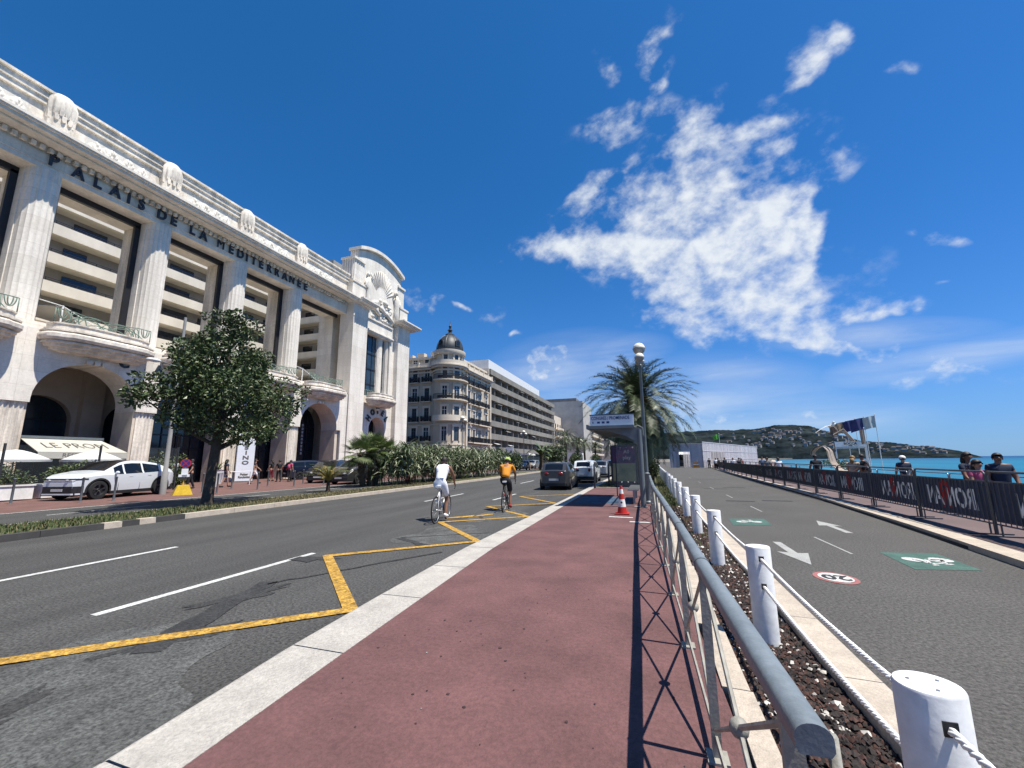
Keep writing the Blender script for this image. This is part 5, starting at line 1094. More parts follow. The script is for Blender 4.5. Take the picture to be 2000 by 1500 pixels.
def person(lab, J, top, bottom, hair, loc, rz=0, skin='skin', sleeve=.55, leg=1.0, shoe='cloth_black', long=False, hat=None, group=None, glasses=False, bag=None, k=1.0):
    t = thing('person', lab, 'person', loc, rz, group)
    P = [(J['pel'], .125*k), (J['wst'], .112*k), (J['chs'], (.15*k, .115*k)), (J['nek'], .052), (J['hed'].lerp(J['nek'], .35), .066), (J['hed'], (.083, .095)), (J['top'], (.066, .075))]
    E_ = [(0,1),(1,2),(2,3),(3,4),(4,5),(5,6)]
    for n in 'LR':
        i = len(P); P += [(J['sh'+n], .062*k), (J['el'+n], .043*k), (J['ha'+n], .028), (J['fi'+n], (.030, .018)), (J['hi'+n], .092*k), (J['kn'+n], .060*k), (J['an'+n], .040), (J['to'+n], .034)]
        E_ += [(2,i),(i,i+1),(i+1,i+2),(i+2,i+3),(0,i+4),(i+4,i+5),(i+5,i+6),(i+6,i+7)]
    b = MB(); b.add(*skin_bake(P, E_))
    for n in 'LR':                                   # fingers and thumb grow out of the palm
        a, c = J['ha'+n], J['fi'+n]; d = (c-a).normalized(); sd_ = d.cross(V((1, 0, 0))); sd_ = sd_.normalized() if sd_.length > .1 else V((0, 1, 0)); nrm = d.cross(sd_)
        for q in range(4):
            o_ = c+sd_*(-.027+.018*q); ln = (.055, .066, .07, .06)[q]; b.tube([o_-d*.02, o_+d*ln*.5, o_+d*ln*.8+nrm*.02*(1 if n == 'L' else -1)], [.009, .008, .006], 5)
        b.tube([a.lerp(c, .4)+sd_*.02, a.lerp(c, .8)+sd_*.052, c+sd_*.055+d*.02], [.011, .010, .007], 5)
    fw = V((0, 1, 0)); up = (J['top']-J['hed']).normalized(); up = up if up.length > .1 else V((0,0,1)); fw = (fw-up*fw.dot(up)).normalized(); rt_ = fw.cross(up); hc = J['hed']
    b.tube([hc+fw*.092+up*.015, hc+fw*.118-up*.02], [.009, .016], 6)                       # nose
    for s in (-1, 1): b.ball(hc+rt_*s*.084-fw*.005-up*.005, .012, .022, .032, 6, 5)           # ears
    b.build('body', skin, t, smooth=180)
    b = MB()
    for s in (-1, 1): b.ball(hc+fw*.088+rt_*s*.034+up*.018, .013, .008, .009, 6, 4)
    b.tube([hc+fw*.086-rt_*.025-up*.052, hc+fw*.094-up*.054, hc+fw*.086+rt_*.025-up*.052], .006, 5); b.build('face_features', 'hair_dark', t, smooth=180)
    if glasses:
        b = MB()
        for s in (-1, 1): b.ball(hc+fw*.094+rt_*s*.036+up*.018, .028, .010, .02, 8, 5); b.tube([hc+fw*.09+rt_*s*.06+up*.02, hc+rt_*s*.09+up*.01], .005, 4)
        b.build('sunglasses', 'glass_car', t, smooth=180)
    if hair:
        b = MB(); m_ = Matrix.Translation(hc) @ Matrix(((rt_.x, fw.x, up.x, 0), (rt_.y, fw.y, up.y, 0), (rt_.z, fw.z, up.z, 0), (0,0,0,1)))
        vs = []; fs = []
        for i in range(8):
            for j in range(14):
                th = .05+(1.75 if not long else 1.95)*i/7; a = 2*pi*j/14; fr = max(0, sin(a))
                th2 = th*(1-.42*fr); vs.append((.098*sin(th2)*cos(a), .105*sin(th2)*sin(a)-.008, .03+.112*cos(th2)))
        fs = [(i*14+j, i*14+(j+1) % 14, (i+1)*14+(j+1) % 14, (i+1)*14+j) for i in range(7) for j in range(14)]+[tuple(range(13, -1, -1))]
        b.add(vs, fs, m_)
        if long: b.tube([hc-fw*.06+up*.02, hc-fw*.09-up*.10, hc-fw*.09-up*.24], [.08, .085, .05], 8)
        b.build('hair', hair, t, smooth=180)
    if hat:
        b = MB(); m_ = Matrix.Translation(hc+up*.045) @ Matrix(((rt_.x, fw.x, up.x, 0), (rt_.y, fw.y, up.y, 0), (rt_.z, fw.z, up.z, 0), (0,0,0,1))); b.lathe([(.108,0),(.108,.03),(.09,.07),(.05,.098),(0.001,.105)], 14, mtx=m_)
        if hat != 'helmet_lime': b.add([(-.07,.09,.005),(.07,.09,.005),(.05,.19,-.005),(-.05,.19,-.005)], [(0,1,2,3)], m_)
        else:
            for s in (-.06, -.02, .02, .06): b.tube([m_ @ V((s,-.12,.03)), m_ @ V((s*.8,0,.115)), m_ @ V((s,.13,.03))], [.012, .016, .012], 5)
        b.build('helmet' if hat == 'helmet_lime' else 'cap', hat, t, smooth=180)
    # clothing follows the body
    P = [(J['pel']+V((0,0,.02)), .142*k), (J['wst'], .136*k), (J['chs'], (.168*k, .138*k)), (J['chs'].lerp(J['nek'], .5), (.118*k, .100*k)), (J['chs'].lerp(J['nek'], .88), .066*k)]; E_ = [(0,1),(1,2),(2,3),(3,4)]
    for n in 'LR':
        i = len(P); P.append((J['sh'+n]-V((0,0,.012)), .068*k)); E_.append((3, i))
        if sleeve > 0:
            q = min(1, sleeve); P.append((J['sh'+n].lerp(J['el'+n], q), .062*k)); E_.append((i, i+1))
            if sleeve > 1: P.append((J['el'+n].lerp(J['ha'+n], min(.95, sleeve-1)), .044)); E_.append((i+1, i+2))
    b = MB(); b.add(*skin_bake(P, E_, 2)); b.build('shirt', top, t, smooth=180)
    P = [(J['pel'], .140*k), (J['wst'].lerp(J['pel'], .3), .132*k)]; E_ = [(0,1)]
    for n in 'LR':
        i = len(P); P.append((J['hi'+n], .108*k)); E_.append((0, i)); q = min(1, leg*2); P.append((J['hi'+n].lerp(J['kn'+n], q), (.098-.02*q)*k)); E_.append((i, i+1))
        if leg > .55: P.append((J['kn'+n].lerp(J['an'+n], min(.95, leg*2-1)), .062)); E_.append((i+1, i+2))
    b = MB(); b.add(*skin_bake(P, E_, 2)); b.build('trousers' if leg > .6 else 'shorts', bottom, t, smooth=180)
    b = MB()
    for n in 'LR':
        a, c = J['an'+n], J['to'+n]; d = (c-a); b.tube([a-d*.25-V((0,0,.02)), a.lerp(c, .3)-V((0,0,.015)), c, c+d*.12], [.045, .05, .042, .02], 8)
    b.build('shoe', shoe, t, smooth=180)
    if bag:
        b = MB(); b.ball(J['chs']+V((0,-.17,-.1)), .13, .09, .2, 10, 7); b.build('backpack', bag, t, smooth=180)
    return t
# --- bicycles and their riders
def ride(c, up=0.0, side=1):
    J = dict(pel=(0,-.19,1.0), wst=(0,-.12,1.12), chs=(0,.06-.04*up,1.31+.02*up), nek=(0,.20-.09*up,1.44+.05*up), hed=(0,.29-.13*up,1.53+.05*up), top=(0,.31-.14*up,1.60+.05*up))
    for s, n in ((-1, 'L'), (1, 'R')):
        J['sh'+n] = (s*.18, .13-.06*up, 1.40+.04*up); J['el'+n] = (s*.26, .24, 1.16); J['ha'+n] = (s*.215, .44, 1.00); J['fi'+n] = (s*.205, .50, .965); J['hi'+n] = (s*.095, -.14, .95)
        dn = (s == side); J['kn'+n] = (s*.11, .10, .56) if dn else (s*.12, .28, .83); J['an'+n] = (s*.115, -.03, .175) if dn else (s*.115, .10, .50); J['to'+n] = (s*.12, .13, .115) if dn else (s*.12, .25, .44)
    return {a: V(b) for a, b in J.items()}
def bicycle(lab, frame, loc, rz, saddle='white_paint'):
    t = thing('bicycle', lab, 'bicycle', loc, rz, 'road bicycles'); wr = .335
    for y in (-.5, .5):
        b = MB(); b.tube([(0, y+wr*cos(2*pi*i/36), wr+wr*sin(2*pi*i/36)) for i in range(36)], .018, 6, closed=True); o = b.build('wheel', 'tyre', t, smooth=180)
        b = MB(); b.tube([(0, y+(wr-.022)*cos(2*pi*i/36), wr+(wr-.022)*sin(2*pi*i/36)) for i in range(36)], .010, 5, closed=True)
        for i in range(20): a = 2*pi*i/20; b.tube([(.02*(-1)**i, y, wr), (0, y+(wr-.03)*cos(a), wr+(wr-.03)*sin(a))], .0022, 3)
        b.tube([(-.06,y,wr),(.06,y,wr)], .02, 7); b.build('rim', 'steel', o, smooth=180)
    b = MB(); bb = (0,-.06,.28); hd, hd2, se = (0,.37,.86), (0,.405,.72), (0,-.2,.82)
    for p, q, r_ in ((hd2,bb,.02),(hd,se,.017),(bb,(0,-.215,.9),.016),(hd,hd2,.02)): b.tube([p, q], r_, 7)
    for s in (-1, 1): b.tube([(s*.03,-.06,.28),(s*.06,-.5,wr)], .010, 5); b.tube([se,(s*.06,-.5,wr)], .009, 5); b.tube([hd2,(s*.05,.43,.6),(s*.05,.5,wr)], .011, 5)
    b.build('frame', frame, t, smooth=180)
    b = MB(); b.tube([hd,(0,.40,.96),(0,.46,.97)], .014, 6); b.tube([(-.21,.54,.84),(-.21,.57,.92),(-.21,.52,.99),(-.2,.46,.985),(0,.455,.985),(.2,.46,.985),(.21,.52,.99),(.21,.57,.92),(.21,.54,.84),(.21,.48,.82)], .014, 6); b.build('handlebar', 'plastic_black', t, smooth=180)
    b = MB(); b.add([(-.075,-.36,.945),(.075,-.36,.945),(.03,-.17,.95),(.018,-.05,.945),(-.018,-.05,.945),(-.03,-.17,.95),(-.06,-.36,.90),(.06,-.36,.90),(.015,-.05,.915),(-.015,-.05,.915)], [(0,1,2,3,4,5),(0,6,7,1),(1,7,8,3,2),(4,9,6,0,5),(3,8,9,4),(6,9,8,7)]); b.tube([(0,-.21,.88),(0,-.22,.93)], .016, 6); b.build('saddle', saddle, t)
    b = MB(); b.tube([(0,-.06+.10*cos(2*pi*i/20),.28+.10*sin(2*pi*i/20)) for i in range(20)], .006, 4, closed=True); b.tube([(.075,-.06,.28),(.08,.0,.125),(.14,.0,.125)], .013, 5); b.tube([(-.075,-.06,.28),(-.08,-.11,.435),(-.14,-.11,.435)], .013, 5)
    b.tube([(.04,-.06,.375),(.06,-.5,wr+.03)], .004, 4); b.tube([(.04,-.06,.185),(.06,-.5,wr-.03)], .004, 4); b.build('crank', 'steel_dark', t, smooth=180)
    return t
c1, r1 = (-5.42, 9.2, Z0), radians(9)
bicycle('white framed road bicycle ridden by the man in the white vest', 'white_paint', c1, r1)
person('man in white sleeveless vest and white shorts riding a white bicycle', ride(0, 1), 'cloth_white', 'cloth_white', 'hair_dark', c1, r1, 'skin_tan', sleeve=0, leg=.40, shoe='cloth_white', k=1.08)
c2, r2_ = (-4.46, 11.65, Z0), radians(8)
bicycle('dark road bicycle ridden by the cyclist in orange', 'steel_dark', c2, r2_)
person('cyclist in orange jersey, black bib shorts and lime helmet on a dark bicycle', ride(0, .35), 'cloth_orange', 'cloth_black', 'hair_dark', c2, r2_, 'skin_tan', sleeve=.8, leg=.45, shoe='cloth_red', hat='helmet_lime', k=1.04)
# --- people on the hotel plaza and along the promenade
S = stand
PG, PR = 'people on the hotel plaza', 'people along the promenade'
person('woman in dark top and shorts walking left of the CASINO sign', S(1.7, (.2,-.1), .25), 'cloth_navy', 'denim', 'hair_dark', (-24.9,16.1,0), radians(-20), leg=.4, long=True, group=PG)
person('person in pale shirt walking just behind the tree trunk', S(1.72, (.1,-.1), .2), 'cloth_black', 'cloth_black', 'hair_dark', (-25.6,14.6,0), radians(160), group=PG)
person('man in dark shirt and white shorts jogging right of the CASINO sign', S(1.75, (.25,-.15), .3), 'cloth_navy', 'cloth_white', 'hair_dark', (-26.8,19.3,0), radians(-40), leg=.42, group=PG)
person('woman in black top and dark red skirt by the fluted pier', S(1.7, (.1,.1), .1), 'cloth_black', 'cloth_maroon', 'hair_dark', (-28.9,22.2,0), radians(100), leg=.8, long=True, group=PG)
person('woman in black holding a white bag beside the navy car', S(1.68, (.2,0), .1), 'cloth_black', 'cloth_black', 'hair_dark', (-27.3,21.6,0), radians(70), group=PG)
person('person in pink top with a backpack beside the navy car', S(1.66, (.1,.0), .2), 'cloth_pink', 'cloth_black', 'hair_dark', (-26.6,22.0,0), radians(-10), group=PG, bag='cloth_pink')
person('man in white shirt standing by the dark hotel doorway', S(1.75, (.05,.1)), 'cloth_white', 'cloth_black', 'hair_dark', (-27.6,14.9,0), radians(-110), group=PG)
person('man in black walking beside the dark shrub behind the cyclists', S(1.75, (.1,.0), .2), 'cloth_black', 'cloth_black', 'hair_dark', (-16.8,34.6,0), radians(-20), group=PG)
zp = -.18
def at(px, dep): d = ray(px, 893); d = d*(dep*1.144/d.dot(f)); return (*unpt(d.x, d.y), zp)
person('tall woman in dark top with curly hair behind the right barriers', S(1.76, (.1,.2)), 'cloth_navy', 'denim', 'hair_dark', at(1887, 9.4), radians(200), 'skin_tan', group=PR, long=True)
person('smaller woman in pink shirt wearing sunglasses behind the right barriers', S(1.56, (.15,.15)), 'cloth_pink', 'cloth_beige', 'hair_dark', at(1904, 9.0), radians(190), 'skin', group=PR, glasses=True, long=True)
person('big man in navy shirt and sunglasses behind the right barriers', S(1.72, (.1,.1)), 'cloth_navy', 'cloth_black', 'hair_dark', at(1947, 8.8), radians(165), 'skin_tan', group=PR, glasses=True, k=1.18)
person('man with white cap and dark striped shirt seen from behind', S(1.68, (.1,.1)), 'cloth_navy', 'cloth_grey', 'hair_dark', at(1762, 14.4), radians(-10), group=PR, hat='cone_white', k=1.1)
person('blonde woman in beige top at the barriers under the sign', S(1.72, (.2,.1)), 'cloth_beige', 'denim', 'hair_blond', at(1664, 15.8), radians(-40), group=PR, long=True)
person('large man in black shirt leaning beside the blonde woman', S(1.78, (.3,.2), lean=.12), 'cloth_black', 'cloth_black', 'hair_dark', at(1690, 15.4), radians(60), 'skin_tan', group=PR, k=1.2)
person('man in black shirt with white print in front of the sculpture', S(1.80, (.1,.1)), 'cloth_black', 'cloth_grey', 'hair_dark', at(1592, 19), radians(0), 'skin_tan', group=PR, k=1.1)
for i, (x, y, h, tp_, hr, l) in enumerate(((8.0,31.5,1.68,'cloth_white','hair_dark','person in white shirt left of the sculpture foot'),(7.6,32.6,1.70,'cloth_grey','hair_dark','person in grey top near the sculpture'),(8.1,36.0,1.75,'cloth_blue','hair_dark','man in blue shirt walking away between the sculpture and the white truss'),
      (8.1,44.5,1.7,'cloth_black','hair_dark','person in black at the right end of the white truss'),(8.6,46,1.68,'cloth_maroon','hair_grey','person in dark red near the end of the white truss'),(7.9,46.5,1.7,'cloth_white','hair_dark','person in white beside the end of the white truss'),(7.7,50,1.75,'cloth_navy','hair_dark','tall person in navy in front of the white truss'),
      (7.9,58,1.7,'cloth_white','hair_dark','person in white before the middle of the white truss'),(8.3,58.6,1.7,'cloth_black','hair_dark','person in black before the middle of the white truss'),(7.9,64,1.7,'cloth_black','hair_dark','distant person in black before the truss openings'))):
    person(l, S(h, (.1,0), .15), tp_, R.choice(('denim', 'cloth_black', 'cloth_grey')), hr, (x+.5, y, zp), radians(R.choice((0, 20, 180, 160))), R.choice(('skin', 'skin_tan')), group=PR, k=1.1)
# ================================================================ cars
def car(lab, paint, loc, rz, L_=4.06, W=1.73, H=1.45, wb=2.59, wr=.31, ro=.78, prof=None, belt=None, wind=None, rear=None, sideg=None, roofm=None, group='parked and passing cars', rearl=None, clad=False, plate=True, spokes=5):
    # the car points along +Y; prof and belt are (y, z) lines from tail to nose
    t = thing('car', lab, 'car', loc, rz, group)
    f0 = L_/2-ro-.0; axf, axr = L_/2-ro, L_/2-ro-wb
    def ln(pl, y): return lerp([(a, c) for a, c in pl], y)
    def bot(y):
        z = .19+.06*(max(0, abs(y)-L_/2+.35)/.35)
        for ax in (axf, axr):
            d = abs(y-ax); ra = wr+.055
            if d < ra: z = max(z, wr*.98+sqrt(ra*ra-d*d))
        return z
    def hw(y): q = abs(y)/(L_/2); return W/2*(1-.24*q**8-.035*q**2)
    ys = sorted(set([-L_/2+L_*i/58 for i in range(59)]+[ax+s*(wr+.055)*c for ax in (axf, axr) for s in (-1, 1) for c in (1, .97, .9)]))
    NL, NU = 6, 5; rows = NL+NU+1; colv = []
    for y in ys:
        tz = ln(prof, y); bz = min(ln(belt, y), tz-.015); b0 = min(bot(y), bz-.01); c = []
        for j in range(NL+1):
            q = j/NL; z = b0+(bz-b0)*q; zr = (z-.2)/max(.3, bz-.2); c.append((hw(y)*(.955+.045*sin(min(1, max(0, zr))*pi*.62)/sin(pi*.5)), z))
        for j in range(1, NU+1):
            q = j/NU; z = bz+(tz-bz)*q; g = min(1, (tz-bz)/.30); c.append((hw(y)*(.985-.02*g-(.185*(z-bz)/.5 if tz-bz > .05 else 0)-.035*q*q), z-.03*q**3*0))
        colv.append(c)
    B, G = MB(), MB()
    if roofm: B.k = 0
    def inside(y, iv): return any(a <= y <= c for a, c in iv)
    for i in range(len(ys)-1):
        ym = (ys[i]+ys[i+1])/2
        for j in range(rows-1):
            for s in (-1, 1):
                q = [(s*colv[i][j][0], ys[i], colv[i][j][1]), (s*colv[i+1][j][0], ys[i+1], colv[i+1][j][1]), (s*colv[i+1][j+1][0], ys[i+1], colv[i+1][j+1][1]), (s*colv[i][j+1][0], ys[i], colv[i][j+1][1])]
                if s < 0: q = q[::-1]
                tall = ln(prof, ym)-ln(belt, ym)
                gl = j >= NL and j < NL+NU-1 and inside(ym, sideg) and tall > .14
                B.k = 1 if (clad and j == 0) else 0
                (G if gl else B).add(q, [(0, 1, 2, 3)])
        n = 8
        for k in range(n):
            u0, u1 = -1+2*k/n, -1+2*(k+1)/n
            def tp2(ii, u_): x, z = colv[ii][-1]; return (x*u_, ys[ii], z+.035*(1-u_*u_))
            gl = (inside(ym, [wind]) or inside(ym, [rear])) and 0 < k < n-1
            B.k = 2 if (roofm and wind[1] > ym > rear[0] and not gl) else 0
            (G if gl else B).add([tp2(i, u0), tp2(i, u1), tp2(i+1, u1), tp2(i+1, u0)], [(0, 1, 2, 3)])
    B.k = 0
    for i, fl in ((0, False), (len(ys)-1, True)):
        for j in range(rows-1):
            q = [(-colv[i][j][0], ys[i], colv[i][j][1]), (colv[i][j][0], ys[i], colv[i][j][1]), (colv[i][j+1][0], ys[i], colv[i][j+1][1]), (-colv[i][j+1][0], ys[i], colv[i][j+1][1])]; B.add(q[::-1] if fl else q, [(0, 1, 2, 3)])
        x, z = colv[i][-1]; n = 8; B.add([(x*(-1+2*k/n), ys[i], z+.035*(1-(-1+2*k/n)**2)) for k in range(n+1)], [tuple(range(n+1))])
    B.build('body', [paint, 'plastic_black', 'car_black'], t, smooth=28); G.build('window', 'glass_car', t, smooth=40)
    b = MB(); b.box(-W/2+.16, W/2-.16, -L_/2+.12, L_/2-.12, .20, .50); b.box(-W/2*.82, W/2*.82, -L_/2+.02, -L_/2+.3, .22, .36); b.box(-W/2*.8, W/2*.8, L_/2-.3, L_/2-.03, .2, .34); b.build('underbody', 'plastic_black', t)
    for ax in (axf, axr):
        for s in (-1, 1):
            b = MB(); m_ = T_(s*(W/2-.105), ax, wr) @ Matrix.Rotation(s*pi/2, 4, 'Y'); b.lathe([(wr*.66,-.09),(wr*.95,-.095),(wr,-.06),(wr,.06),(wr*.95,.092),(wr*.70,.098),(wr*.64,.06)], 22, mtx=m_); o = b.build('wheel', 'tyre', t, smooth=40)
            b = MB(); b.lathe([(.001,.04),(wr*.12,.085),(wr*.18,.06),(wr*.2,.02),(wr*.62,.02),(wr*.68,.09),(wr*.63,.10)], 22, mtx=m_); b.build('rim_barrel', 'plastic_black', o, smooth=40)
            b = MB()
            for k in range(spokes):
                for e in (-.10, .10): a = 2*pi*k/spokes+e; b.add([(cos(a-.05)*wr*.14, sin(a-.05)*wr*.14, .082), (cos(a+.05)*wr*.14, sin(a+.05)*wr*.14, .082), (cos(a+.05)*wr*.66, sin(a+.05)*wr*.66, .094), (cos(a-.05)*wr*.66, sin(a-.05)*wr*.66, .094)], [(0,1,2,3)], m_)
            b.build('rim', 'rim', o, smooth=None)
    if clad:                                             # black wheel-arch trim
        for ax in (axf, axr):
            for s in (-1, 1):
                b = MB(); n = 18; r0, r1 = wr+.045, wr+.115; vs = []
                for i in range(n+1):
                    a = pi*(-.06+1.12*i/n)
                    for rr in (r0, r1): y = ax+rr*cos(a); z = max(.2, wr+rr*sin(a)); vs.append((s*(hw(y)*(.97+.03*min(1, z/.8))+.012), y, z))
                b.add(vs, [((i*2, i*2+1, i*2+3, i*2+2) if s > 0 else (i*2+2, i*2+3, i*2+1, i*2)) for i in range(n)]); b.build('arch_trim', 'plastic_black', t)
    zb = ln(belt, wind[0]) if False else ln(belt, wind[1]-.1)
    for s in (-1, 1):
        b = MB(); b.ball((s*(W/2+.09), wind[1]-.42, zb+.08), .10, .06, .075, 8, 6); b.tube([(s*(W/2-.04), wind[1]-.42, zb+.03), (s*(W/2+.05), wind[1]-.42, zb+.06)], .022, 5); b.build('mirror', paint if not roofm else paint, t, smooth=180)
        b = MB(); yr = -L_/2; zt = ln(belt, yr+.1); q = rearl or (.38, .18, zt-.14)
        m2 = T_(s*(hw(yr)-.16), yr+.055, q[2]) @ RZ(s*.55); b.ball((0,0,0), q[0]/2, .075, q[1]/2, 10, 6, m2); b.build('tail_light', 'lamp_red', t, smooth=180)
        b = MB(); yf = L_/2; m2 = T_(s*(hw(yf)-.18), yf-.075, ln(belt, yf-.25)-.10) @ RZ(-s*.6); b.ball((0,0,0), .21, .07, .055, 10, 6, m2); b.build('headlight', 'lamp_clear', t, smooth=180)
        b = MB()
        for y in (.05, -.85): b.box(s*(W/2-.012)-.02, s*(W/2-.012)+.02, y, y+.17, ln(belt, y)-.14, ln(belt, y)-.11)
        b.build('door_handle', paint, t)
    b = MB()
    for s in (-1, 1):
        for y in (wind[1]-.62, wind[1]-1.62): b.box(s*(W/2-.02)-.012, s*(W/2-.02)+.012, y, y+.012, .32, ln(belt, y)-.02)
    b.build('door_gap', 'plastic_black', t)
    if plate:
        b = MB(); b.box(-.26, .26, -L_/2-.035, -L_/2-.004, .50, .61); b.box(-.26, .26, L_/2+.004, L_/2+.03, .38, .48); b.build('licence_plate', 'plate', t)
    def wrap(name, m, ye, z0, z1, ext=.30, off=.012):     # a band that wraps round the bumper
        sg = 1 if ye > 0 else -1; ring = []
        for y in (abs(ye)-ext, abs(ye)-ext*.5, abs(ye)-ext*.2, abs(ye)-.02): ring.append((-hw(y)-off, sg*y))
        ring.append((-hw(abs(ye))+.02, sg*(abs(ye)+off))); ring += [(-x, y) for x, y in ring[::-1]]; n = len(ring); b = MB()
        b.add([(x, y, z0) for x, y in ring]+[(x, y, z1) for x, y in ring], [(i, i+1, n+i+1, n+i) if sg < 0 else (i+1, i, n+i, n+i+1) for i in range(n-1)]); return b.build(name, m, t, smooth=30)
    wrap('front_bumper', 'plastic_black', L_/2, .24, .58 if roofm and L_ > 4.5 else .44); wrap('rear_bumper', 'plastic_black', -L_/2, .24, .46 if clad else .37)
    if L_ > 4.5 and roofm: wrap('light_bar', 'plastic_black', L_/2, .84, .90, .42); wrap('bumper_lip', paint, L_/2, .24, .30, .25, .02)
    else: b = MB(); b.box(-.45, .45, L_/2-.04, L_/2+.012, .56, .66); b.build('grille', 'plastic_black', t)
    return t
hatch = dict(prof=[(-2.03,.98),(-1.97,1.03),(-1.72,1.33),(-1.55,1.41),(-.6,1.455),(.1,1.42),(.45,1.33),(1.15,.98),(1.7,.86),(1.95,.72),(2.03,.60)], belt=[(-2.03,.98),(-1.2,.99),(0,.93),(1.15,.90),(1.7,.80),(2.03,.56)], wind=(.42,1.14), rear=(-1.97,-1.66), sideg=[(-1.35,-.72),(-.66,.14),(.18,.85)])
car('dark grey hatchback at the kerb, nearest of the three cars', 'car_grey', (-4.98, 21.7, Z0), radians(2), rearl=(.50,.21,.86), **hatch)
dac = dict(prof=[(-2.04,1.02),(-1.99,1.06),(-1.80,1.38),(-1.66,1.48),(-.6,1.53),(.1,1.50),(.5,1.40),(1.15,1.06),(1.75,.95),(1.97,.80),(2.04,.66)], belt=[(-2.04,1.02),(-1.2,1.02),(0,.98),(1.15,.97),(1.75,.88),(2.04,.62)], wind=(.46,1.14), rear=(-1.99,-1.75), sideg=[(-1.45,-.75),(-.68,.15),(.2,.9)])
car('white hatchback with dark lower trim between the grey hatchback and the kerb posts', 'car_white', (-4.42, 28.1, Z0), radians(1), L_=4.08, H=1.52, wr=.33, clad=True, rearl=(.32,.30,.90), **dac)
car('white compact car in front of the white hatchback, farthest of the three', 'car_silver', (-4.35, 36.2, Z0), 0, L_=4.06, wr=.32, rearl=(.36,.14,.92), roofm=True, **hatch)
car('small dark car far ahead behind the kerb posts', 'car_black', (-4.4, 50, Z0), 0, **hatch)
car('dark blue hatchback coming towards us beyond the orange cyclist', 'car_navy', (-18.0, 54, 0), pi+.1, **hatch)
suv = dict(prof=[(-2.32,1.05),(-2.26,1.12),(-2.02,1.46),(-1.8,1.58),(-.6,1.64),(.2,1.60),(.5,1.50),(1.2,1.12),(1.9,1.02),(2.2,.85),(2.32,.65)], belt=[(-2.32,1.05),(-1.2,1.08),(0,1.05),(1.2,1.03),(1.9,.95),(2.32,.62)], wind=(.45,1.19), rear=(-2.26,-1.9), sideg=[(-1.9,-1.0),(-.95,.1),(.15,.95)])
car('dark navy estate SUV parked in front of the hotel arch', 'car_navy', (-28.6, 25.9, 0), radians(-28), L_=4.64, W=1.86, H=1.64, wb=2.8, wr=.36, ro=.88, **suv)
car('black saloon parked beside the golden palm', 'car_black', (-23.0, 22.4, 0), radians(200), L_=4.64, W=1.86, H=1.64, wb=2.8, wr=.36, ro=.88, **suv)
car('dark olive car half hidden by the fan palms', 'car_grey', (-19.6, 21.6, 0), radians(186), L_=4.64, W=1.86, H=1.64, wb=2.8, wr=.36, ro=.88, **suv)
car('silver car parked by the far side of the reeds', 'car_silver', (-19.5, 64, 0), pi, **hatch)
ev = dict(prof=[(-2.32,1.0),(-2.25,1.10),(-1.75,1.30),(-1.2,1.50),(-.5,1.615),(0,1.63),(.35,1.60),(.6,1.53),(1.30,1.17),(1.60,1.12),(1.95,1.05),(2.2,.95),(2.30,.84),(2.32,.62)], belt=[(-2.32,.98),(-1.6,1.12),(-.6,1.07),(.6,1.03),(1.30,1.02),(1.95,.96),(2.2,.88),(2.32,.60)], wind=(.40,1.28), rear=(-1.75,-1.0), sideg=[(-1.30,-.50),(-.43,.42),(.47,.90)])
ev = dict(prof=[(a*1.011, c) for a, c in ev['prof']], belt=[(a*1.011, c) for a, c in ev['belt']], wind=tuple(a*1.011 for a in ev['wind']), rear=tuple(a*1.011 for a in ev['rear']), sideg=[(a*1.011, c*1.011) for a, c in ev['sideg']])
ewc = car('white electric crossover with black roof parked in front of the cafe terrace', 'car_white', (-23.47, 10.31, 0), radians(192), L_=4.65, W=1.90, H=1.66, wb=2.90, wr=.39, ro=.85, roofm=True, clad=True, **ev)
# ================================================================ street furniture
# --- railing between pavement and planting strip
def rx(y): return lerp([(0,.31),(1,.275),(2,.235),(3.2,.21),(4.7,.155),(6.5,.10),(8,.03),(11.75,-.03),(20,-.1)], y)
rl = thing('railing', 'blue-grey tube railing with cream bars and diagonal rods along the red pavement', 'railing', (.2, 6, 0), world=True)
py_ = [1.13+1.205*i for i in range(11)]
def rail_piece(y0, y1, parent, endcap):
    b = MB(); n = max(1, int((y1-y0)/1.2)); vs = []; m = 11
    sec = [(.035*cos(pi*i/(m-1)), .022+.026*sin(pi*i/(m-1))) for i in range(m)]+[(-.035, .0), (-.027, -.010), (.027, -.010), (.035, 0)]; k = len(sec)
    for i in range(n+1):
        y = y0+(y1-y0)*i/n; vs += [(rx(y)+a, y, .905+c) for a, c in sec]
    b.add(vs, [(i*k+j, i*k+(j+1) % k, (i+1)*k+(j+1) % k, (i+1)*k+j) for i in range(n) for j in range(k)]+[tuple(range(k)), tuple(range((n+1)*k-1, n*k-1, -1))])
    return b.build('top_rail', 'rail_paint', parent, smooth=50)
o = rail_piece(.99, 13.5, rl, True)
b = MB()
for y in py_[1:]:
    if y > 13.4: break
    sec = [(.0385*cos(pi*i/10), .021+.030*sin(pi*i/10)) for i in range(11)]+[(-.0385,-.013),(.0385,-.013)]; k = len(sec); vs = [(rx(y)+a, yy, .905+c) for yy in (y-.012, y+.012) for a, c in sec]
    b.add(vs, [(j, (j+1) % k, k+(j+1) % k, k+j) for j in range(k)]+[tuple(range(k-1, -1, -1)), tuple(range(k, 2*k))])
b.build('joint_ring', 'metal_grey', o)
for y in py_:
    if y > 13.3: break
    b = MB(); x = rx(y); b.box(x-.022, x+.022, y-.012, y+.012, .0, .895); b.box(x-.05, x+.05, y-.05, y+.05, .0, .012); b.build('post', 'rail_bar', rl)
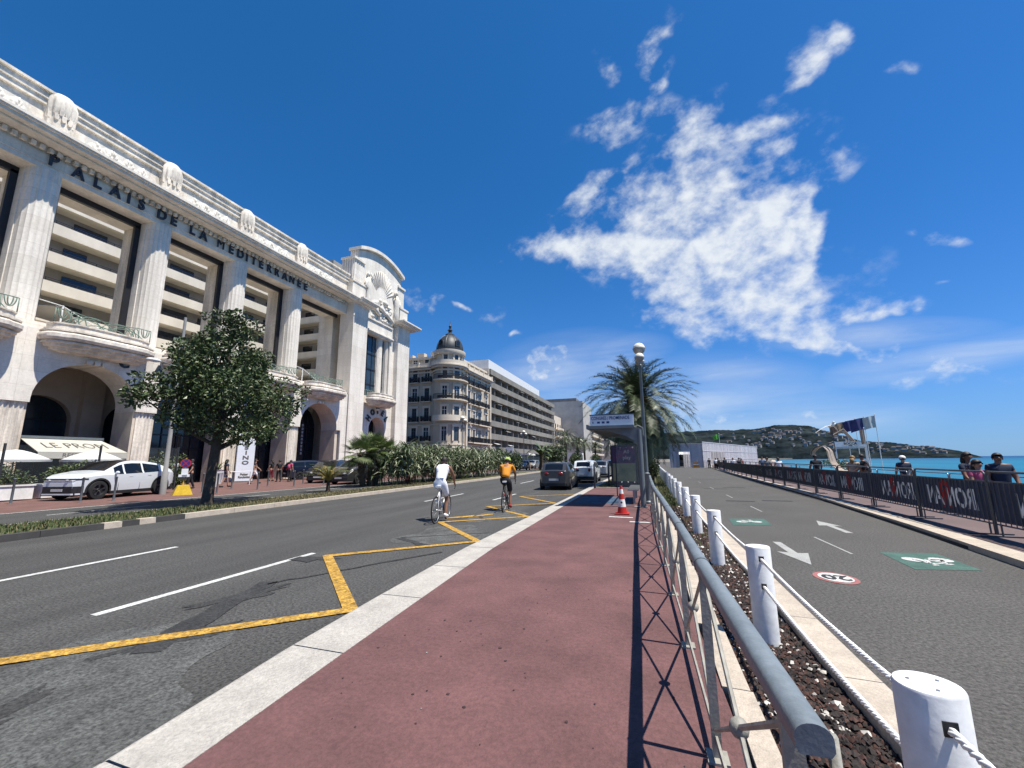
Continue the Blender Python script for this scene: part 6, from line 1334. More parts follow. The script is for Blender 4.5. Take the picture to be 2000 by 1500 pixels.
for y, y1 in zip(py_, py_[1:]):
    if y1 > 13.4: break
    x0, x1 = rx(y), rx(y1); b = MB(); b.tube([(x0,y+.02,.86),(x1,y1-.02,.14)], .010, 6); b.tube([(x0+.001,y+.02,.14),(x1+.001,y1-.02,.86)], .010, 6); o = b.build('cross_rods', 'rail_bar', rl)
    b = MB(); b.ball(((x0+x1)/2, (y+y1)/2, .50), .035, n=10, m=8); b.build('ball', 'rail_bar', o, smooth=180)
    b = MB(); b.add([(x0-.006,y,.07),(x1-.006,y1,.07),(x1+.006,y1,.07),(x0+.006,y,.07),(x0-.006,y,.11),(x1-.006,y1,.11),(x1+.006,y1,.11),(x0+.006,y,.11)], [(0,3,2,1),(4,5,6,7),(0,1,5,4),(2,3,7,6)]); b.build('bottom_bar', 'rail_bar', rl)
b = MB()
b.tube([(rx(1.13)+.02,1.13,.02),(rx(1.02)+.06,1.04,.5),(rx(1.0)+.04,1.02,.92)], .012, 6); b.ball((rx(1.1)+.02, 1.12, .5), .04, n=10, m=8); b.build('end_rod', 'rail_bar', rl, smooth=180)
# --- white bollards and twisted ropes
bh = .72
def bollard(lab, x, y, h=bh, sl_=.0):
    t = thing('bollard', lab, 'bollard', (x, y, -.06), 0, 'white bollards of the rope fence'); b = MB()
    n = 28; rr = .096; vs = [(rr*cos(2*pi*i/n), rr*sin(2*pi*i/n), 0) for i in range(n)]+[(rr*cos(2*pi*i/n), rr*sin(2*pi*i/n), h+.052) for i in range(n)]+[(rr*.95*cos(2*pi*i/n), rr*.95*sin(2*pi*i/n), h+.060) for i in range(n)]
    b.add(vs, [(i, (i+1) % n, n+(i+1) % n, n+i) for i in range(n)]+[(n+i, n+(i+1) % n, 2*n+(i+1) % n, 2*n+i) for i in range(n)]+[tuple(2*n+i for i in range(n))]); b.build('post', 'white_paint', t, smooth=35)
    b = MB()
    for z in (.63, .41):
        for s in (-1, 1): b.box(-.020, .020, s*.0965-.003, s*.0965+.003, z+.06-.022, z+.06+.022)
    b.build('rope_hole', 'plastic_black', t)
    for a in (.6, 2.7, 4.8):
        if y < 7: b = MB(); b.lathe([(.006, h+.0605), (.006, h+.0625), (.001, h+.063)], 8, (.05*cos(a), .05*sin(a), 0)); b.build('screw', 'steel', t)
    return t
by = [1.80]+[3.96+2.46*i for i in range(26)]
bx_ = lambda y: .84 if y < 40 else .84+(y-40)*.012
names = ['nearest white bollard, cut by the picture bottom', 'second white bollard from the front', 'third white bollard from the front', 'fourth white bollard from the front', 'fifth white bollard from the front']
for i, y in enumerate([-.55]+by): bollard('white bollard behind the picture edge' if i == 0 else (names[i-1] if i-1 < 5 else 'small white bollard far along the rope fence'), bx_(y), y)
for z, nm in ((.63, 'upper'), (.41, 'lower')):
    t = thing('rope', 'white twisted '+nm+' rope strung through the row of white bollards', 'rope', (.84, 5, z), world=True, group='ropes of the bollard fence')
    for i, (y0, y1) in enumerate(zip([-.55]+by, by)):
        b = MB(); n = 150 if i < 4 else (40 if i < 7 else 8); rr = .0075; sag = .03
        strands = 3 if i < 7 else 1
        for s in range(strands):
            pts = []
            for k in range(n+1):
                q = k/n; y = y0+(y1-y0)*q; a = q*(y1-y0)*2*pi/.085+2*pi*s/3; e = .0075 if strands == 3 else 0; pts.append((bx_(y)+e*cos(a), y, z-sag*4*q*(1-q)+e*sin(a)))
            b.tube(pts, rr if strands == 3 else .015, 5, caps=False)
        b.build('span', 'rope_white', t, smooth=180)
# --- crowd barriers
FPo = [(-2,5.15),(5,5.42),(8,5.56),(10.3,5.70),(14.6,5.93),(18,6.05),(26,6.40),(40,7.3),(60,8.9),(75,10.4)]
FP = [pt(x, y)[::-1] for y, x in FPo]
def frame_mesh(L_=2.42):
    b = MB(); h = L_/2; r_ = .08; pts = [(0,-h,.02),(0,-h,1.02)]+[(0,-h+r_-r_*cos(pi/2*i/5), 1.02+r_*sin(pi/2*i/5)) for i in range(1, 6)]+[(0,h-r_+r_*sin(pi/2*i/5), 1.02+r_*cos(pi/2*i/5)) for i in range(0, 5)]+[(0,h,1.02),(0,h,.02)]
    b.tube(pts, .019, 7)
    for z in (.20, .93): b.tube([(0,-h,z),(0,h,z)], .014, 6)
    for i in range(1, 19): y = -h+L_*i/19; b.tube([(0,y,.20),(0,y,.93)], .0085, 4, caps=False)
    return b
bt = thing('crowd_barrier', '', 'barrier', (0,0,0), 0, 'crowd barriers with dark banners'); frame_mesh().build('frame', 'barrier_steel', bt, smooth=60)
for y in (-1.08, 1.08): b = MB(); b.box(-.30, .30, y-.02, y+.02, .0, .018); b.tube([(0,y,.01),(0,y,.2)], .014, 6); b.build('foot', 'barrier_steel', bt)
b = MB(); b.grid(40, 4, lambda i, j: (.022+.012*sin(i*23+j*2)*(.3+j), -1.20+2.40*i, .24+.68*j)); bn = b.build('banner', 'banner_navy', bt, smooth=180)
FLIP = Matrix(((0,0,-1,0),(1,0,0,0),(0,1,0,0),(0,0,0,1))) @ Matrix.Diagonal((.84, 1.12, 1, 1))   # print faces the sea, so from here it reads backwards
def lettering(sh):
    b = MB(); b.k = 0; b.add(*TXT['iron'], T_(-.0, sh-.42, .55) @ FLIP); b.add(*TXT['an'], T_(-.0, sh+.51, .55) @ FLIP)
    b.k = 1; b.add(*TXT['m'], T_(-.0, sh+.115, .57) @ FLIP @ Matrix.Diagonal((1.05, 1.25, 1, 1))); b.ball((-.0, sh+.15, .83), .002, .055, .06, 12, 8); return b
def bend(m):                                            # lay the print on the wavy cloth
    m.v = [(.022+.012*sin((y+1.20)/2.40*23+(z-.24)/.68*2)*(.3+(z-.24)/.68)-.0035+x, y, z) for x, y, z in m.v]; return m
bend(lettering(-.18)).build('banner_lettering', ['banner_white', 'banner_red'], bn, smooth=None)
variants = [bt]
for sh in (.30, .05):
    v_ = dup(bt); variants.append(v_)
    for ch in list(v_.children):
        if ch.name.startswith('banner'):
            for g in list(ch.children): bpy.data.objects.remove(g)
            bend(lettering(sh)).build('banner_lettering', ['banner_white', 'banner_red'], ch, smooth=None)
nb = 30; y = 6.3; used = set(); rb = random.Random(2)
blab = ['crowd barrier with dark banner, cut by the right picture edge', 'second crowd barrier from the right picture edge', 'third crowd barrier from the right, red letter in its middle', 'fourth crowd barrier from the right', 'fifth crowd barrier from the right', 'sixth crowd barrier from the right']
for i in range(nb):
    x = lerp(FP, y); a = math.atan2(lerp(FP, y+1)-lerp(FP, y-1), 2); vi = (1, 0, 2, 0, 1, 2)[i % 6]; l = blab[i-1] if 1 <= i <= 6 else ('crowd barrier outside the right picture edge' if i == 0 else 'small distant crowd barrier with dark banner in the front row')
    o = variants[vi] if vi not in used else dup(variants[vi]); used.add(vi)
    o.location = (x, y, .10); o.rotation_euler = (0, 0, -a); o['label'] = l; y += 2.48*cos(a)
bp2 = thing('crowd_barrier', '', 'barrier', (0,0,0), 0, 'crowd barriers of the rear row'); frame_mesh().build('frame', 'steel', bp2, smooth=60)
for q in (-1.08, 1.08): b = MB(); b.box(-.30, .30, q-.02, q+.02, .0, .018); b.tube([(0,q,.01),(0,q,.2)], .014, 6); b.build('foot', 'steel', bp2)
b = MB(); b.grid(20, 2, lambda i, j: (.03+.01*sin(i*19), -1.20+2.40*i, .24+.66*j)); b.build('banner', 'banner_navy', bp2, smooth=180)
y = 8.2
for i in range(14):
    x = lerp(FP, y)+2.6+.03*i; a = math.atan2(lerp(FP, y+1)-lerp(FP, y-1), 2)+.01; l = ['rear crowd barrier outside the picture on the right', 'rear crowd barrier in front of the three people at the right edge', 'rear crowd barrier left of the three people at the right edge', 'rear crowd barrier below the man with the white cap', 'rear crowd barrier right of the blonde woman'][i] if i < 5 else 'distant rear crowd barrier below the people by the sculpture'
    o = bp2 if i == 0 else dup(bp2); o.location = (x, y, -.14); o.rotation_euler = (0, 0, -a); o['label'] = l; y += 2.48*cos(a)
# --- bus shelter
sh = thing('bus_shelter', 'grey bus shelter with a white CONGRÈS / PROMENADE sign box on its cantilevered roof', 'bus shelter', (-.3, 13.5, 0), world=True)
def post_at(x, y):
    b = MB(); b.tube([(x,y,0),(x,y,2.05),(x,y,2.42)], [.085,.082,.075], 14); b.box(x-.12, x+.12, y-.12, y+.12, 0, .02); return b
post_at(-.27, 12.65).build('post', 'metal_grey', sh, smooth=50); post_at(-.33, 16.4).build('post', 'metal_grey', sh, smooth=50)
for y in (12.65, 16.4):
    b = MB(); b.add([(x_, yy, z_) for yy in (y-.04, y+.04) for x_, z_ in ((-.18,2.0),(-.18,2.44),(-.45,2.50),(-1.85,2.52),(-1.85,2.44),(-1.2,2.38),(-.7,2.22),(-.36,2.02))], [tuple(range(8)), tuple(range(15, 7, -1))]+[(i, 8+i, 8+(i+1) % 8, (i+1) % 8) for i in range(8)]); b.build('roof_arm', 'metal_grey', sh)
    b = MB(); b.tube([(-.42,y,2.50),(-.30,y,2.55),(-.16,y,2.47),(-.14,y,2.2)], .022, 6); b.build('bracket', 'metal_grey', sh)
b = MB(); b.box(-1.9, -.42, 12.45, 16.7, 2.522, 2.56)
for i in range(9): b.box(-1.85, -.45, 12.7+.45*i, 12.74+.45*i, 2.46, 2.521)
b.box(-1.92, -1.86, 12.4, 16.75, 2.46, 2.60); b.box(-1.86, -.44, 12.4, 12.44, 2.46, 2.56); b.build('roof', 'metal_grey', sh)
b = MB(); b.box(-1.80, -.42, 12.50, 12.70, 2.562, 2.90); o = b.build('sign_box', 'sign_white', sh); b = MB(); b.box(-1.81, -.41, 12.49, 12.71, 2.902, 2.935); b.build('sign_trim', 'paint_blue', o)
b = MB(); b.add(*TXT['congres'], T_(-1.76, 12.496, 2.80) @ FACE_mY @ Matrix.Diagonal((.74, 1.05, 1, 1)))
for i, wv in enumerate((.03,.09,.09,.09)): b.box(-1.72+.15*i, -1.72+.15*i+wv, 12.494, 12.499, 2.635, 2.70)
b.build('sign_lettering', 'sign_text', o, smooth=None)
b = MB(); b.box(-.36, -.345, 12.95, 16.2, .25, 2.15); b.box(-1.35, -.40, 16.25, 16.265, .25, 2.15); b.build('glass_panel', 'shelter_glass', sh)
b = MB()
for y in (14.0, 15.1): b.box(-.38, -.325, y-.015, y+.015, .1, 2.2)
b.box(-1.37, -1.33, 16.235, 16.28, 0, 2.2); b.box(-.375, -.33, 12.9, 16.25, 2.151, 2.19); b.box(-.375, -.33, 12.9, 16.25, .21, .249); b.build('glass_frame', 'steel_dark', sh)
b = MB()
for z in (.55, 1.95):
    for i in range(4): b.ball((-.40-.25*i, 16.235, z), .03, n=7, m=5)
b.build('glass_clamp', 'steel', sh, smooth=180)
b = MB(); b.box(-.78, -.42, 13.4, 15.8, .44, .48); b.box(-.62, -.55, 13.6, 13.66, 0, .439); b.box(-.62, -.55, 15.5, 15.56, 0, .439); b.build('bench', 'steel', sh)
ad = thing('advertising_panel', 'black framed advertising panel with purple and green posters behind the shelter', 'advert', (-1.3, 20.9, 0), world=True)
b = MB(); b.box(-1.98, -.62, 20.78, 20.98, .22, 2.22); b.box(-1.8, -.8, 20.82, 20.94, 0, .219); b.build('case', 'iron_black', ad); b = MB(); b.box(-1.88, -.72, 20.765, 20.778, 1.28, 2.14); o = b.build('upper_poster', 'poster_purple', ad)
b = MB(); b.add(*TXT['all'], T_(-1.15, 20.762, 1.86) @ FACE_mY); b.add(*TXT['play'], T_(-1.15, 20.762, 1.56) @ FACE_mY); b.build('poster_lettering', 'paint_grey', o, smooth=None)
b = MB(); b.box(-1.88, -.72, 20.765, 20.777, .34, 1.275); b.build('lower_poster', 'poster_green', ad)
for x, y, h, l in ((-2.80, 20.3, 1.27, 'dark post at the kerb, the left of two by the shelter'), (-2.20, 21.6, 1.24, 'dark post in the grass, the right of two by the shelter')):
    t = thing('kerb_post', l, 'post', (x, y, 0), group='dark posts by the shelter'); b = MB(); b.tube([(0,0,0),(0,0,h-.06),(0,0,h)], [.05,.05,.02], 12); b.build('pole', 'steel_dark', t, smooth=40); b = MB(); b.lathe([(.056,h-.16),(.056,h-.12)], 12); b.build('band', 'metal_grey', t)
# --- traffic cone
t = thing('traffic_cone', 'red and white striped traffic cone standing on the red pavement', 'cone', (-.80, 10.95, 0))
b = MB(); b.box(-.19, .19, -.19, .19, 0, .035); b.build('base', 'cone_red', t)
for m_, z0, z1, nm in (('cone_red',.036,.20,'lower_band'),('cone_white',.20,.40,'white_band'),('cone_red',.40,.545,'middle_band'),('cone_white',.545,.67,'white_band'),('cone_red',.67,.76,'tip')):
    r_ = lambda z: .135-.14*z; b = MB(); b.lathe([(r_(z0), z0), (r_(z1), z1)]+([(.001, z1)] if z1 > .75 else []), 24); b.build(nm, m_, t, smooth=40)
b = MB(); b.add([(-.03,-.1005,.30),(.015,-.1035,.29),(.03,-.1005,.33),(-.01,-.0985,.35)], [(0,1,2,3)]); b.build('sticker', 'paint_black', t)
# --- lamps with globes
def lamp(lab, x, y, h=5.6, big=.215, sm=.165, side=(0, 1), z=0, grey=True, name='street_lamp'):
    t = thing(name, lab, 'street lamp', (x, y, z), 0, 'globe street lamps'); b = MB(); b.lathe([(.13,0),(.13,.06),(.085,.1),(.085,.95),(.10,.97),(.10,1.0),(.06,1.03),(.048,h-.95),(.075,h-.9),(.075,h-.82),(.04,h-.78),(.036,h-.40)], 14); b.build('pole', 'metal_grey', t, smooth=40)
    b = MB(); d = V((side[0], side[1], 0))
    for s in (-1, 1): b.tube([V((0,0,h-.9)), d*s*.18+V((0,0,h-.92)), d*s*.34+V((0,0,h-.86)), d*s*.36+V((0,0,h-.80))], .018, 6)
    b.tube([(0,0,h-1.65),(.55,0,h-1.63)], .012, 5); b.build('arm', 'metal_grey', t, smooth=60)
    for c, q in ((V((0,0,h-big)), big), (d*.36+V((0,0,h-.62)), sm), (-d*.36+V((0,0,h-.62)), sm)):
        b = MB(); n = 18; b.lathe([(q*sin(pi*i/18), -q*cos(pi*i/18)) for i in range(9, 19)], n, c); o = b.build('globe', 'globe', t, smooth=180)
        b = MB(); b.lathe([(q*sin(pi*i/18), -q*cos(pi*i/18)) for i in range(0, 10)], n, c); b.lathe([(q*1.02, -.012), (q*1.02, .012)], n, c); b.lathe([(.05, -q-.06), (.07, -q+.02)], 10, c); b.build('lower_bowl', 'globe_grey', o, smooth=50)
    return t
lamp('tall globe lamp standing right behind the bus shelter post', -.13, 13.75, 5.60)
for y, l in ((33, 'globe lamp right of the big palm, nearest of that row'), (45, 'second globe lamp of the row right of the big palm'), (57, 'third globe lamp of the row right of the big palm'), (69, 'farthest globe lamp of the row right of the big palm')): lamp(l, .25, y, 6.0, .24, .2, (1, 0))
lamp('thin globe lamp above the white stall beyond the orange cyclist', -18.8, 57, 6.2, .27, .22, (1, 0)); lamp('globe lamp beside the dome building turret', -22.5, 43, 7.2, .3, .24, (1, 0))
for x, y, l in ((-15.6, 74, 'globe lamp among the median palms'), (-15, 88, 'second globe lamp among the median palms'), (-4.0, 66, 'globe lamp left of the shelter roof'), (-3.8, 90, 'distant globe lamp under the palms')): lamp(l, x, y, 6.2, .28, .24, (1, 0))
t = thing('lamp_post', 'grey lamp post with thick base standing behind the white car', 'lamp post', (-22.4, 11.65, 0))
b = MB(); b.lathe([(.14,0),(.135,1.05),(.10,1.12),(.09,3.2),(.075,3.3),(.065,9)], 14); b.build('pole', 'globe_grey', t, smooth=40); b = MB(); b.tube([(0,0,6.3),(.2,-.6,6.35),(.3,-1.2,6.4)], .03, 6); b.build('arm', 'metal_grey', t); b = MB(); b.ball((.32,-1.4,6.38), .16, .34, .10, 10, 7); b.build('lamp_head', 'white_paint', t, smooth=180)
t = thing('no_parking_sign', 'round no parking sign on a yellow concrete foot', 'sign', (-21.1, 11.75, 0), radians(61))
b = MB(); vs = [(-.38,-.30,0),(.38,-.30,0),(.38,.30,0),(-.38,.30,0),(-.22,-.20,.46),(.22,-.20,.46),(.22,.20,.46),(-.22,.20,.46)]; b.add(vs, [(0,3,2,1),(4,5,6,7),(0,1,5,4),(1,2,6,5),(2,3,7,6),(3,0,4,7)]); b.build('foot', 'yellow_block', t)
b = MB(); b.tube([(0,0,.46),(0,0,1.72)], .028, 8); b.build('pole', 'yellow_block', t)
DX = T_(0, -.05, 1.48) @ Matrix.Rotation(pi/2, 4, 'X'); b = MB(); b.lathe([(.001,0),(.215,0),(.215,.012),(.001,.012)], 26, mtx=DX); o = b.build('disc', 'sign_red', t, smooth=40); b = MB(); b.lathe([(.001,.0125),(.165,.0125),(.165,.016),(.001,.016)], 26, mtx=DX); b.build('disc_centre', 'sign_blue', o, smooth=40)
b = MB(); b.box(-.018, .018, -.2, .2, .0165, .019, DX @ RZ(.78)); b.box(-.018, .018, -.2, .2, .0195, .021, DX @ RZ(-.78)); b.build('cross_bar', 'sign_red', o)
b = MB(); b.box(-.13, .13, -.06, -.045, .95, 1.23); b.box(-.23, .2, -.075, -.061, .84, .96); b.build('notice', 'sign_white', t); b = MB()
for i in range(4): b.box(-.1, .1, -.0785, -.0755, .855+.025*i, .865+.025*i)
b.box(-.18, .12, -.06, -.045, .70, .82); b.build('notice_text', 'paint_black', t)
# --- slim posts of the plaza, casino sign, planter
bp3 = None
for i, (x, y, l) in enumerate(((-21.3,8.4,'thin grey plaza post in front of the white car bumper'),(-20.75,9.15,'thin grey plaza post in front of the white car door'),(-23.2,7.25,'thin grey plaza post at the left picture edge'),(-20.0,12.6,'thin plaza post just right of the tree trunk'),(-22.9,15.2,'second thin plaza post right of the tree trunk'),(-20.5,15.0,'thin plaza post below the CASINO sign'),(-22.9,17.4,'thin plaza post right of the CASINO sign'),(-21.0,17.7,'thin plaza post in front of the people by the pier'),(-22.9,20.0,'thin plaza post in front of the navy car'),(-20.5,19.5,'thin plaza post left of the golden palm'),(-21.6,12.9,'thin plaza post beside the no parking sign'))):
    t = thing('plaza_post', l, 'post', (x, y, 0), group='thin posts along the plaza edge'); b = MB(); b.lathe([(.042,0),(.038,.92),(.045,.93),(.045,.96),(.001,.985)], 10); b.build('pole', 'metal_grey', t, smooth=40); b = MB(); b.lathe([(.07,0),(.07,.03),(.045,.04)], 10); b.build('base', 'metal_grey', t)
t = thing('casino_sign', 'tall white sign board reading CASINO with gaming names at its foot', 'sign', (-29.9, 20.65, 0), radians(62))
b = MB(); b.box(-.60, .60, -.16, .16, 0, 4.0); b.build('board', 'sign_white', t); b = MB(); b.box(-.66, .66, -.2, .2, 0, .10); b.build('plinth', 'metal_grey', t); b = MB(); b.add(*TXT['casino'], T_(0, -.168, 2.45) @ FACE_mY @ Matrix.Diagonal((.95, .62, 1, 1))); b.build('lettering', 'awning_text', t, smooth=None)
b = MB(); b.add(*TXT['casino2'], T_(0, -.168, .50) @ FACE_mY @ Matrix.Diagonal((.75, .7, 1, 1))); b.build('small_lettering', 'awning_text', t, smooth=None)
t = thing('plant_pot', 'big white pot with a dark spiky plant left of the CASINO sign', 'plant pot', (-29.5, 18.5, 0)); b = MB(); b.lathe([(.38,0),(.52,.95),(.55,1.0),(.48,1.0),(.45,.9),(.001,.9)], 18); b.build('pot', 'cone_white', t, smooth=40)
b = palm_mesh(26, 1.0, 12, 1.0, leaf=.12, top=1.4, low=.1, nl=16, wl=.03); b.v = [(p[0], p[1], p[2]+.95) for p in b.v]; b.build('leaves', ['leaf_dark', 'leaf_mid'], t, smooth=None)
t = thing('hand_rail', 'low white hand rail in front of the CASINO sign', 'rail', (-25.6, 17.3, 0)); b = MB(); b.tube([(-.3,-1.2,0),(-.3,-1.2,.9),(-.3,1.2,.9),(-.3,1.2,0)], .03, 6); b.build('bar', 'white_paint', t)
# --- small white stall beyond the orange cyclist
t = thing('market_stall', 'small stall with pale awning and square sign behind the orange cyclist', 'stall', (-21.5, 62, 0)); b = MB(); b.add([(-2.4,-2,2.5),(2.6,-2,2.3),(2.6,2,2.3),(-2.4,2,2.5),(-2.4,-2,2.75),(2.4,-2,2.6),(2.4,2,2.6),(-2.4,2,2.75)], [(0,3,2,1),(4,5,6,7),(0,1,5,4),(1,2,6,5),(2,3,7,6),(3,0,4,7)]); b.build('awning', 'canvas_white', t)
b = MB(); b.box(-2.2, 2.2, -1.6, 1.6, 0, 1.05); b.build('counter', 'wood_pale', t); b = MB()
for x in (-2.2, 2.2):
    for y in (-1.8, 1.8): b.tube([(x,y,0),(x,y,2.4)], .05, 6)
b.build('pole', 'white_paint', t); b = MB(); b.box(-1.6, -.3, -2.05, -1.95, 2.76, 3.7); b.build('sign', 'sign_white', t)
# --- white lattice enclosure and gate across the promenade
ga = thing('lattice_gate', 'long white lattice enclosure with arched openings closing off the promenade', 'structure', (8, 72, 0), world=True)
def lattice(b, x0, y0, x1, y1, z0, z1, n, rnd):
    for i in range(n):
        q = (i+.5+rnd.uniform(-.3, .3))/n; x, y = x0+(x1-x0)*q, y0+(y1-y0)*q; wv = rnd.uniform(.04, .10); dx, dy = (x1-x0)/math.hypot(x1-x0, y1-y0)*wv, (y1-y0)/math.hypot(x1-x0, y1-y0)*wv
        b.add([(x-dx,y-dy,z0),(x+dx,y+dy,z0),(x+dx,y+dy,z1),(x-dx,y-dy,z1),(x-dx-dy*.3,y-dy+.08,z0),(x+dx,y+dy+.08,z0),(x+dx,y+dy+.08,z1),(x-dx,y-dy+.08,z1)], [(0,1,2,3),(7,6,5,4),(1,5,6,2),(4,0,3,7),(3,2,6,7)])
rg = random.Random(8)
b = MB(); lattice(b, 3.2, 70, 4.6, 70.05, 0, 3.9, 16, rg); lattice(b, 4.6, 70, 6.4, 70.05, 2.75, 3.9, 18, rg); lattice(b, 6.4, 70, 8.3, 70.05, 0, 3.95, 24, rg); b.box(3.2, 8.4, 69.9, 70.2, 3.9, 4.0); b.box(4.55, 6.45, 69.92, 70.15, 2.6, 2.75); b.build('front_wall', 'truss', ga)
P0, P1 = V((8.4, 70)), V((25.5, 108)); b = MB()
for (q0, q1, z0) in ((0, .10, 0), (.10, .30, 2.75), (.30, 1.0, 0)):
    a = P0.lerp(P1, q0); c = P0.lerp(P1, q1); lattice(b, a.x, a.y, c.x, c.y, z0, 4.15, int(230*(q1-q0)), rg)
for z in (4.15, 2.7, 1.3):
    q0 = .30 if z < 2 else 0; a = P0.lerp(P1, q0); b.add([(a.x,a.y-.1,z),(P1.x,P1.y-.1,z),(P1.x,P1.y+.15,z),(a.x,a.y+.15,z),(a.x,a.y-.1,z+.12),(P1.x,P1.y-.1,z+.12),(P1.x,P1.y+.15,z+.12),(a.x,a.y+.15,z+.12)], [(0,3,2,1),(4,5,6,7),(0,1,5,4),(1,2,6,5),(2,3,7,6),(3,0,4,7)])
b.build('side_wall', 'truss', ga)
b = MB(); q = V((1.7, -.8)); lattice(b, 8.4-3, 72, 25.5-3, 110, 0, 4.0, 160, rg); b.build('inner_wall', 'truss', ga)
t = thing('marquee', 'white peaked marquee tent seen through the left gate opening', 'tent', (6.6, 82, 0)); b = MB(); b.add([(-1.5,-1.5,2.3),(1.5,-1.5,2.3),(1.5,1.5,2.3),(-1.5,1.5,2.3),(0,0,3.9)], [(0,1,4),(1,2,4),(2,3,4),(3,0,4),(3,2,1,0)]); b.build('roof', 'tent_white', t); b = MB()
for x in (-1.45, 1.45):
    for y in (-1.45, 1.45): b.tube([(x,y,0),(x,y,2.3)], .05, 6)
b.build('pole', 'steel_dark', t); b = MB(); b.box(-1.3, 1.3, 1.2, 1.4, 0, 2.29); b.build('back_wall', 'cloth_black', t)
for i, (x, y, c, l) in enumerate(((5.2, 66, 'steel', 'grey crowd barrier lying across the end of the bike path'), (7.4, 64.5, 'steel', 'grey crowd barrier turned sideways at the end of the banner row'))):
    o = thing('crowd_barrier', l, 'barrier', (x, y, .02), radians(80 if i == 0 else 30), 'plain barriers at the gate'); frame_mesh().build('frame', c, o, smooth=60)
t = thing('traffic_block', 'orange plastic road block at the gate', 'road block', (7.0, 68, 0)); b = MB(); b.prism([(-.5,0),(.5,0),(.42,.5),(.25,.9),(-.25,.9),(-.42,.5)], -.2, .2, FACE_mY); b.build('body', 'cloth_orange', t); b = MB(); b.box(-.44, .44, -.21, -.201, .45, .6); b.build('band', 'cone_white', t)
def flagpole(lab, x, y, h, m, wd, hg, name='flagpole', lean=0, gp='flagpoles on the beach', z=-4, wind=-1):
    t = thing(name, lab, 'flag', (x, y, z), 0, gp); b = MB(); b.tube([(0,0,0),(0,0,h-z)], [.055,.03], 8); b.ball((0,0,h-z+.05), .06, n=8, m=5); b.build('pole', 'white_paint', t, smooth=50)
    b = MB(); b.grid(16, 6, lambda i, j: (wind*wd*i, .18*sin(i*8+j)*i, h-z-.08-hg*j-.55*i*i*wd*.45)); b.build('flag', m, t, smooth=180); return t
flagpole('grey white flag on the rightmost flagpole', 22.6, 50, 5.85, 'flag_white', 1.05, 1.25); flagpole('dark blue flag on the second flagpole from the right', 22.1, 51, 5.75, 'flag_blue', 1.3, 1.3); flagpole('dark blue flag on the middle flagpole', 21.7, 52, 5.65, 'flag_blue', 1.3, 1.2); flagpole('brownish red flag on the leftmost flagpole', 20.9, 52, 5.45, 'flag_red', 1.6, 1.2); flagpole('reddish pennant pole right of the restaurant sign', 21.1, 49, 4.4, 'wood_pale', .35, 1.5)
flagpole('bright green flag above the white lattice enclosure', 13.2, 84, 6.3, 'flag_green', 1.15, 1.0, gp=None, z=0)
bo = thing('beach_sign', 'white BOCCA sign board on two posts with a wooden sail frame behind it', 'sign', (19.0, 50, 0), world=True); b = MB(); b.box(17.6, 20.4, 49.9, 50.05, 2.55, 3.12); o = b.build('board', 'sign_white', bo); b = MB(); b.add(*TXT['bocca'], T_(19.0, 49.88, 2.90) @ FACE_mY); b.add(*TXT['mar'], T_(19.0, 49.88, 2.68) @ FACE_mY); b.build('board_lettering', 'awning_text', o, smooth=None)
b = MB(); b.box(17.6, 17.72, 49.92, 50.03, -4, 2.549); b.box(20.28, 20.4, 49.92, 50.03, -4, 2.549); b.box(17.73, 20.27, 49.95, 50.0, 2.40, 2.5); b.build('post', 'white_paint', bo)
b = MB(); b.tube([(17.7,50.2,3.9),(18.7,50.2,4.5),(19.6,50.2,3.15)], .05, 6); b.add([(17.7,50.25,3.85),(18.7,50.25,4.5),(18.85,50.25,4.3),(18.6,50.25,4.2)], [(0,1,2,3)]); b.add([(18.65,50.3,4.5),(19.7,50.3,3.1),(19.4,50.3,3.1),(18.5,50.3,4.3)], [(0,1,2,3)]); b.build('sail_frame', 'wood_pale', bo)
bush('leafy green shrubs under the white beach sign', 18.2, 47.5, 2.2, 1.0, 1.35, 1500, ('leaf_mid', 'leaf_dark', 'leaf_pale'), .16)
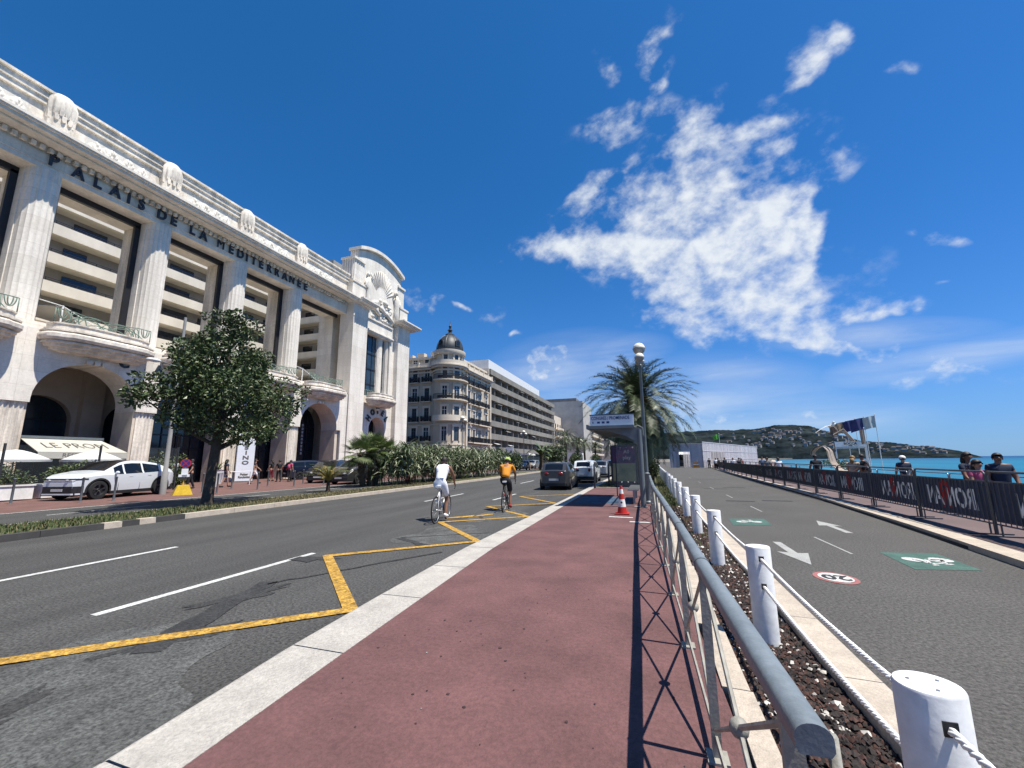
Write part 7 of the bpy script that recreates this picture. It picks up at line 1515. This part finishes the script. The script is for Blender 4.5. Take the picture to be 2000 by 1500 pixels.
# --- curved sculpture with a seagull-like bird on a mast
sc_ = thing('wave_sculpture', 'pale curling wave-shaped sculpture on the promenade', 'sculpture', (14.2, 44, 0), world=True); b = MB()
SP = [(15.7,.1),(15.2,.5),(14.85,1.1),(14.75,1.7),(14.7,2.15),(14.5,2.45),(14.1,2.55),(13.7,2.45),(13.4,2.15),(13.25,1.75)]
def wv(i, j): k = i*9; a = int(min(8, k)); q = k-a; x = SP[a][0]+(SP[a+1][0]-SP[a][0])*q; z = SP[a][1]+(SP[a+1][1]-SP[a][1])*q; wd = .75+.25*sin(i*3); return (x-.42+.85*(1-i*.5)*0+(j-.5)*.9*(1-.35*i), 43.6+.9*j, z)
b.grid(30, 6, wv); b.v = b.v+[(x+.1, y+.05, z-.07) for x, y, z in b.v]; n = len(b.v)//2; b.f = b.f+[tuple(k+n for k in q[::-1]) for q in b.f]; b.m = [0]*len(b.f); b.build('sheet', 'wood_pale', sc_, smooth=180); b = MB(); b.box(13.6, 15.9, 43.3, 44.9, .1, .25); b.build('plinth', 'kerb_stone', sc_)
gl = thing('gull_figure', 'white gull figure with spread wings on a mast above the wave sculpture', 'sculpture', (14.7, 44, 0), world=True); b = MB(); b.tube([(14.75,44,2.0),(14.7,44,4.2)], .035, 6); b.build('mast', 'steel_dark', gl)
b = MB(); b.tube([(14.45,44,4.35),(14.7,44,4.5),(14.95,44,4.6),(15.1,44,4.7)], [.06,.15,.13,.03], 9); b.ball((14.9,43.95,4.8), .12, .1, .1, 8, 6); b.tube([(14.9,43.9,4.82),(14.78,43.86,4.78)], [.03,.01], 5); b.build('body', 'wing_white', gl, smooth=180)
for s, pts in ((-1, ((14.6,4.45),(14.2,4.4),(13.75,4.15),(13.3,3.8))), (1, ((14.85,4.5),(15.05,4.3),(15.15,4.1),(15.2,3.9)))):
    b = MB(); vs = []
    for k, (x, z) in enumerate(pts): wv_ = (.16, .2, .14, .02)[k]; vs += [(x, 44-wv_+.1*s, z), (x, 44+wv_+.1*s, z), (x, 44+.1*s, z+.05)]
    b.add(vs, [q for k in range(3) for q in ((k*3, k*3+3, k*3+5, k*3+2), (k*3+2, k*3+5, k*3+4, k*3+1), (k*3+1, k*3+4, k*3+3, k*3))]); b.build('wing', 'wing_white', gl, smooth=60)
bo.location.x += 1.2; sc_.location.x += 1.9; gl.location.x += 1.9
for o in sc.objects:
    if '_w' in o: del o['_w']
